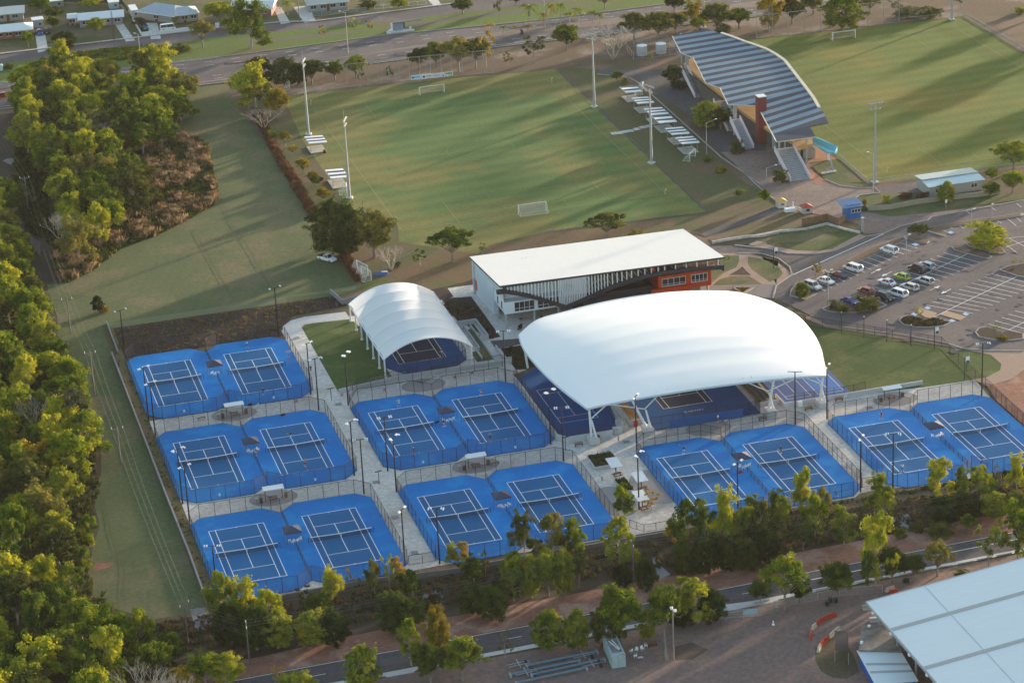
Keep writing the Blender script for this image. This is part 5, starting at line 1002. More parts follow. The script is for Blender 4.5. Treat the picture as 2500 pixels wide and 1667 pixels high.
# bus stop by the highway
p = A('b',1270,270); t = thing('bus_shelter','bus shelter with colourful painted panels beside the highway','bus shelter',(p.x,p.y,0))
MB().prism([(q.x,q.y) for q in poly('b',[(1150,270),(1190,245),(1380,245),(1385,258),(1160,286)])], .1, .28).build('slab', CONC, t)
p = A('b',1190,262); r_ = A('b',1330,262); MB().bar((p.x+1,p.y+1.5,1.4),(r_.x,p.y+1.5,1.4),.15,2.4).build('back_panel', mat('mural_green',(.06,.18,.10),(.20,.05,.12),1.2,.6), t)
MB().box((r_.x-2.6,p.y-.2,1.3),(3.4,.2,2.3)).build('mural_panel', mat('mural_purple',(.28,.18,.36),(.12,.30,.28),.9,.6), t); MB().box((r_.x-4.6,p.y-.1,1.45),(.5,.5,2.6)).build('pillar', PLASTIC, t); MB().box((p.x+5.5,p.y+.8,2.72),(9.5,2.6,.14)).build('roof', flat('dark_roof',(.10,.09,.10)), t)
p = A('b',1350,240); bin_(p.x,p.y,'white bin to the right of the bus shelter',PLASTIC,flat('green_lid',(.08,.2,.12)))
# ================================================================== ENTRY BUILDINGS
p = A('h',945,452); x, y = p.x, p.y; t = thing('ticket_booth','blue ticket booth with skillion roof beside the forecourt gate','booth',(x,y,0)); BL = mat('booth_blue',(.02,.13,.40),(.018,.11,.34),1,.6)
MB().prism(rect(x-1.4,y,x+2.2,y+3.2),.05,3.0).build('body',BL,t); MB().add([(x-2.8,y-.9,3.3),(x+2.7,y-.9,3.3),(x+2.7,y+3.9,4.0),(x-2.8,y+3.9,4.0),(x-2.8,y-.9,3.45),(x+2.7,y-.9,3.45),(x+2.7,y+3.9,4.15),(x-2.8,y+3.9,4.15)], ((0,3,2,1),(4,5,6,7),(0,1,5,4),(1,2,6,5),(2,3,7,6),(3,0,4,7))).build('roof',flat('slate_blue_roof',(.13,.20,.32)),t)
MB().prism(rect(x-1.3,y+.1,x+2.1,y+3.1),3.0,3.75).build('upper_wall',BL,t)
w_ = MB().box((x+.9,y-.03,2.05),(2.4,.06,.9)).build('window',GLASS,t); b = MB(); [b.box((x-.3+k*.8,y-.07,2.05),(.1,.06,.9)) for k in range(4)]; b.box((x+.9,y-.07,2.5),(2.5,.06,.1)); b.box((x+.9,y-.07,1.6),(2.5,.06,.1)); b.build('frame',WHITE,w_)
MB().box((x+2.23,y+1.5,2.2),(.05,1.2,1.0)).build('notice',PLASTIC,t)
p = A('h',1028,560); t = thing('gate_pillar','grey square pillar below the ticket booth','pillar',(p.x,p.y,0)); MB().box((p.x,p.y,1.9),(.6,.6,3.6)).build('shaft',GALV,t); MB().box((p.x,p.y,3.75),(.7,.7,.1)).build('cap',CONC2,t)
for t_, x, y, w_, h_, wc, rc, ds in (('h',372,365,2.2,1.7,(.42,.42,.42),(.55,.35,.12),'small white kiosk with orange roof at the left of the gate'),('h',580,412,2.5,1.7,(.48,.46,.42),(.42,.07,.05),'small cream kiosk with red tiled roof at the gate')):
    p = A(t_,x,y); x, y = p.x, p.y; t = thing('gate_kiosk',ds,'kiosk',(x,y,0),0,'gate kiosks'); MB().prism(rect(x-w_/2,y,x+w_/2,y+w_),.05,h_).build('body',flat('kiosk_wall_%d'%int(wc[2]*100),wc),t)
    e = w_/2+.25; MB().add([(x-e,y-.25,h_),(x+e,y-.25,h_),(x+e,y+w_+.25,h_),(x-e,y+w_+.25,h_),(x,y+w_/2,h_+.8)], [(0,1,4),(1,2,4),(2,3,4),(3,0,4),(3,2,1,0)]).build('roof',flat('kiosk_roof_%d'%int(rc[1]*100),rc),t); MB().box((x,y-.03,1.05),(.9,.06,.6)).build('window',GLASS,t)
p = A('h',430,392); t = thing('road_barrier','white boom gate and barrier block between the two gate kiosks','barrier',(p.x,p.y,0)); MB().box((p.x,p.y,.5),(2.6,1.3,.9)).build('block',PLASTIC,t); q1 = A('h',458,385); q2 = A('h',535,400)
MB().bar((q1.x,q1.y,0),(q1.x,q1.y,2.4),.25).bar((q2.x,q2.y,0),(q2.x,q2.y,1.5),.25).build('post',PLASTIC,t); MB().bar((q1.x,q1.y,1.2),(q2.x,q2.y,1.1),.08).bar((q1.x,q1.y,.6),(q2.x,q2.y,.5),.08).build('rail',PLASTIC,t)
# portable building
a = A('h',1570,272); bq = A('h',2015,212); x0_, y0_, x1_ = a.x, a.y, bq.x; t = thing('portable_building','long grey demountable building with pale stepped roof beside the far pitch','building',(x0_,y0_,0)); GB = mat('beige_cladding',(.34,.34,.32),(.29,.29,.275),.6,.7)
MB().prism(rect(x0_,y0_-.4,x1_,y0_+7.5),.05,2.7).build('wall',GB,t); MB().add([(x0_-.4,y0_-.8,2.75),(x1_+.4,y0_-.8,2.75),(x1_+.4,y0_+3.6,3.1),(x0_-.4,y0_+3.6,3.1),(x0_-.4,y0_-.8,2.85),(x1_+.4,y0_-.8,2.85),(x1_+.4,y0_+3.6,3.2),(x0_-.4,y0_+3.6,3.2)], ((0,3,2,1),(4,5,6,7),(0,1,5,4),(1,2,6,5),(2,3,7,6),(3,0,4,7))).build('lower_roof',mat('pale_aqua_roof',(.50,.62,.64),(.45,.57,.6),.5,.5),t)
MB().add([(x0_-.4,y0_+3.6,3.3),(x1_+.4,y0_+3.6,3.3),(x1_+.4,y0_+8.2,3.0),(x0_-.4,y0_+8.2,3.0),(x0_-.4,y0_+3.6,3.5),(x1_+.4,y0_+3.6,3.5),(x1_+.4,y0_+8.2,3.2),(x0_-.4,y0_+8.2,3.2)], ((0,3,2,1),(4,5,6,7),(0,1,5,4),(1,2,6,5),(2,3,7,6),(3,0,4,7))).build('upper_roof',mat('grey_aqua_roof',(.36,.43,.44),(.33,.4,.41),.5,.5),t)
for fx_ in (.17,.83): w_ = MB().box((x0_+(x1_-x0_)*fx_,y0_-.43,1.6),(1.4,.06,1.1)).build('window',GLASS,t); MB().box((x0_+(x1_-x0_)*fx_,y0_-.46,1.6),(.08,.06,1.2)).box((x0_+(x1_-x0_)*fx_,y0_-.46,2.2),(1.6,.06,.1)).box((x0_+(x1_-x0_)*fx_,y0_-.46,1.0),(1.6,.06,.1)).build('frame',WHITE,w_)
# ================================================================== NEAR LARGE ROOF AND YARD
t = thing('large_shed','huge white sheet-metal roof with grey skylight strips at the lower right corner','building',(120,-160,0)); M_shed = mat('shed_roofing', (.64,.71,.74), (.60,.67,.70), 1.8, .45, stretch=(.03,.7,1,0))
def ZR(x, y): return 7+.105*(x-103)
NE = 185; pN = lambda x: -147.1-(x-103)*.0
def rq(x0, y0, x1, y1, dz=0): return [(x0,y0,ZR(x0,y0)+dz),(x1,y0,ZR(x1,y0)+dz),(x1,y1,ZR(x1,y1)+dz),(x0,y1,ZR(x0,y1)+dz)]
b = MB(); top = rq(103,-215,NE,-147); b.add(top+[(x,y,z-.35) for x,y,z in top], ((0,1,2,3),(7,6,5,4),(0,4,5,1),(1,5,6,2),(2,6,7,3),(3,7,4,0))); b.build('roof',M_shed,t)
s1 = A('p',1320,1060,7.1); s2 = A('p',1640,1365,7.1); b = MB()
for yy in (s1.y, s2.y, s2.y-14): b.add(rq(103.05,yy-.55,NE,yy+.55,.03), [(0,1,2,3)])
b.build('skylight_strip',mat('grey_skylight',(.36,.38,.37),(.32,.34,.33),.5,.5),t)
b = MB(); x = 113.8; b.add(rq(x,-215,x+.12,-147,.035), [(0,1,2,3)]); b.build('ridge_line',flat('joint_grey',(.38,.42,.45)),t)
b = MB(); b.bar((102.95,-215,6.75),(102.95,-146.95,6.75),.35,.45); b.bar((102.9,-146.9,6.8),(NE,-146.9,ZR(NE,0)-.2),.3,.45); b.build('gutter',GALV,t)
for y in (-149,-157,-165,-173): MB().bar((104.5,y,0),(104.5,y,6.8),.3).build('column',GALV,t)
for y in (-150.5,-158.3,-166.2,-173.5): MB().box((102.7,y,6.6),(.35,.6,.35)).build('bracket',PLASTIC,t)
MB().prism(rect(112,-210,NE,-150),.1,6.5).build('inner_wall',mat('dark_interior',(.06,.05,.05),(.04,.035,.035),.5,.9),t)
b = MB(); b.prism(rect(105.3,-176,105.6,-170),2.2,4.2); b.build('blue_banner',mat('blue_white_banner',(.03,.12,.42),(.6,.65,.7),.9,.6),t)
t = thing('site_shed','weathered grey metal roof shed beside the large white roof','shed',(100,-160,0)); q = [A('p',1020,1035,3.2),A('p',1250,1040,3.2),A('p',1350,1250,3.2),A('p',995,1240,3.2)]; q[1] = q[1]+Vector((2,0,0)); q = [Vector((v.x,v.y,3.2)) for v in q]
b = MB(); b.add(q+[v-Vector((0,0,.2)) for v in q], ((3,2,1,0),(4,5,6,7),(0,1,5,4),(1,2,6,5),(2,3,7,6),(3,0,4,7))); b.build('roof',mat('weathered_roof',(.15,.14,.13),(.10,.095,.09),1.5,.6,c3=(.20,.185,.17),sc3=.3,stretch=(1,3,1,0)),t)
MB().prism([(v.x*.94+.06*q[0].x+.3,v.y) for v in q],.1,3.0).build('wall',flat('dark_wall',(.05,.05,.055)),t); b = MB(); b.tube([(q[0].x+1,q[0].y-1,3.2),(q[0].x+1,q[0].y-1,3.5)],.3,8).tube([(q[3].x+1.4,q[3].y+2,3.2),(q[3].x+1.4,q[3].y+2,3.6)],.3,8); b.build('roof_vent',PLASTIC,t)
t = thing('blue_shed','small blue shed with pale lean-to roof at the lower right','shed',(100,-172,0)); q = [A('p',980,1243,2.9),A('p',1350,1260,2.9),A('p',1485,1490,2.9),A('p',1130,1520,2.9)]; b = MB(); b.add(q+[v-Vector((0,0,.15)) for v in q], ((3,2,1,0),(4,5,6,7),(0,1,5,4),(1,2,6,5),(2,3,7,6),(3,0,4,7))); b.build('roof',M_shed,t)
b = MB()
for f in (.42,.66): a_ = q[0]+(q[3]-q[0])*f; c_ = q[1]+(q[2]-q[1])*f; b.bar(a_+Vector((.3,0,.02)),c_+Vector((0,0,.02)),.7,.06)
b.build('skylight_strip',MATS['grey_skylight'],t); MB().prism([(q[0].x+.5,q[0].y-.5),(q[1].x-.5,q[1].y-.3),(q[2].x-.8,q[2].y),(q[3].x+1,q[3].y)],.1,2.7).build('wall',flat('bright_blue_wall',(.01,.09,.45)),t)
t = thing('shade_cloth','black shade cloth panel on poles beside the weathered shed','shade sail',(92,-162,0)); q = [A('p',800,1080,2.6),A('p',908,1090,2.6),A('p',912,1262,2.4),A('p',800,1240,2.4)]; MB().add(q, [(3,2,1,0)]).build('cloth',film('shade_mesh',(.02,.02,.025),.8),t)
for v in q: MB().tube([(v.x,v.y,.1),v],.05,5).build('post',GALV,t)
for q_, ds in (([(1025,910),(1110,900)],'yellowish concrete barrier under the corner of the large white roof'),([(1085,1010),(1200,1000)],'grey concrete barrier behind the weathered shed')):
    a_, c_ = A('p',*q_[0]), A('p',*q_[1]); t = thing('concrete_barrier',ds,'barrier',a_,0,'concrete barriers'); MB().bar(a_+Vector((0,0,.45)),c_+Vector((0,0,.45)),.6,.8).build('block',mat('barrier_conc',(.42,.38,.26),(.34,.32,.25),1,.8) if 'yellow' in ds else CONC2,t); MB().bar(a_+Vector((0,-.1,.1)),c_+Vector((0,-.1,.1)),.9,.2).build('foot',CONC2,t)
def barrier(t_, x0, y0, x1, y1, m, ds):
    a_, c_ = A(t_,x0,y0), A(t_,x1,y1); t = thing('water_barrier',ds,'barrier',a_,0,'plastic traffic barriers'); d = (c_-a_).normalized()
    MB().bar(a_+Vector((0,0,.2)),c_+Vector((0,0,.2)),.55,.35).build('base',m,t); MB().bar(a_+d*.1+Vector((0,0,.62)),c_-d*.1+Vector((0,0,.62)),.28,.6).build('upright',m,t)
OR = mat('orange_plastic',(.50,.055,.02),(.38,.04,.02),3,.5); CR_ = mat('cream_plastic',(.55,.48,.40),(.45,.38,.3),3,.5)
for k, (x0,y0,x1,y1,m) in enumerate(((612,1080,648,1050,CR_),(650,1045,680,1015,OR),(684,1012,738,988,OR),(742,985,810,965,OR),(596,1160,606,1105,OR),(662,1265,680,1215,CR_),(672,1225,712,1180,OR),(714,1178,750,1155,OR),(756,1150,795,1110,CR_),(797,1108,836,1080,CR_),(1218,770,1290,745,CR_),(1242,785,1320,775,OR))):
    barrier('p',x0,y0,x1,y1,m,('orange' if m is OR else 'cream')+' plastic barrier, '+('cream one at the lower end of the outer curved row','first orange one above the cream end of the outer row','long orange one in the middle of the outer row','orange one at the top end of the outer row','single tipped orange one below the outer row','cream one at the bottom of the inner row','lower orange one of the inner row','upper orange one of the inner row','cream one halfway up the inner row','cream one touching the shade cloth','cream one by the fence above the large roof edge','orange one peeking over the large roof edge')[k])
for k, (x,y) in enumerate(((735,880),(762,850),(808,855))):
    p = A('p',x,y); bin_(p.x,p.y,('front','middle','right-hand')[k]+' dark green wheelie bin by the yard fence',flat('bin_green',(.012,.05,.03)),flat('bin_green',(.012,.05,.03)))
# shipping container, pipe frames, chairs
q = [A('o',990,1398),A('o',1105,1383)]; c0 = q[0]; dx = (q[1]-q[0]).normalized(); L_ = 6.06; ny = Vector((-dx.y,dx.x,0)); t = thing('shipping_container','pale blue-grey rusty-topped shipping container in the yard','container',c0); CB = mat('container_paint',(.33,.43,.46),(.27,.36,.39),.8,.6,c3=(.16,.11,.085),sc3=.8,f3=.66)
wv_ = 2.44; ring_ = []
b = MB(); P4 = [c0,c0+dx*wv_,c0+dx*wv_+ny*L_*1.25,c0+ny*L_*1.25]; b.prism([(v.x,v.y) for v in P4],.15,2.6); b.build('body',CB,t)
b = MB(); [b.bar(P4[0]+ny*(k*.3+.15)+Vector((-.03*dx.x,-.03,.3)), P4[0]+ny*(k*.3+.15)+Vector((-.03*dx.x,-.03,2.45)),.1) for k in range(24)]; b.build('side_ribs',CB,t)
cc = (P4[0]+P4[2])/2; MB().prism([((v.x*.72+cc.x*.28),(v.y*.72+cc.y*.28)) for v in P4],2.6,2.63).build('rusty_roof_patch',mat('rust',(.10,.055,.04),(.25,.28,.28),.8,.8),t); MB().bar(cc+Vector((-.5,1.5,2.7)),cc+Vector((.3,-2,2.7)),.12).bar(cc+Vector((.1,1.8,2.7)),cc+Vector((.5,-1.8,2.7)),.12).build('roof_pipes',PLASTIC,t)
for k in range(2): MB().box(c0+dx*(.62+k*1.2)+Vector((0,-.04,1.38)),(1.12,.06,2.3)).build('door',CB,t)
PB_ = mat('steel_blue_pipe',(.12,.20,.27),(.09,.15,.20),1,.5)
for k, (x0,y0,x1,y1) in enumerate(((290,1365,865,1248),(155,1438,720,1325),(330,1440,925,1310),(205,1508,780,1382))):
    a_, c_ = A('o',x0,y0,.6), A('o',x1,y1,.6); t = thing('steel_pipe',('topmost','second','third','lowest')[k]+' long blue-grey steel boom lying left of the container','pipe',a_,0,'steel booms in the yard'); MB().tube([a_,c_],.22,8).build('tube',PB_,t); MB().box((a_.x,a_.y,.4),(.3,.9,.6)).build('bracket',GALV,t); MB().box((c_.x,c_.y,.4),(.3,.9,.6)).build('bracket',GALV,t)
for k, (x,y) in enumerate(((230,1385),(290,1450),(760,1310),(830,1380))):
    p = A('o',x,y); t = thing('axle_trailer',('upper left','lower left','upper right','lower right')[k]+' dark wheeled frame between the steel booms','machinery',p,0,'wheeled frames in the yard'); MB().bar(p+Vector((-2,0,.5)),p+Vector((2,.3,.5)),.12).bar(p+Vector((-2,.8,.5)),p+Vector((2,1.1,.5)),.12).bar(p+Vector((0,-1,.6)),p+Vector((0,2,.6)),.15).build('chassis',GALV,t)
    for s in (-.5,.9): MB().tube([p+Vector((1.2,s,.4)),p+Vector((1.5,s,.4))],.42,10).build('wheel',BLACK,t)
for k, (x,y) in enumerate(((1145,1260),(1180,1300),(1190,1250),(1237,1240),(1268,1215))):
    p = A('o',x,y+8); put(CH,(p.x,p.y,.12),.5+k,('first','second','third','fourth','fifth')[k]+' white chair counted from the container rightwards'); 
p = A('o',1320,1215); bench(p.x,p.y,'weathered dark bench right of the white chairs in the yard',.1); p = A('o',1222,1318); t = thing('low_table','small low table in front of the white yard chairs','table',p); MB().box((p.x,p.y,.45),(.9,.6,.05)).build('tabletop',CONC2,t); MB().box((p.x,p.y,.22),(.6,.4,.4)).build('frame',WOOD,t)
p = A('o',1495,1325); t = thing('yard_light_pole','grey wooden pole with two white lamps in the yard','light pole',p); H_ = HT('o',1495,1325,885); MB().tube([p,p+Vector((0,0,H_))],[.16,.1],7).build('pole',mat('grey_timber',(.24,.22,.20),(.18,.165,.15),2,.8),t); 
for s in (-.3,.3): MB().tube([p+Vector((s,-.2,H_-.2-s)),p+Vector((s,-.6,H_-.5-s))],[.3,.2],8).build('lamp_head',PLASTIC,t)
p = A('p',295,1037); t = thing('white_bollard','small white bollard standing alone in the yard','bollard',p); MB().tube([p,p+Vector((0,0,.9))],.1,6).build('post',PLASTIC,t); MB().tube([p,p+Vector((0,0,.2))],.3,8).build('base',PLASTIC,t)
t = thing('fallen_stump','brown broken tree stump left of the yard light pole','stump',A('o',1440,1310)); MB().tube([A('o',1440,1320),A('o',1430,1260,1.0),A('o',1420,1150,1.6)],[.4,.3,.1],7).build('trunk',BARK,t)
fence('yard_fence','thin grey wire fence along the edge of the yard','fence',[(p.x,p.y) for p in poly('o',[(1850,985),(2190,965),(2352,925)])+poly('p',[(300,905),(840,800),(1190,770)])],1.5,4,m=GALV,fl=MATS['galv_mesh'])
t = thing('yard_gate','grey mesh gate with blue panel at the yard entrance','gate',A('o',1925,1000)); a_, m_, c_ = A('o',1925,1000), A('o',2065,985), A('o',2185,968)
up = Vector((0,0,1.6)); MB().add([a_,c_,c_+up,a_+up],[(0,1,2,3)]).build('mesh',MATS['galv_mesh'],t); MB().add([m_+up*.5,c_+up*.5,c_+up,m_+up],[(0,1,2,3)]).build('blue_panel',flat('faded_blue',(.25,.42,.50)),t); b = MB(); [b.bar(v,v+up,.08) for v in (a_,m_,c_)]; b.bar(a_+up,c_+up,.07); b.build('frame',GALV,t)
for k, (x0,y0,x1,y1) in enumerate(((138,845,260,822),(485,775,600,757),(645,748,770,725),(870,708,935,695),(982,688,1100,662),(1155,655,1240,635),(1330,625,1440,600),(1485,595,1590,573),(1640,560,1765,540),(1815,530,1935,507),(1970,498,2090,473),(2130,465,2250,440))):
    a_, c_ = A('p',x0,y0,.3), A('p',x1,y1,.3); o = MB().bar(a_,c_,.45,.3); o = o.build('wheel_stop',CONC2); tag(o,'pale concrete kerb block along the near road, '+('first','second','third','fourth','fifth','sixth','seventh','eighth','ninth','tenth','eleventh','twelfth')[k]+' from the left','kerb block','kerb blocks along the near road')
# ================================================================== HOUSES
def house(fl, fr, depth, label, wallc, roofc, h=2.7, rise=1.3, hip=0., wall_in=.6, wins=3, roofname=None, z=.05):
    a, c = A(fl[0],fl[1],fl[2],h), A(fr[0],fr[1],fr[2],h); a.z = c.z = 0; d = (c-a).normalized(); n = Vector((-d.y,d.x,0)); L = (c-a).length
    t = thing('house',label,'house',a,0,'houses across the highway'); P = lambda s, e, zz=0: a+d*s+n*e+Vector((0,0,zz))
    wm = mat('house_wall_%d'%int(wallc[0]*100),wallc,tuple(v*.85 for v in wallc),.8,.8); rm = mat('house_roof_%d_%d'%(int(roofc[0]*100),int(roofc[2]*100)),roofc,tuple(v*.92 for v in roofc),.6,.5)
    w_ = [P(wall_in,wall_in),P(L-wall_in,wall_in),P(L-wall_in,depth-wall_in),P(wall_in,depth-wall_in)]; MB().prism([(v.x,v.y) for v in w_],z,h).build('wall',wm,t)
    r0, r1 = P(hip,depth/2,h+rise), P(L-hip,depth/2,h+rise); b = MB(); q = [P(0,0,h),P(L,0,h),P(L,depth,h),P(0,depth,h)]
    b.add([*q,r0,r1],[(0,1,5,4),(2,3,4,5),(1,2,5),(3,0,4),(3,2,1,0)]); b.build('roof',rm,t); b = MB(); b.bar(q[0]-Vector((0,0,.08)),q[1]-Vector((0,0,.08)),.2); b.build('gutter',WHITE,t)
    for k in range(wins):
        s = L*(k+.7)/(wins+.4); o = MB().bar(P(s-.8,wall_in-.03,1.6),P(s+.8,wall_in-.03,1.6),.08,1.1).build('window',GLASS,t); b = MB(); b.bar(P(s-.9,wall_in-.08,2.2),P(s+.9,wall_in-.08,2.2),.06,.1).bar(P(s-.9,wall_in-.08,1.0),P(s+.9,wall_in-.08,1.0),.06,.1).bar(P(s,wall_in-.08,1.0),P(s,wall_in-.08,2.2),.08); b.build('frame',WHITE,o)
    MB().bar(P(L*.5-.45,wall_in-.04,1.1),P(L*.5+.45,wall_in-.04,1.1),.08,2.1).build('door',WOOD,t)
    return t
WR = (.66,.70,.72)
house(('a',-80,128),('a',202,104),9,'small cream house with pale roof at the top left corner',(.30,.29,.27),(.60,.58,.54),wins=2)
house(('a',-60,272),('a',275,240),8.5,'brick house with bright white roof at the left edge, by the blue car',(.25,.10,.07),WR,hip=3,wins=4)
house(('a',635,170),('a',1020,137),8,'grey house with long white gable roof behind the street pole',(.27,.26,.27),WR,wins=4)
house(('a',548,155),('a',630,148),6,'small white-roofed wing at the left end of the long grey house',(.27,.26,.27),WR,rise=.7,wins=1)
house(('a',1110,95),('a',1430,140),11,'blue-grey hip-roofed house with carport behind the white wall',(.32,.29,.27),(.34,.39,.45),hip=4,rise=2,wins=1)
house(('a',1390,138),('a',1640,108),9,'right-hand wing of the blue-grey hip-roofed house with veranda',(.32,.29,.27),(.36,.42,.48),hip=3,rise=1.5)
house(('a',1880,80),('a',2235,72),11,'white-roofed house at the top edge behind the tall street tree',(.22,.10,.10),(.58,.62,.66),wins=3)
house(('b',500,45),('b',850,10),9,'pale house wall with wide windows at the top edge',(.33,.33,.33),(.45,.44,.42),wins=4)
house(('b',-10,-10),('b',60,-12),8,'house mostly above the frame, left of the driveway',(.2,.18,.17),(.4,.4,.4),wins=1) if 0 else None
def shed(t_, x, y, w_, d_, h_, ds, c=(.36,.40,.42)):
    p = A(t_,x,y); t = thing('garden_shed',ds,'shed',p,0,'backyard sheds'); MB().prism(rect(p.x,p.y,p.x+w_,p.y+d_),.05,h_).build('wall',flat('shed_%d'%int(c[0]*100),c),t); MB().prism(rect(p.x-.2,p.y-.2,p.x+w_+.2,p.y+d_+.2),h_,h_+.15).build('roof',WHITE,t); MB().box((p.x+w_*.65,p.y-.02,1.2),(.7,.04,.6)).build('window',GLASS,t)
shed('a',275,235,3.4,3.5,2.6,'pale blue-grey shed beside the white-roofed brick house'); shed('a',1085,150,2.0,7,2.4,'narrow white shed left of the hip-roofed house',(.5,.5,.5)); shed('a',900,80,3.2,3,2.2,'small grey shed behind the long grey house'); shed('a',420,70,4.2,3.5,2.2,'grey backyard shed at the top edge',(.25,.24,.23)); shed('a',-80,60,8,5,2.6,'dark teal shed at the top left edge',(.04,.09,.08))
def lowwall(t_, pts, h, ds, m):
    wall('boundary_wall',ds,[(p.x,p.y) for p in poly(t_,pts)],h,.25,m,cat='wall')
lowwall('a',[(1310,285),(1590,252)],1.3,'white front wall right of the driveway with the van',WHITE); lowwall('a',[(1162,300),(1222,292)],1.3,'short white front wall left of the driveway with the van',WHITE); lowwall('a',[(1090,170),(1160,290)],1.0,'white side wall leading to the front wall',WHITE)
fence('colorbond_fence','dark green sheet fence behind the houses','fence',[(p.x,p.y) for p in poly('a',[(-100,60),(550,25),(1000,40),(1050,110)])],1.8,3,m=flat('fence_green',(.03,.06,.05)),fl=flat('fence_green2',(.035,.07,.06)))
fence('front_fence','pale wire front fence of the right-hand house lots','fence',[(p.x,p.y) for p in poly('b',[(550,140),(990,95)])],1.2,3,m=GALV,fl=film('blue_mesh',(.2,.25,.28),.4)); fence('front_fence','white rail fence at the top edge near the driveway','fence',[(p.x,p.y) for p in poly('b',[(1060,80),(1480,40)])],1.2,3,m=PLASTIC,fl=MATS['galv_mesh'])
# ================================================================== VEHICLES
def car(kind, paint, name=None):
    SP = dict(sedan=(4.6,1.78,.84,1.42,[.28,.42,.70,.86]),hatch=(4.1,1.74,.86,1.48,[.24,.40,.84,.97]),wagon=(4.7,1.8,.86,1.50,[.26,.40,.86,.98]),suv=(4.8,1.9,1.0,1.78,[.24,.36,.88,.98]),mpv=(5.1,1.98,1.0,1.78,[.17,.32,.90,.985]),van=(4.9,1.8,1.05,2.0,[.04,.16,.96,.995]),ute=(5.2,1.85,1.0,1.72,[.28,.38,.56,.62]))[kind]
    L, W, zb, zt, cab = SP; t = thing('parked_car','car','car'); m = flat('paint_'+name, paint, .25, 0, .5) if name else paint
    prof = [(0,.35,.62,.80),(.03,.24,.74,.92),(.10,.2,zb-.12,.98),(.22,.2,zb-.03,1),(.5,.2,zb,1),(.80,.2,zb,1),(.93,.2,zb-(.06 if kind!='sedan' else .02),.98),(.985,.25,zb-.1,.92),(1,.35,zb-.25,.86)]
    b = MB(); vs = []; N = 8
    for f, z0, z1, wf in prof:
        x = L/2-f*L; w_ = W/2*wf; vs += [(x,-w_*.9,z0),(x,-w_,z0+.18),(x,-w_,z1-.14),(x,-w_*.88,z1),(x,w_*.88,z1),(x,w_,z1-.14),(x,w_,z0+.18),(x,w_*.9,z0)]
    fs = [(i*N+k,(i+1)*N+k,(i+1)*N+(k+1)%N,i*N+(k+1)%N) for i in range(len(prof)-1) for k in range(N)]+[tuple(range(N))[::-1],tuple((len(prof)-1)*N+k for k in range(N))]
    b.add(vs, fs); b.build('body', m, t, smooth=False)
    x0, x1, x2, x3 = [L/2-f*L for f in cab]; w0, w1 = W/2*.9, W/2*.72
    MB().add([(x0,-w0,zb-.03),(x0,w0,zb-.03),(x1,w1,zt-.06),(x1,-w1,zt-.06),(x2,-w1,zt-.06),(x2,w1,zt-.06),(x3,w0,zb-.03),(x3,-w0,zb-.03)], ((0,3,2,1),(3,4,5,2),(4,7,6,5),(0,7,4,3),(1,2,5,6))).build('windows', GLASS, t)
    r = MB(); r.add([(x1+.08,-w1,zt-.06),(x1+.08,w1,zt-.06),(x2-.06,w1,zt-.06),(x2-.06,-w1,zt-.06),(x1-.15,-w1*.9,zt),(x1-.15,w1*.9,zt),(x2+.12,w1*.9,zt),(x2+.12,-w1*.9,zt)], ((0,4,5,1),(1,5,6,2),(2,6,7,3),(3,7,4,0),(4,7,6,5)))
    for s in (-1,1):
        r.bar((x0,s*w0,zb),(x1,s*w1,zt-.05),.07); r.bar((x3,s*w0,zb),(x2,s*w1,zt-.05),.13 if kind not in('sedan',) else .08); xm = (x1+x2)/2-.05; r.bar((xm,s*w0*1.0,zb),(xm,s*w1,zt-.05),.08)
    r.build('roof', m, t)
    for sx in (.31,-.31):
        for s in (-1,1):
            o = MB().tube([(sx*L,s*(W/2-.2),.33),(sx*L,s*(W/2+.015),.33)],.33,14).build('wheel',flat('tyre',(.02,.02,.02),.8),t); MB().tube([(sx*L,s*(W/2+.012),.33),(sx*L,s*(W/2+.03),.33)],.2,10).build('rim',GALV,o)
    for s in (-1,1):
        MB().box((L/2-.12,s*W*.36,.68),(.14,.34,.14)).build('headlight',flat('lamp_glass',(.6,.6,.6),.1),t); MB().box((-L/2+.07,s*W*.38,.74),(.1,.24,.2)).build('tail_light',flat('tail_red',(.30,.01,.01),.3),t); MB().box((x0-.25,s*(W/2+.07),zb+.03),(.12,.18,.12)).build('mirror',m,t)
    if kind == 'ute': MB().prism(rect(-L/2+.05,-W/2+.1,x3-.05,W/2-.1),zb-.25,zb+.06).build('tray',BLACK,t)
    return t
PA = {}
def vehicle(kind, pname, rgb, p, rz, label, cat='car', group='cars parked in the car park'):
    k = (kind,pname)
    if k not in PA: PA[k] = car(kind, rgb, pname)
    q = put(PA[k], (p[0],p[1],.13), rz, label, group); q['category'] = cat
    if not group and 'group' in q: del q['group']
    return q
E1 = Vector((.868,.497,0)); NV = A('h',1478,697)-A('h',1330,652); ANG = math.atan2(NV.y,NV.x)
wht = (.70,.72,.75); 
def H6(x, y): return (1960-1800+0)/.297619+x*.17857/.297619, (580-400)/.297619+y*.17857/.297619     # reading off an enlarged sheet of the car park
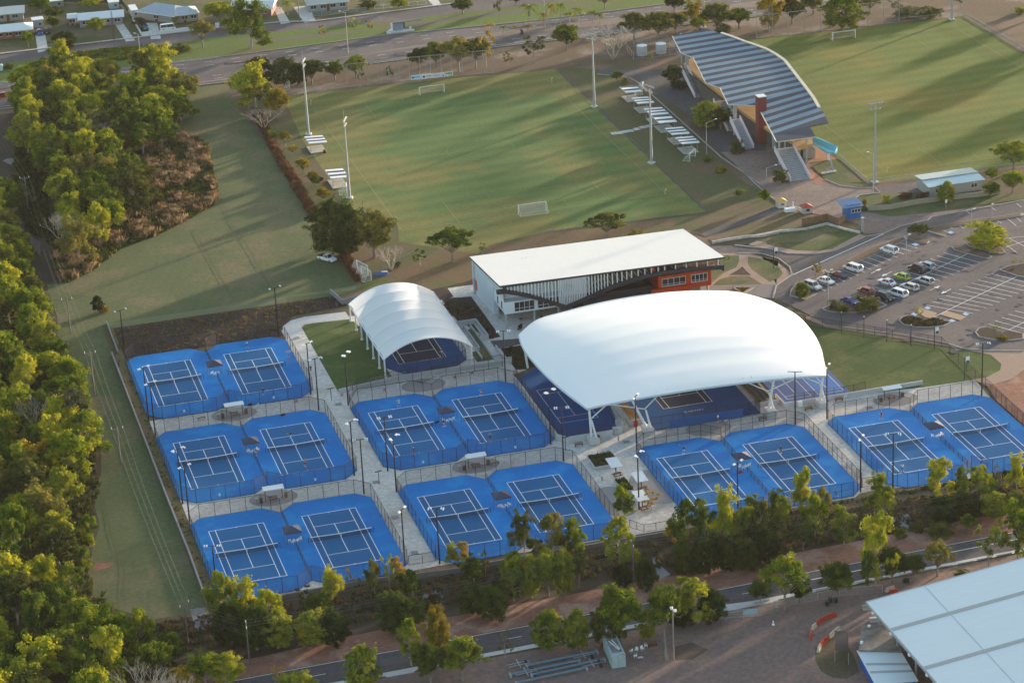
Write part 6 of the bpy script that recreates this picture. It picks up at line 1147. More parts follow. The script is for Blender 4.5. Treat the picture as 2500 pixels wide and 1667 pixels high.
for kd, pn, rgb, x, y, front, ds in (('suv','white',wht,1180,185,1,'small boxy white car alone near the top of the first bay row'),('mpv','white',wht,685,430,1,'large white people mover in the first bay row'),('sedan','charcoal',(.035,.03,.04),485,520,1,'dark charcoal sedan between the two white cars of the first row'),('sedan','white',wht,310,600,-1,'white sedan nosing out of the first bay row'),('suv','silver',(.50,.50,.50),130,675,-1,'silver-white four-wheel drive behind the small round tree'),
    ('suv','maroon',(.055,.03,.035),1565,435,1,'dark maroon four-wheel drive at the top of the second row'),('wagon','silverblue',(.42,.47,.55),1685,395,1,'silver-blue wagon tucked behind the maroon four-wheel drive'),('hatch','lime',(.38,.50,.03),1355,545,1,'bright lime green hatchback'),('wagon','silver',(.50,.50,.50),1672,600,1,'silver wagon with roof load on the far side of the centre line'),
    ('sedan','white',wht,1150,620,1,'white sedan below the lime hatchback'),('wagon','silver',(.50,.50,.50),1460,685,1,'silver wagon below the lime hatchback'),('hatch','red',(.30,.035,.02),860,740,1,'dark red hatchback half hidden by the island shrub'),('mpv','white',wht,1298,775,1,'large white people mover beside the black car in the second row'),('suv','black',(.012,.012,.016),1120,830,-1,'black four-wheel drive right of the island shrub'),('sedan','blue',(.015,.02,.22),645,880,-1,'deep blue sedan left of the island shrub')):
    hx, hy = H6(x, y+22); p = A('h',hx,hy); vehicle(kd,pn,rgb,p,ANG+(math.pi if front > 0 else 0),ds)
p = A('f',668,795); vehicle('ute','white',wht,p,-.95,'white utility vehicle parked on the mown strip under the big dark tree','ute',None)
p = A('a',325,285); vehicle('hatch','cobalt',(.01,.08,.40),p,-1.5,'bright blue car on the driveway of the brick house','car','cars at the houses'); p = A('a',392,275); vehicle('sedan','black',(.012,.012,.016),p,-1.5,'black car beside the blue car by the shed','car','cars at the houses')
p = A('a',1378,250); vehicle('van','white',wht,p,-.03,'white van behind the white front wall','van','cars at the houses'); p = A('a',1185,240); vehicle('ute','teal',(.03,.14,.22),p,-1.4,'blue utility in the carport driveway','ute','cars at the houses'); p = A('a',30,800); vehicle('hatch','scarlet',(.35,.01,.02),p,.05,'red hatchback driving on the highway at the left edge','car',None)
p = A('f',1108,910); t = thing('small_boat','small blue and white boat hull upside down on the dirt near the barrel canopy','boat',p,-.2); MB().add([(-2,0,.1),(0,-.8,.1),(1.8,-.7,.1),(1.8,.7,.1),(0,.8,.1),(-2,0,.5),(0,-.5,.8),(1.7,-.4,.7),(1.7,.4,.7),(0,.5,.8)],[(0,1,6,5),(1,2,7,6),(2,3,8,7),(3,4,9,8),(4,0,5,9),(5,6,7,8,9)]).build('hull',flat('boat_blue',(.04,.12,.3)),t,world=False); MB().box((.9,0,.78),(1.4,.7,.06)).build('hull_panel',PLASTIC,t,world=False)
# ================================================================== TREES
GREEN = leafmat('leaves_mid', (.045,.08,.012), (.13,.17,.018), (.27,.28,.03))
OLIVE = leafmat('leaves_olive', (.055,.07,.018), (.125,.135,.028), (.24,.21,.045))
DARKG = leafmat('leaves_dark', (.024,.042,.010), (.045,.075,.014), (.095,.12,.022))
LIGHT = leafmat('leaves_light', (.08,.125,.012), (.22,.26,.018), (.42,.39,.03))
YELL = leafmat('leaves_yellow', (.16,.13,.012), (.30,.22,.02), (.42,.27,.03))
RUST = leafmat('leaves_rust', (.10,.05,.02), (.20,.10,.04), (.30,.17,.07))
GREY = leafmat('leaves_grey', (.06,.075,.04), (.12,.13,.065), (.18,.17,.09))
LM = dict(g=GREEN,o=OLIVE,d=DARKG,l=LIGHT,y=YELL,r=RUST,s=GREY)
def tree_proto(kind, seed):
    r = random.Random(seed); t = thing('tree','tree','tree'); tr = MB(); cl = []      # unit size: 8 m tall, about 7 m across
    def limb(p, q, r0, r1): 
        m = (p+q)/2+Vector((r.uniform(-.25,.25),r.uniform(-.25,.25),r.uniform(-.1,.25))); tr.tube([p,m,q],[r0,(r0+r1)/2,r1],5,cap=False)
    H, Rr = 8., 3.5; V = Vector
    if kind == 'gum':
        top = V((r.uniform(-.5,.5),r.uniform(-.5,.5),5.4)); fork = V((r.uniform(-.2,.2),r.uniform(-.2,.2),1.6)); tr.tube([V((0,0,-.2)),fork,top],[.2,.15,.06],6)
        for k in range(21):
            h = .22+.72*((k*.618+.1)%1); a = r.uniform(0,6.28); rad = Rr*(.95 if h < .6 else 1.4-h*.85)*r.uniform(.25,.95); c = V((math.cos(a)*rad,math.sin(a)*rad,H*h)); limb(fork+(top-fork)*max(0,min(1,(h-.3)*1.2)), c, .07, .03); cl.append((c, r.uniform(.9,1.5), 1.0))
    elif kind == 'broad':
        fork = V((r.uniform(-.2,.2),r.uniform(-.2,.2),1.7)); tr.tube([V((0,0,-.2)),fork],[.24,.18],6)
        for k in range(24):
            a = k*2.4; e = r.uniform(-.15,1.35); rad = 2.35*r.uniform(.75,1.05); c = V((math.cos(a)*math.cos(e)*rad*1.12,math.sin(a)*math.cos(e)*rad*1.12,4.2+math.sin(e)*rad*1.15)); limb(fork, c, .10, .03); cl.append((c, r.uniform(1.0,1.45), .8))
        for k in range(5): cl.append((V((r.uniform(-1,1),r.uniform(-1,1),r.uniform(3.4,4.8))), 1.4, .8))
    elif kind == 'dense':
        tr.tube([V((0,0,-.2)),V((0,0,3))],[.3,.2],6)
        for k in range(34):
            a = k*2.4; e = -1.0+2.45*k/33; rad = 2.5*r.uniform(.85,1.1); cl.append((V((math.cos(a)*math.cos(e)*rad*1.1,math.sin(a)*math.cos(e)*rad*1.1,3.9+math.sin(e)*rad*1.3)), r.uniform(1.0,1.4), .9))
    elif kind == 'spread':
        fork = V((0,0,2.2)); tr.tube([V((0,0,-.2)),fork],[.22,.17],6)
        for k in range(24):
            a = k*2.4; rad = 3.0*math.sqrt((k+1)/24); c = V((math.cos(a)*rad,math.sin(a)*rad,6.5-.16*rad*rad+r.uniform(-.5,.5))); limb(fork, c, .09, .03); cl.append((c, r.uniform(.75,1.15), .6))
    elif kind == 'shrub':
        for k in range(12):
            a = k*2.4; rad = 2.6*math.sqrt(k/12); c = V((math.cos(a)*rad,math.sin(a)*rad,r.uniform(2,5.6-.3*rad))); tr.tube([V((math.cos(a)*.3,math.sin(a)*.3,-.2)),c],[.08,.03],4); cl.append((c, r.uniform(1.1,1.7), .95))
        for k in range(6): a = k*1.05; cl.append((V((math.cos(a)*2.2,math.sin(a)*2.2,1.3)), 1.3, .9))
    elif kind == 'sparse':
        fork = V((0,0,1.5)); tr.tube([V((0,0,-.2)),fork,V((.2,0,4.5))],[.14,.11,.04],5)
        for k in range(10): a = k*2.4; rad = r.uniform(1,2.8); c = V((math.cos(a)*rad,math.sin(a)*rad,r.uniform(3.2,7.2))); limb(fork+V((0,0,r.uniform(0,2))), c, .05, .02); cl.append((c, r.uniform(.7,1.1), .45))
    elif kind == 'bare':
        def grow(p, d, L, rad, n):
            q = p+d*L; tr.tube([p,(p+q)/2+V((r.uniform(-.1,.1),r.uniform(-.1,.1),0)),q],[rad,rad*.8,rad*.6],4,cap=False)
            if n > 0:
                for k in range(3): a = r.uniform(0,6.28); dd = (d+V((math.cos(a),math.sin(a),.15))*r.uniform(.35,.7)).normalized(); grow(q, dd, L*r.uniform(.6,.82), rad*.55, n-1)
        for k in range(4): a = k*1.57+r.uniform(-.4,.4); grow(V((0,0,0)), V((math.cos(a)*.35,math.sin(a)*.35,1)).normalized(), 2.4, .15, 4)
    elif kind == 'palm':
        tr.tube([V((0,0,-.2)),V((.05,0,3)),V((0,0,6.0))],[.17,.12,.10],7); b = MB()
        for k in range(13):
            a = k*2.4; up = r.uniform(.1,.9); d = V((math.cos(a),math.sin(a),0)); s = V((-d.y,d.x,0)); P = [V((0,0,6))+d*(x*2.6)+V((0,0,1.6*up*x*2-2.7*x*x)) for x in (0,.25,.5,.75,1)]
            for i in range(4):
                for sg in (-1,1):
                    for u in (0,.33,.66): c0_ = P[i]+(P[i+1]-P[i])*u; b.add([c0_,c0_+(P[i+1]-P[i])*.3,c0_+s*sg*.55*(1.15-abs(i/4-.35))+V((0,0,-.35))+d*.25],[(0,1,2)])
        tr.build('trunk', PALEBARK, t); b.build('crown', GREEN, t); return t
    tr.build('trunk', PALEBARK if kind in ('gum','bare','sparse') else BARK, t)
    if cl:
        vs = []; fs = []
        for c, rad, dens in cl:
            sub = [(c+V((r.gauss(0,1),r.gauss(0,1),r.gauss(0,.8)))*rad*.42, rad*r.uniform(.35,.6)) for _ in range(5)]
            for c2, r2 in sub:
                for k in range(int(88*dens)):
                    n = V((r.gauss(0,1),r.gauss(0,1),r.gauss(.35,1))).normalized(); p = c2+V((n.x,n.y,n.z*.8))*r2*(r.uniform(.7,1.1) if k%3 else abs(r.gauss(0,.75))+.2)
                    n2 = (n+V((r.uniform(-.7,.7),r.uniform(-.7,.7),r.uniform(-.5,.7)))).normalized(); u = n2.orthogonal().normalized(); v_ = n2.cross(u); a = r.uniform(0,6.28); u, v_ = u*math.cos(a)+v_*math.sin(a), v_*math.cos(a)-u*math.sin(a); s = r.uniform(.12,.235)
                    o = len(vs); vs += [p-u*s, p-v_*s*.55, p+u*s, p+v_*s*.55]; fs.append((o,o+1,o+2,o+3))
        me = bpy.data.meshes.new('crown'); me.from_pydata(vs,[],fs); me.materials.append(GREEN); o = bpy.data.objects.new('crown',me); COL.objects.link(o); o.parent = t
    return t
NPR = dict(gum=5,broad=4,dense=2,spread=2,shrub=3,sparse=2,bare=2,palm=1)
PR = {k:[tree_proto(k,100*i+len(k)*7+ord(k[0])) for i in range(n)] for k, n in NPR.items()}
TR = random.Random(11); TI = [0]
KN = dict(palm='palm_tree',shrub='shrub',bare='bare_tree')
CATN = dict(palm='palm tree',shrub='shrub',bare='bare tree')
def tree(x, y, H, W, kind, col, label, group=None):
    TI[0] += 1; pr = PR[kind][TI[0]%len(PR[kind])]; s = W/7.; wn = {'palm':5.4,'bare':5.5}.get(kind,7.4); s = W/wn
    o = put(pr, (x,y,.05), TR.uniform(0,6.28), label, group, (s,s,H/(8. if kind != 'palm' else 7.2)), mats=None if kind=='bare' else dict(crown=LM[col]))
    o.name = KN.get(kind,'tree'); o['category'] = CATN.get(kind,'tree'); return o
def tp(t_, x, yt, yb, w_, kind, col, label, group=None):     # top row, foot row and breadth as seen on a survey sheet
    p = A(t_,x,yb); H = HT(t_,x,yb,yt); dist = (p-CC).length; tree(p.x,p.y,max(H*.97,.8),w_*.297619*dist/CF*({'gum':1.2,'broad':1.15,'dense':1.1,'palm':1.5}.get(kind,1.12) if t_ not in 'olp' else {'gum':1.08,'broad':1.1,'dense':.92}.get(kind,1.)),kind,col,label,group)
# ------------------------------------------------------------------ trees one by one
AD = dict(g='mid-green',o='olive',d='dark green',l='light yellow-green',y='golden yellow',r='rusty brown',s='grey-green')
KD = dict(gum='airy upright tree',broad='round-crowned tree',dense='dense leafy tree',spread='wide flat-topped tree',shrub='bush',sparse='thin sparse tree',bare='leafless grey tree',palm='palm')
def L(t_, rows, group=None):
    for x, yt, yb, w_, k, c, ph in rows:
        lab = ('' if k in ('bare','palm') else AD[c]+' ')+KD[k]+' '+ph
        tp(t_, x, yt, yb, w_, k, c, lab, group)
L('a', [(795,140,290,160,'broad','g','in the yard of the long grey house'),(530,265,400,200,'dense','d','on the verge in front of the long grey house'),(235,245,390,95,'broad','l','in front of the brick house'),(1150,140,240,110,'broad','s','at the corner of the carport driveway'),(1665,165,390,190,'spread','o','on the grass verge in line with the white front wall'),
 (2060,-10,395,330,'gum','l','leaning up to the top edge on the verge'),(1790,0,180,240,'broad','l','behind the white-roofed house by the road'),(1900,130,240,140,'shrub','l','under the tree beside the small white box'),(500,400,495,150,'spread','o','low on the verge opposite the dark tree'),(1370,340,435,230,'shrub','g','low on the median verge by the sign'),(1510,360,420,110,'shrub','g','right of the low median bush'),
 (440,130,250,120,'broad','g','between the blue-grey shed and the long grey house'),(330,-20,110,190,'broad','g','at the top edge above the brick house'),(740,-20,85,150,'broad','l','at the top edge behind the long grey house'),(450,60,160,150,'broad','g','behind the small shed of the brick house'),(1545,55,150,60,'palm','g','left one of two by the veranda'),(1590,70,165,60,'palm','g','right one of two by the veranda'),(1440,135,200,60,'broad','y','behind the white van'),
 (70,500,570,90,'shrub','d','beside the highway at the far left'),(820,610,900,10,'shrub','l','x')][:-1])
L('b', [(630,195,325,75,'sparse','y','leaning on the highway verge, leftmost of three'),(890,140,278,110,'sparse','l','on the highway verge, middle of three'),(1020,150,275,70,'sparse','y','on the highway verge, rightmost of three'),(1780,-20,112,180,'broad','g','on the service road verge near the top centre'),(1260,-10,75,170,'broad','g','by the pale wire fence at the top'),(345,0,125,110,'palm','g','between two driveways at the top'),(1000,0,60,160,'shrub','o','at the top by the blue fence'),
 (120,470,700,260,'dense','d','at the left end of the trees behind the near pitch'),(320,475,705,220,'dense','d','second in the dark row behind the near pitch'),(430,520,700,170,'dense','d','third in the dark row behind the near pitch'),(545,480,690,200,'broad','d','fourth in the dark row behind the near pitch'),(732,490,655,150,'broad','g','standing alone left of the ball-stop fence'),(905,445,640,195,'broad','g','behind the first posts of the ball-stop fence'),(945,515,708,75,'sparse','l','in front of the left posts of the ball-stop fence'),(1180,535,665,80,'sparse','g','between the ball-stop fence and highway, small'),
 (1420,385,565,175,'broad','d','left of the clump behind the advertising boards'),(1560,335,560,215,'broad','g','second in the clump behind the advertising boards'),(1750,300,590,300,'spread','o','largest in the clump behind the advertising boards'),(1890,300,565,230,'spread','d','fourth in the clump behind the advertising boards'),(1975,250,560,165,'sparse','y','at the right end of the clump behind the advertising boards'),(2150,420,545,110,'sparse','o','right of the last ball-stop fence post'),
 (80,520,880,270,'gum','l','at the top of the brown hedge line, left'),(20,560,900,240,'broad','l','leftmost at the top of the brown hedge line'),(260,700,980,190,'broad','y','rightmost at the top of the brown hedge line'),(200,690,960,230,'gum','o','at the top of the brown hedge line, right'),(150,860,1070,220,'bare','g','at the upper end of the brown hedge line'),(220,1030,1140,90,'shrub','l','at the foot of the leafless hedge tree'),
 (325,1075,1210,110,'spread','y','topmost of the small trees left of the near pitch'),(385,1190,1275,85,'spread','y','second of the small trees left of the near pitch'),(470,1290,1425,110,'broad','y','rounded, third of the small trees left of the near pitch')])
L('f', [(545,60,150,80,'broad','y','fourth of the small trees left of the near pitch'),(580,90,185,120,'broad','o','fifth of the small trees left of the near pitch'),(640,190,312,140,'broad','y','sixth of the small trees left of the near pitch'),(690,270,360,70,'shrub','g','just above the big dark tree'),
 (725,300,735,400,'dense','d','huge, beside the parked white utility'),(1055,375,770,370,'spread','o','beside the huge dark tree, overhanging the pitch corner'),(860,350,745,300,'dense','d','between the huge dark tree and its spreading neighbour'),(1060,470,770,300,'broad','o','under the spreading tree by the pitch corner'),(1195,660,875,190,'bare','g','in front of the spreading tree near the goal frames'),(1235,780,850,80,'shrub','d','at the foot of the leafless tree near the goal frames'),(1430,690,835,140,'sparse','g','between the leafless tree and the umbrella-shaped tree'),(1695,520,805,350,'spread','g','alone on the dirt bank behind the barrel canopy'),(1945,640,742,70,'sparse','o','just behind the clubhouse roof corner')])
L('e', [(805,1080,1215,95,'dense','d','alone on the mown strip above the garden bed'),(855,1150,1212,90,'shrub','y','at the foot of the lone dark tree')])
L('g', [(945,405,610,330,'spread','o','half bare, behind the clubhouse roof'),(1185,530,605,140,'shrub','o','low behind the clubhouse roof'),(1930,755,810,60,'sparse','g','on the round path lawn'),(2055,1010,1045,80,'shrub','y','in the triangular planter')])
L('c', [(615,185,415,230,'broad','g','alone beside the highway above the near pitch'),(1000,165,490,330,'bare','g','wide, left of the water tanks'),(350,270,522,200,'sparse','o','by the highway left of the round green tree'),(1170,90,335,240,'broad','o','behind the water tanks, left'),(1370,85,330,260,'broad','o','behind the water tanks, right'),(1510,90,285,160,'broad','o','right of the trees behind the water tanks'),(1500,-40,95,160,'broad','d','on the median at the top edge'),
 (1670,20,195,190,'gum','y','left of the tall mast behind the grandstand'),(1850,10,265,260,'broad','o','right of the tall mast behind the grandstand'),(2030,60,240,200,'broad','g','behind the left end of the grandstand roof'),(1690,130,262,120,'broad','l','in front of the golden tree by the mast'),(1900,185,275,150,'shrub','s','close behind the grandstand roof'),(1300,435,522,60,'sparse','g','in front of the water tanks'),(1030,585,672,85,'broad','l','beside the topmost striped shelter'),(1090,630,692,65,'shrub','g','right of the sapling by the striped shelters'),
 (1500,530,715,200,'broad','d','left of the grandstand far stairs'),(1540,640,722,140,'shrub','d','at the foot of the grandstand far stairs'),(1770,835,1045,250,'dense','g','large, covering the middle grandstand stairs'),(1880,870,1060,200,'broad','d','close against the grandstand undercroft'),(1775,1265,1327,80,'shrub','l','below the L-shaped lamp'),(1875,1350,1412,95,'shrub','l','low on the grass left of the forecourt'),(2010,1110,1262,110,'shrub','d','left of the near-middle grandstand stairs'),
 (930,-130,72,150,'broad','d','on the grass at the top edge, trunk only visible'),(200,-60,45,110,'broad','d','on the grass at the top edge left'),(60,-100,185,90,'sparse','s','tall and thin on the verge at the top')])
L('c', [(310,15,220,120,'palm','g','large, first in the row on the highway median'),(430,95,235,75,'palm','y','second in the row on the highway median'),(490,10,237,70,'palm','y','third in the row on the highway median'),(567,10,195,85,'palm','g','fourth in the row on the highway median'),(640,90,200,80,'palm','y','fifth in the row on the highway median'),(712,50,217,90,'palm','g','sixth in the row on the highway median'),(830,80,190,70,'palm','g','seventh in the row on the highway median'),(890,100,195,70,'palm','g','last in the row on the highway median'),(95,205,300,60,'palm','g','small, by the left part of the median'),(185,210,272,45,'palm','y','tiny, by the left part of the median'),(250,230,285,30,'shrub','r','beside the palms on the median'),(300,195,285,80,'palm','y','short, beside the rusty bush')],'palms on the highway median')
L('b', [(2000,185,278,75,'palm','y','on the median at the right of the bus shelter')],'palms on the highway median')
L('d', [(260,-60,255,210,'gum','y','at the left end of the far ball-stop fence'),(450,-30,200,220,'broad','o','behind the far ball-stop fence, left'),(860,-60,245,330,'dense','g','large, behind the far ball-stop fence'),(1090,-40,110,180,'spread','o','right of the large tree behind the far pitch'),(1400,20,150,230,'shrub','s','behind the low fence of the far pitch, left'),(1590,30,140,200,'shrub','o','behind the low fence of the far pitch, right'),(1830,-60,62,90,'sparse','o','at the top edge right of the mast'),(1300,-20,120,140,'sparse','s','scruffy, behind the far pitch'),(2330,40,110,110,'shrub','l','at the top right corner'),
 (2265,1155,1405,330,'spread','g','at the right edge of the far pitch'),(350,1355,1495,120,'shrub','d','left of the near grandstand stairs'),(40,1180,1250,50,'shrub','d','beside the second stairs'),(620,-70,120,200,'broad','o','behind the far ball-stop fence, middle')])
L('h', [(1710,140,325,135,'dense','g','in front of the portable building'),(2090,30,150,115,'broad','g','behind the right end of the portable building'),(2085,150,275,150,'broad','g','right of the portable building'),(2255,40,242,170,'broad','l','second right of the portable building'),(1490,490,622,175,'spread','d','on the island at the top of the car park'),(2045,450,682,345,'shrub','l','very large, in the middle of the car park'),(650,790,932,110,'sparse','y','on the long island by the first cars'),(530,970,1102,115,'dense','g','beside the silver four-wheel drive'),(800,1100,1192,110,'shrub','s','on the island left of the blue sedan'),(870,1140,1212,100,'shrub','o','low on the island below the blue sedan'),(1050,1030,1202,210,'shrub','o','covering the red hatchback'),(1490,1170,1272,80,'sparse','l','sapling on the island by the hatched marking'),(2130,1300,1392,80,'sparse','g','sapling on the lower right island'),(2170,1390,1442,100,'shrub','y','low on the lower right island'),
 (20,205,287,75,'broad','g','on the grass left of the forecourt'),(225,205,332,95,'broad','l','at the kerb left of the gate kiosks'),(1225,230,312,65,'shrub','l','in the bed by the ticket booth'),(1520,218,287,110,'shrub','r','against the left end of the portable building'),(1380,235,280,110,'shrub','r','low in the bed left of the portable building'),(1045,270,330,40,'shrub','y','at the tip of the bed by the ticket booth'),(2275,770,832,60,'sparse','g','on the right car park island, left'),(2345,780,832,50,'sparse','g','on the right car park island, right'),(1040,330,390,60,'shrub','o','beside the ticket booth wall')])
L('k', [(1090,1290,1560,190,'gum','l','rising in front of the plaza picnic shelters'),(1310,1325,1500,170,'sparse','y','thin, in the plaza beside the last shelter')])
L('l', [(520,1140,1520,200,'gum','l','tall, in front of the plaza pair right court'),(1150,1190,1530,190,'gum','l','in front of the walkway between the right pairs'),(1650,1065,1420,230,'gum','l','tall, in front of the far right pair left court'),(1840,1150,1460,160,'gum','g','in front of the far right pair, middle'),(2000,1130,1430,230,'gum','l','in front of the far right pair right court'),(2130,1090,1330,90,'sparse','s','thin, in front of the far right pair right court'),(2290,1045,1370,180,'gum','l','at the right edge in front of the courts'),(700,1310,1590,170,'gum','o','in front of the plaza pair, right side'),(340,1340,1600,220,'gum','g','in front of the plaza pair, below the net'),(1260,1300,1360,70,'shrub','l','small, at the foot of the black floodlight'),(140,1380,1600,200,'gum','g','in front of the plaza pair left court')])
L('n', [(715,570,840,185,'gum','l','above the retaining wall before the front row right court'),(1060,500,790,125,'gum','o','before the corner of the front row right court'),(1180,420,770,120,'sparse','l','tall and thin at the front row corner'),(1250,475,720,120,'gum','y','beside the front row corner floodlight'),(850,545,720,70,'sparse','y','small, against the front row fence'),(920,630,712,70,'sparse','y','smallest, against the front row fence'),(1370,580,800,120,'gum','g','below the walkway end, on the retaining wall'),(1290,590,750,130,'gum','o','at the left of the walkway end'),(490,690,910,160,'sparse','s','ragged, before the notch of the front row pair'),(610,780,1010,260,'broad','g','on the drain bank left'),(560,930,1190,300,'dense','g','on the drain bank by the power pole, left'),(730,930,1200,260,'dense','d','on the drain bank by the power pole, right'),
 (1230,750,1090,300,'dense','d','large, on the drain bank left of the rubble'),(1370,800,1060,200,'dense','d','on the drain bank touching the rubble'),(1540,790,915,115,'dense','d','small, sitting on the rubble slab'),(1695,370,545,120,'gum','g','left of two by the centre front fence'),(1785,350,545,110,'gum','y','right of two by the centre front fence'),(1870,465,690,240,'gum','g','on the wall before the centre front pair'),(1970,395,650,80,'sparse','y','thin, before the centre front pair'),(1870,690,950,250,'dense','d','large, right of the rubble slab'),(2040,700,990,250,'dense','d','beside the large one right of the rubble'),(2200,480,840,230,'gum','g','on the drain bank below the tent'),
 (1570,895,1390,260,'gum','y','bright, overlapping the near road'),(1360,980,1370,210,'gum','l','left of the bright one overlapping the near road'),(1780,1115,1490,360,'broad','g','on the path side of the near road'),(1520,1170,1530,300,'broad','d','in the shade below the bright yellow one'),(970,1205,1570,290,'dense','g','at the bottom edge by the near road'),(430,1440,1620,330,'broad','g','at the bottom edge left of the road'),(2130,1075,1315,170,'sparse','s','nearly bare, beside the steel booms'),(280,1370,1560,120,'sparse','y','thin, at the bottom edge')])
L('o', [(270,115,480,230,'gum','o','before the centre front pair, leftmost of three'),(500,115,490,250,'gum','o','before the centre front pair, middle of three'),(680,170,490,210,'gum','l','before the centre front pair, rightmost of three'),(200,420,800,220,'dense','g','on the drain bank under the wires, left'),(330,460,815,220,'dense','g','on the drain bank under the wires, second'),(470,400,800,240,'broad','g','on the drain bank under the wires, third'),(600,420,790,220,'dense','g','on the drain bank under the wires, fourth'),(720,400,740,160,'broad','o','on the drain bank under the wires, fifth'),(1060,150,590,330,'gum','g','tall, left of the middle power pole'),(1080,540,725,200,'dense','d','at the foot of the middle power pole, left'),(1270,480,750,210,'dense','d','at the foot of the middle power pole, right'),(90,560,980,0.1,'shrub','g','x')][:-1]+
 [(40,680,960,190,'dense','d','on the drain bank at the end of the leafy row'),(1490,190,360,170,'gum','y','low, below the plaza corner'),(1600,0,430,260,'gum','g','below the plaza pair, first from the left'),(1760,-10,450,210,'gum','g','below the plaza pair, second from the left'),(1930,-80,440,240,'gum','l','below the plaza pair, third from the left'),(2040,80,430,210,'gum','g','below the plaza pair, fourth from the left'),(2200,20,430,240,'gum','o','below the plaza pair, fifth from the left'),(1580,350,620,250,'dense','d','on the far side of the drain, first'),(1740,330,630,260,'dense','d','on the far side of the drain, second'),(1920,330,590,250,'dense','d','on the far side of the drain, third'),(2080,370,590,260,'dense','d','on the far side of the drain, fourth'),(2260,240,560,260,'dense','d','on the far side of the drain, fifth'),
 (470,910,1240,320,'dense','g','behind the steel booms, left'),(700,900,1245,260,'dense','g','behind the steel booms, right'),(1060,690,1170,380,'broad','l','above the shipping container'),(960,860,1190,330,'dense','d','touching the shipping container'),(1280,910,1165,180,'dense','g','above the white yard chairs'),(1420,670,1180,290,'broad','g','left of the yard light pole'),(1650,620,1030,310,'gum','l','behind the yard light pole'),(1810,740,1010,270,'dense','d','right of the yard light pole'),(1560,880,1040,260,'dense','d','behind the yard light pole, low')])
L('p', [(390,450,915,420,'spread','l','with pale limbs beside the yard gate'),(190,660,850,190,'broad','d','left of the pale-limbed one by the yard gate'),(510,660,860,190,'broad','d','right of the pale-limbed one by the yard gate'),(810,500,835,290,'broad','g','above the green bins'),(1140,115,720,300,'gum','l','tallest, beside the near road'),(1060,430,735,120,'gum','l','slender, left of the tallest roadside one'),(1270,380,695,310,'broad','d','right of the tallest roadside one'),(1450,440,675,190,'broad','d','small, second right of the tallest roadside one'),(1640,340,640,270,'spread','o','third right of the tallest roadside one'),(1385,640,682,70,'shrub','s','small, between path and yard'),(1850,570,650,160,'shrub','l','poking over the large roof edge'),
 (2060,160,575,270,'sparse','g','with a white trunk at the large roof edge'),(2300,10,495,280,'gum','l','at the right edge by the near road'),(1660,165,300,250,'shrub','o','on the far verge of the near road'),(1890,130,275,170,'broad','g','on the far verge, right of the olive bush'),(1480,180,272,140,'shrub','d','beside the grey drain slab, right'),(1340,210,322,120,'shrub','g','just below the grey drain slab'),(880,50,380,230,'gum','g','on the drain bank left of the tallest one'),(540,180,440,180,'broad','d','on the drain bank beside a pale log'),(640,-30,330,240,'gum','l','on the drain bank, yellowish top'),(370,-20,350,170,'gum','g','on the drain bank with pale trunk'),(100,60,400,230,'gum','g','on the drain bank at the left of the pale trunk'),(90,340,575,240,'dense','d','low over the verge, left'),(280,290,500,210,'dense','d','low over the verge, right'),
 (1690,-10,195,290,'dense','d','under the wires at the right, first'),(1900,-40,170,260,'dense','d','under the wires at the right, second'),(2100,-60,160,270,'dense','g','under the wires at the right, third'),(2290,-70,140,250,'dense','o','under the wires at the right, fourth'),(1200,-60,150,170,'gum','l','beside the pale slab under the wires')])
L('m', [(1840,605,1010,260,'gum','g','at the corner of the front row, left'),(2010,640,1040,260,'gum','l','overlapping the front row left court'),(2200,740,1090,260,'gum','l','overlapping the front row fence'),(1900,850,1200,280,'dense','d','behind the tall power pole'),(2110,880,1240,300,'dense','d','right of the tall power pole'),(2280,900,1230,260,'dense','g','second right of the tall power pole'),(1690,1250,1520,330,'gum','l','at the bottom, left of the tall power pole'),(1500,1380,1600,230,'gum','y','at the bottom edge, low'),(1880,1290,1540,250,'gum','l','at the bottom, under the tall power pole'),
 (990,960,1350,300,'spread','l','with pale curved limbs at the bottom left'),(1170,900,1300,210,'gum','l','right of the one with pale curved limbs'),(1400,1080,1400,260,'broad','g','left of the black drain opening'),(740,130,400,150,'gum','l','standing alone at the edge of the mown strip'),(690,380,620,130,'gum','g','second at the edge of the mown strip'),(1600,-400,-300,0,'shrub','g','x')][:-1])
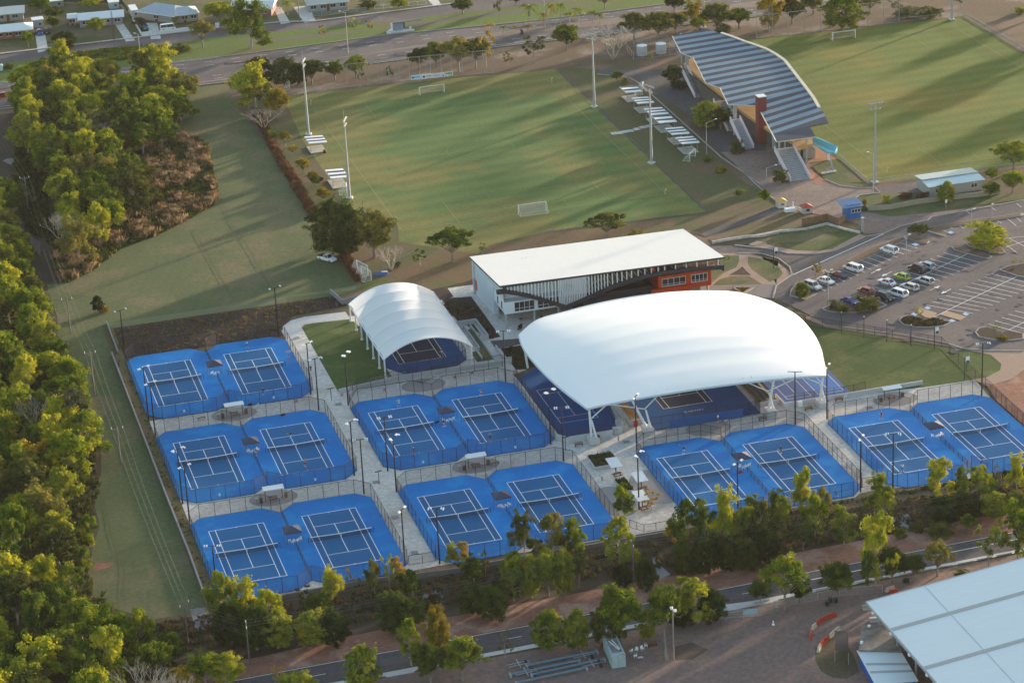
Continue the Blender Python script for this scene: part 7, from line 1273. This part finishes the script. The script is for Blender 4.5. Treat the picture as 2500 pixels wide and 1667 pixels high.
# ------------------------------------------------------------------ woodland, each tree its own
def inside(p, P):
    c = False; j = len(P)-1
    for i in range(len(P)):
        if ((P[i][1] > p[1]) != (P[j][1] > p[1])) and p[0] < (P[j][0]-P[i][0])*(p[1]-P[i][1])/(P[j][1]-P[i][1])+P[i][0]: c = not c
        j = i
    return c
NTH = 'first second third fourth fifth sixth seventh eighth ninth tenth eleventh twelfth thirteenth fourteenth fifteenth sixteenth seventeenth eighteenth nineteenth twentieth'.split()
def nth(k): return NTH[k] if k < 20 else 'twenty-'+NTH[k-20]
WT = random.Random(77)
KS = dict(gum='airy tree',broad='round tree',dense='dense tree',bare='leafless tree')
def woods(px, sp, z, band, hr, wr, kinds, cols, where, edge, bare=0., holes=()):
    P = [G(x,y,z) for x, y in px]; HO = [[G(x,y,z) for x, y in h] for h in holes]; x0, x1 = min(p.x for p in P), max(p.x for p in P); y0, y1 = min(p.y for p in P), max(p.y for p in P); pts = []
    for _ in range(6000):
        q = (WT.uniform(x0,x1), WT.uniform(y0,y1))
        if inside(q, P) and not any(inside(q, h) for h in HO) and all((q[0]-a)**2+(q[1]-b)**2 > sp*sp for a, b in pts): pts.append(q)
    rows = {}
    for q in pts: rows.setdefault(int((q[1]-y0)//band), []).append(q)
    for r_, ps in sorted(rows.items()):
        ps.sort(key=lambda q: -q[0])
        for k, q in enumerate(ps):
            kd = WT.choice(kinds); c = WT.choice(cols); H = WT.uniform(*hr); W = WT.uniform(*wr)
            if kd == 'dense': W *= .9
            if WT.random() < bare: kd = 'bare'; W *= .8
            tree(q[0], q[1], H, W, kd, c, '%s%s, %s from %s in row %s of %s' % ('' if kd == 'bare' else AD[c]+' ', KS[kd], nth(k), edge, nth(r_), where), 'trees of '+where)
woods([(35,230),(60,200),(150,150),(290,150),(430,160),(470,190),(440,250),(425,290),(380,330),(300,340),(270,390),(320,410),(350,440),(340,490),(280,510),(240,560),(180,590),(130,530),(160,470),(110,390),(60,330),(60,280)], 6.6, 7.0, 9, (8.5,14), (7.5,12), ['gum','gum','broad','broad','gum'], 'gllloog', 'the upper left woodland', 'the right', .04)
woods([(-30,440),(20,450),(35,560),(70,660),(90,760),(125,840),(170,880),(185,960),(215,1050),(215,1120),(150,1250),(150,1330),(170,1400),(200,1440),(260,1490),(310,1540),(380,1590),(420,1640),(420,1700),(-30,1700)], 6.2, 6.4, 8, (7.5,13), (7,11.5), ['gum','broad','gum','broad','dense'], 'gllgolg', 'the lower left woodland', 'the right', .02)
tp('i', 600, 480, 960, 320, 'gum', 's', 'tall grey-green tree with pale trunk at the edge of the mown strip'); tp('i', 340, 950, 1330, 340, 'gum', 'y', 'golden-orange tree standing out in the lower left woodland')
tp('a', 690, 930, 1290, 330, 'bare', 'g', 'large pale leafless tree in the upper left woodland'); tp('a', 860, 1010, 1190, 130, 'bare', 'g', 'smaller pale leafless tree right of the large leafless one'); tp('a', 1090, 1100, 1250, 170, 'shrub', 'r', 'rusty brown bush below the upper left woodland')
# trees just right of the frame: their long shadows lie on the far pitch
for k, (x, y, h, w_) in enumerate(((305,166,11,12),(312,138,12,15),(318,122,11,14),(322,185,12,13),(316,204,9,9))): tree(x, y, h, w_, 'broad', 'g', 'green tree beyond the right edge of the far pitch, %s from the bottom' % nth(k), 'trees right of the far pitch')
# ------------------------------------------------------------------ grasses and low planting (uncountable)
def tufts(name, label, cat, polyp, n, hr, wr, m, seed=1, dens=None, clump=0):
    P = polyp; r = random.Random(seed); x0, x1 = min(p[0] for p in P), max(p[0] for p in P); y0, y1 = min(p[1] for p in P), max(p[1] for p in P); vs = []; fs = []; k = 0; tries = 0
    cl = [(r.uniform(x0,x1),r.uniform(y0,y1)) for _ in range(clump)]
    while k < n and tries < n*30:
        tries += 1
        if clump: c = r.choice(cl); x, y = r.gauss(c[0],1.0), r.gauss(c[1],1.0)
        else: x, y = r.uniform(x0,x1), r.uniform(y0,y1)
        if not inside((x,y), P): continue
        k += 1; h = r.uniform(*hr)
        for j in range(5):
            a = r.uniform(0,6.28); d = Vector((math.cos(a),math.sin(a),0)); wd = r.uniform(*wr); lean = Vector((r.gauss(0,.35),r.gauss(0,.35),0))*h; c = Vector((x+r.gauss(0,.18),y+r.gauss(0,.18),.03)); o = len(vs)
            vs += [c-d*wd*.5,c+d*wd*.5,c+lean*.6+d*wd*.4+Vector((0,0,h*.7)),c+lean+Vector((0,0,h)),c+lean*.6-d*wd*.4+Vector((0,0,h*.65))]; fs.append((o,o+1,o+2,o+3,o+4))
    me = bpy.data.meshes.new(name); me.from_pydata([list(v) for v in vs],[],fs); me.materials.append(m); o = bpy.data.objects.new(name,me); COL.objects.link(o); o['kind'] = 'stuff'; tag(o,label,cat); return o
XY = lambda ps: [(p.x,p.y) for p in ps]
DRY = leafmat('dry_reeds', (.12,.09,.04), (.38,.25,.14), (.62,.45,.30), .2); DRYG = leafmat('green_reeds', (.035,.055,.015), (.075,.09,.025), (.15,.14,.05), .2); HED = leafmat('dry_hedge_leaf', (.11,.055,.03), (.20,.10,.055), (.30,.18,.10), .2); LOW = leafmat('bed_plants', (.04,.04,.015), (.10,.085,.03), (.20,.15,.06), .2); WEED = leafmat('weeds', (.03,.05,.012), (.06,.08,.02), (.10,.11,.03), .2)
reed = XY(poly('a',[(1230,1170),(1500,1125),(1690,1180),(1700,1290),(1740,1400),(1780,1560),(1790,1680)])+poly('e',[(1780,250),(1750,340),(1560,450),(1300,580),(1000,690),(760,880),(560,970),(500,960),(430,760),(440,690),(700,620),(900,480),(960,330),(1190,220),(1190,100),(1180,0)]))
tufts('dry_grass','tall orange-brown dry grass beside the woodland and mown strip','dry grass',reed,3800,(.8,2.2),(.25,.6),DRY,2,clump=260)
tufts('green_grass_clumps','dark green tussocks among the dry grass','grass',reed,5200,(.6,1.5),(.3,.6),DRYG,3)
hedge = XY(poly('b',[(60,960),(120,930),(200,1100),(290,1280),(400,1440),(450,1512)])+poly('f',[(420,130),(540,330),(580,430),(540,450),(400,220),(280,0)])+poly('b',[(330,1460),(170,1150)]))
tufts('dry_vine_hedge','rusty brown vine hedge between mown strip and near pitch','hedge',hedge,1500,(.5,1.5),(.2,.4),HED,4)
tufts('dry_vine_hedge','short brown hedge below the huge dark tree','hedge',XY(poly('f',[(780,740),(830,750),(900,870),(940,960),(910,980),(800,800)])),350,(.8,1.5),(.2,.5),HED,5)
tufts('young_bed_plants','small new plants dotted over the dark garden bed behind the courts','plants',[(-3.5,31),(33,31),(34,36),(38,41),(50,43),(50,49),(-3,49)],520,(.2,.7),(.08,.25),LOW,6)
tufts('young_bed_plants','small new plants in the dark bed beside the clubhouse','plants',[(66,33.5),(76,36),(79,31),(78.6,10),(77.5,10),(77,20)],200,(.2,.6),(.08,.25),LOW,7)
tufts('young_bed_plants','small new plants in the bed under the left canopy edge','plants',[(78,3.5),(84,3.5),(84,-8),(78,-8)],160,(.2,.8),(.1,.3),WEED,8)
tufts('weeds','weeds along the strip left of the courts','weeds',[(-5.1,-93),(-5.1,32),(-3.1,32),(-3.1,-93)],170,(.1,.3),(.1,.25),WEED,9)
tufts('weeds','weeds and low growth on the drain bank in front of the courts','weeds',[(-20,-97),(-5,-98),(20,-99),(60,-98.5),(120,-99),(175,-99),(175,-107),(120,-112),(60,-109),(0,-111),(-20,-110)],3600,(.2,.9),(.2,.5),leafmat('bank_weeds',(.03,.035,.012),(.07,.07,.025),(.13,.10,.045),.2),10)
tufts('weeds','low planting between retaining wall and front court fences','weeds',[(-2,-95),(33,-95),(41,-96.5),(56,-96),(90,-96),(130,-95.5),(168,-94),(168,-97),(56,-97),(0,-96)],900,(.15,.6),(.1,.3),WEED,11)
tufts('weeds','undergrowth on the floor of the upper left woodland','weeds',[(G(x,y).x,G(x,y).y) for x,y in [(40,340),(420,330),(350,360),(300,420),(330,520),(160,620),(60,560),(30,420)]],2600,(.4,1.5),(.3,.8),WEED,12)
tufts('weeds','undergrowth on the floor of the lower left woodland','weeds',[(G(x,y).x,G(x,y).y) for x,y in [(0,500),(70,640),(140,860),(230,1080),(240,1200),(210,1400),(300,1530),(440,1600),(440,1667),(0,1667)]],3000,(.4,1.5),(.3,.8),WEED,13)
tufts('island_plants','sparse plants on the lower car park islands','plants',XY(poly('h',[(1345,1290),(1400,1250),(1560,1290),(1620,1270),(1740,1305),(1580,1340),(1400,1335)])),220,(.3,.6),(.1,.3),LOW,14)
tufts('verge_plants','low leafy bushes on the highway verge above the woodland','plants',XY(poly('a',[(640,440),(1000,400),(1250,380),(1260,460),(960,500),(650,470),(250,560),(220,540)])),1500,(.4,1.0),(.3,.7),leafmat('verge_mix',(.05,.035,.02),(.09,.12,.02),(.16,.2,.03),.2),15)
# ------------------------------------------------------------------ poles and wires
PM = mat('steel_pole', (.10,.09,.085), (.16,.145,.13), 2, .7)
def ppole(x, y, H, label, rz=0.):
    t = thing('power_pole',label,'power pole',(x,y,0),rz,'power poles'); MB().tube([(0,0,0),(0,0,H)],[.17,.11],7).build('pole',PM,t,world=False); MB().bar((-1.25,0,H-.6),(1.25,0,H-.6),.13).bar((-.6,0,H-.65),(0,0,H-1.4),.06).bar((.6,0,H-.65),(0,0,H-1.4),.06).build('crossarm',PM,t,world=False)
    for sx in (-1.15,0,1.15): MB().tube([(sx,0,H-.5),(sx,0,H-.1)],.08,6).build('insulator',PLASTIC,t,world=False)
    return t
PP = []
for t_, x, yb, yt, rz, ds in (('e',235,400,100,-.1,'dark power pole in the gap between the two woodlands'),('e',580,1385,1095,-.1,'thin green power pole at the top of the mown strip'),('i',778,550,188,-.1,'power pole on the mown strip beside the back row'),('i',993,1115,825,-.1,'power pole on the mown strip beside the middle row'),('m',1545,1190,920,.7,'power pole at the bottom end of the mown strip'),('m',2050,1365,1025,1.45,'tall power pole with transformer by the red verge'),('o',1165,690,405,1.45,'power pole among dark trees below the centre pair')):
    p = A(t_,x,yb); H = max(8.5,HT(t_,x,yb,yt)); ppole(p.x,p.y,H,ds,rz); PP.append((Vector((p.x,p.y,H)),rz))
pe = A('p',2700,150); ppole(pe.x,pe.y,10,'power pole beyond the right edge',1.45); PP.append((Vector((pe.x,pe.y,10)),1.45))
pb = A('a',60,1300); PP.insert(0,(Vector((pb.x-4,pb.y+18,10)),-.1)); ppole(pb.x-4,pb.y+18,10,'power pole hidden behind the upper left woodland',-.1)
WIRE = flat('pale_wire', (.26,.26,.25), .6)
for i, ((a, ra), (c, rc)) in enumerate(zip(PP, PP[1:])):
    for k, off in enumerate((-1.15,0,1.15)+((-.4,.4) if i >= 5 else ())):
        dz = 0 if k < 3 else -2.0; p = a+Vector((off*math.cos(ra),off*math.sin(ra),-.1+dz)); q = c+Vector((off*math.cos(rc),off*math.sin(rc),-.1+dz)); sag = (q-p).length*.018
        o = MB().tube([p.lerp(q,j/14)-Vector((0,0,4*sag*(j/14)*(1-j/14))) for j in range(15)],.009,3,cap=False).build('power_line',WIRE)
        tag(o,'pale overhead wire, %s of span %s counted from the upper woodland down and right' % (nth(k),nth(i)),'wire','overhead wires')
p = A('a',937,338); t = thing('lattice_pole','rusty lattice pole in front of the long grey house','pole',p); H = HT('a',937,338,95); b = MB()
for s in (-.25,.25): b.bar(p+Vector((s,0,0)),p+Vector((s*.6,0,H)),.09)
b.build('mast',flat('rusty_steel',(.10,.04,.025)),t); b = MB(); n = 14
for k in range(n): b.bar(p+Vector((-.24+.008*k,0,H*k/n)),p+Vector((.24-.008*k,0,H*(k+1)/n)),.06)
b.build('bracing',flat('rusty_steel',(.10,.04,.025)),t)
p = A('b',442,180); t = thing('timber_pole','dark timber street pole between two driveways at the top','pole',p); MB().tube([p,p+Vector((0,0,9))],[.15,.1],6).build('pole',PM,t); MB().bar(p+Vector((-1,0,8.4)),p+Vector((1,0,8.4)),.12).build('crossarm',PM,t)
p = A('a',1395,440); t = thing('road_sign','white sign on a post seen from behind on the median verge','sign',p); MB().tube([p,p+Vector((0,0,2.6))],.07,5).build('post',GALV,t); MB().box(p+Vector((0,0,2.6)),(1.7,.08,.7)).build('panel',PLASTIC,t)
p = A('a',578,495); tag(MB().box(p+Vector((0,0,.5)),(.6,.1,1.0)).build('marker_sign',PLASTIC),'tiny white marker sign on the verge','sign')
p = A('a',1785,230); t = thing('utility_box','small white utility box by the service road','box',p); MB().box(p+Vector((0,0,.75)),(1.2,.6,1.5)).build('body',PLASTIC,t); MB().box(p+Vector((0,0,1.52)),(1.3,.7,.06)).build('lid',PLASTIC,t)
p = A('a',15,580); t = thing('white_post','pale cylindrical post by the highway at the left edge','post',p); MB().tube([p,p+Vector((0,0,1.9))],.45,10).build('body',mat('pale_cyan',(.4,.55,.6),(.5,.62,.66),1,.5),t); MB().tube([p+Vector((0,0,1.9)),p+Vector((0,0,2.1))],[.45,.1],10).build('cap',PLASTIC,t)
p = A('h',1712,375); t = thing('parking_sign','small white sign on a thin post by the entry road','sign',p); MB().tube([p,p+Vector((0,0,2.4))],.05,5).build('post',GALV,t); MB().box(p+Vector((0,-.04,2.2)),(.6,.04,.9)).build('panel',PLASTIC,t)
tp_ = [A('g',1980,1010,.5),A('g',2145,1008,.5),A('g',2060,1062,.5)]; t = thing('triangle_planter','triangular timber-edged planter right of the clubhouse','planter',(tp_[0].x,tp_[0].y,0)); b = MB(); [b.bar(tp_[i]-Vector((0,0,.2)),tp_[(i+1)%3]-Vector((0,0,.2)),.5,.5) for i in range(3)]; b.build('edging',mat('grey_brown_timber',(.30,.26,.23),(.22,.19,.17),1,.8),t); MB().prism([(v.x,v.y) for v in tp_],.05,.3).build('soil',M_mulch,t)
for k, (x, y) in enumerate(((1045,465),(1085,470),(1120,475),(1155,480))):
    p = A('h',x,y); t = thing('bike_rack',nth(k)+' grey bike rack hoop in the row right of the ticket booth','bike rack',p,0,'bike racks'); MB().tube([p+Vector((-.3,0,0)),p+Vector((-.3,0,.8)),p+Vector((.3,0,.8)),p+Vector((.3,0,0))],.04,5).build('hoop',GALV,t)
# ------------------------------------------------------------------ people
def skinned(V, E, Rr, levels=1):
    me = bpy.data.meshes.new('sk'); me.from_pydata(V,E,[]); o = bpy.data.objects.new('sk',me); COL.objects.link(o)
    o.modifiers.new('s','SKIN'); 
    for v, r in zip(me.skin_vertices[0].data, Rr): v.radius = (r if hasattr(r,'__len__') else (r,r))
    me.skin_vertices[0].data[0].use_root = True; o.modifiers.new('u','SUBSURF').levels = levels
    dg = bpy.context.evaluated_depsgraph_get(); m2 = bpy.data.meshes.new_from_object(o.evaluated_get(dg)); bpy.data.objects.remove(o)
    m2.polygons.foreach_set('use_smooth',[True]*len(m2.polygons)); return m2
SKIN_ = flat('skin', (.35,.19,.13), .6); 
def part(me, name, m, t): me.name = name; me.materials.clear(); me.materials.append(m); o = bpy.data.objects.new(name,me); COL.objects.link(o); o.parent = t; return o
def person_proto(arms, knees, lean, skirt=False):
    t = thing('person','person','person'); V = []; E = []; Rr = []
    def a(p, r, par=None): V.append(p); Rr.append(r); i = len(V)-1; (E.append((par,i)) if par is not None else 0); return i
    ly = lean; pel = a((0,0,.96),(.15,.11)); sp = a((0,ly*.4,1.15),(.13,.095),pel); ch = a((0,ly*.8,1.36),(.16,.11),sp); nk = a((0,ly,1.5),.055,ch); hd = a((0,ly+.02,1.6),.085,nk); hp = a((0,ly+.02,1.7),.09,hd); nose = a((0,ly+.12,1.63),.016,hd)
    for s, (el, wr) in zip((-1,1), arms):
        sh = a((s*.19,ly*.9,1.42),.055,ch); e = a(el,.042,sh); w_ = a(wr,.03,e); d = (Vector(wr)-Vector(el)).normalized(); pm = Vector(wr)+d*.07; pi = a(tuple(pm),(.038,.018),w_); n = d.orthogonal().normalized()
        for k in range(4): q = pm+n*(k-1.5)*.02; f1 = a(tuple(q+d*.05),.009,pi); a(tuple(q+d*(.08+.01*(k in(1,2)))+n.cross(d)*.02),.007,f1)
        th = a(tuple(Vector(wr)+d*.03+n*.045),.011,w_); a(tuple(Vector(wr)+d*.07+n*.06),.009,th)
    for s, (kn, an) in zip((-1,1), knees):
        h = a((s*.1,0,.9),.085,pel); k = a(kn,.058,h); n_ = a(an,.038,k); a((an[0],an[1]+.16,an[2]-.05),(.04,.03),n_)
    part(skinned(V,E,Rr),'body',SKIN_,t)
    V = []; E = []; Rr = []
    c = a((0,ly*.8,1.36),(.185,.135)); b0 = a((0,ly*.3,1.08),(.165,.13),c); a((0,0,.96),(.17,.135),b0); a((0,ly,1.45),.09,c)
    for s, (el, wr) in zip((-1,1), arms): sh = a((s*.19,ly*.9,1.42),.075,c); m = (Vector((s*.19,ly*.9,1.42))+Vector(el))/2; a(tuple(m),.06,sh)
    part(skinned(V,E,Rr),'shirt',PLASTIC,t)
    V = []; E = []; Rr = []
    c = a((0,0,.99),(.165,.13)); b0 = a((0,0,.88),(.17,.14),c)
    for s, (kn, an) in zip((-1,1), knees): h = a((s*.1,0,.86),.105,b0); m = Vector((s*.1,0,.86)).lerp(Vector(kn),.6); a(tuple(m),.10,h)
    part(skinned(V,E,Rr),'shorts',PLASTIC,t)
    V = []; E = []; Rr = []; c = a((0,ly-.02,1.72),.098); a((0,ly-.045,1.64),.085,c); part(skinned(V,E,Rr),'hair',PLASTIC,t)
    b = MB()
    for s, (kn, an) in zip((-1,1), knees): b.box((an[0],an[1]+.06,an[2]-.04),(.1,.28,.09))
    b.build('shoes',PLASTIC,t,world=False); return t
dn = lambda s: ((s*.27,.02,1.16),(s*.26,.14,.93))
P_st = person_proto([dn(-1),dn(1)],[((-.11,.03,.5),(-.12,0,.09)),((.11,.03,.5),(.12,0,.09))],.02)
P_rd = person_proto([((-.27,.12,1.2),(-.12,.34,1.12)),((.27,.12,1.2),(.14,.36,1.1))],[((-.2,.1,.5),(-.26,-.02,.09)),((.2,.1,.5),(.26,-.02,.09))],.14)
P_rn = person_proto([((-.27,-.15,1.2),(-.25,-.02,1.02)),((.3,.18,1.22),(.42,.36,1.3))],[((-.1,.28,.58),(-.1,.16,.2)),((.1,-.05,.5),(.1,-.34,.22))],.12)
P_sv = person_proto([((-.25,.15,1.6),(-.2,.25,1.85)),((.3,-.1,1.55),(.38,-.2,1.75))],[((-.12,.05,.5),(-.14,0,.09)),((.13,.02,.5),(.18,-.12,.09))],.04)
fl = lambda n, c: flat('cloth_'+n, c, .8)
CLO = dict(white=(.72,.72,.74),navy=(.02,.03,.09),red=(.45,.03,.03),orange=(.60,.17,.09),black=(.015,.015,.02),grey=(.25,.25,.27),pink=(.55,.25,.30),cyan=(.10,.30,.42),brown=(.05,.03,.02),blond=(.30,.2,.1))
def racket(x, y, z, label):
    t = thing('tennis_racket',label,'racket',(x,y,z),.6,'rackets in play'); MB().tube([(0,0,0),(0,.32,.04)],.016,5).build('handle',BLACK,t,world=False); n = 10; MB().tube([(.12*math.sin(k*.628),.48-.16*math.cos(k*.628),.06) for k in range(n+1)],.012,4).build('frame',PLASTIC,t,world=False)
def person(pr, t_, x, y, rz, sh, so, ha, label, rk=True):
    p = A(t_,x,y,.17); o = put(pr,(p.x,p.y,.175),rz,label,None,None,dict(shirt=fl(sh,CLO[sh]),shorts=fl(so,CLO[so]),hair=fl(ha,CLO[ha]))); o['group'] = 'people'
    if rk:
        off = {P_rd:(.14,.36,1.1),P_rn:(.42,.36,1.3),P_sv:(.38,-.2,1.75)}.get(pr,(.26,.14,.86)); c_, s_ = math.cos(rz), math.sin(rz); racket(p.x+off[0]*c_-off[1]*s_, p.y+off[0]*s_+off[1]*c_, .175+off[2]+.02, 'racket of '+label)
person(P_rd,'i',2027,165,math.pi,'white','black','black','person in white top behind the far baseline of the back row right court')
person(P_st,'i',2160,550,.2,'navy','navy','white','person in dark clothes and white cap on the back row right court')
person(P_rn,'j',370,912,math.pi,'black','white','brown','person in dark top and white skirt running at the middle row service line')
person(P_rn,'j',488,1140,0,'orange','black','brown','person in orange top at the near service line of the middle row')
person(P_rd,'j',1256,642,math.pi,'white','white','white','person all in white behind the far baseline of the centre left court')
person(P_rn,'j',1380,1042,.3,'navy','navy','white','person in navy with white cap at the near baseline of the centre left court')
person(P_rd,'j',1931,552,math.pi,'pink','white','black','person in pinkish top behind the far baseline of the centre right court')
person(P_sv,'j',2006,938,0,'black','navy','brown','person in dark clothes at the near baseline of the centre right court')
person(P_rd,'k',735,1405,-1.2,'navy','navy','black','person in navy at the net post of the centre front right court')
person(P_sv,'k',1577,1032,math.pi,'black','white','brown','person in black top and white skirt behind the far baseline of the plaza left court')
person(P_st,'l',358,1030,math.pi,'navy','black','white','person in navy with a white cap at the service line of the plaza right court')
person(P_rd,'l',1181,746,math.pi,'red','black','white','person in red top behind the far baseline of the far right pair')
person(P_rd,'l',1356,1180,0,'white','black','black','person in white top at the near baseline of the far right pair')
person(P_rn,'l',812,1388,1.0,'brown','navy','black','person in dark top at the near fence corner of the plaza right court',False)
person(P_rd,'j',1608,235,math.pi,'white','grey','blond','person in white under the front of the barrel canopy')
person(P_st,'j',1922,92,1.,'grey','black','black','small person in grey walking on the ramp beside the barrel canopy',False)
person(P_st,'j',536,368,.5,'black','black','black','person in black walking on the path beside the back row',False)
person(P_st,'k',1043,948,.3,'pink','grey','pink','person in pale clothes walking across the plaza below the steps',False)
person(P_st,'j',1640,805,1.2,'red','black','black','person in red by the chairs of the centre pair tent',False); person(P_st,'j',1625,812,.4,'black','white','brown','person in black top by the chairs of the centre pair tent',False)
person(P_st,'k',1858,772,.4,'white','black','brown','person in white by the show court windscreen',False)
person(P_st,'i',2103,1048,2.0,'red','white','brown','person in red and white by the tent of the middle row left pair',False)
for t_, x, y, c, ds in (('j',1568,778,'black','black bag at the net post of the centre left court'),('j',305,718,'black','black bag behind the far baseline of the middle row'),('k',2038,1190,'red','red bag under the plaza pair tent'),('l',25,1190,'red','second red bag under the plaza pair tent'),('i',2050,632,'black','dark bags piled by the back row fence')):
    p = A(t_,x,y,.17); t = thing('sports_bag',ds,'bag',p,.4,'sports bags'); MB().prism([(-.45,-.17),(.45,-.17),(.5,0),(.45,.17),(-.45,.17),(-.5,0)],0,.32).build('body',fl(c,CLO[c]),t,world=False); MB().tube([(-.25,0,.3),(-.15,0,.48),(.15,0,.48),(.25,0,.3)],.02,4).build('handle',BLACK,t,world=False)
t = thing('traffic_cone','small orange and white cone at the gate left of the big canopy','cone',A('k',208,370)); p = A('k',208,370); MB().tube([p+Vector((0,0,.1)),p+Vector((0,0,.9))],[.22,.05],8).build('body',OR,t); MB().box(p+Vector((0,0,.1)),(.5,.5,.06)).build('base',OR,t)
for t_, x, y in (('l',1085,660),('j',760,630),('n',1225,155),('n',1385,445),('j',1070,1268),('j',870,925),('k',1105,940),('j',415,88)):
    p = A(t_,x,y); o = MB().sheet(rect(p.x-.7,p.y-.6,p.x+.7,p.y+.6),.16).build('drain_grate',mat('drain_lid',(.18,.18,.18),(.26,.26,.26),5,.7)); o['kind'] = 'structure'
# hide nothing: prototypes were all placed
# ------------------------------------------------------------------ morning haze over the whole place
hz_ = bpy.data.materials.new('haze_air'); hz_.use_nodes = True; t_ = hz_.node_tree; t_.nodes.clear(); oo = t_.nodes.new('ShaderNodeOutputMaterial'); vv = t_.nodes.new('ShaderNodeVolumePrincipled')
vv.inputs['Color'].default_value = (.90,.90,.93,1); vv.inputs['Density'].default_value = .00002; vv.inputs['Anisotropy'].default_value = .2; t_.links.new(vv.outputs[0], oo.inputs['Volume'])
o = MB().box((150,250,117),(3000,2600,236.5)).build('haze', hz_); o['kind'] = 'stuff'; tag(o,'thin pale morning haze over the whole place','haze')
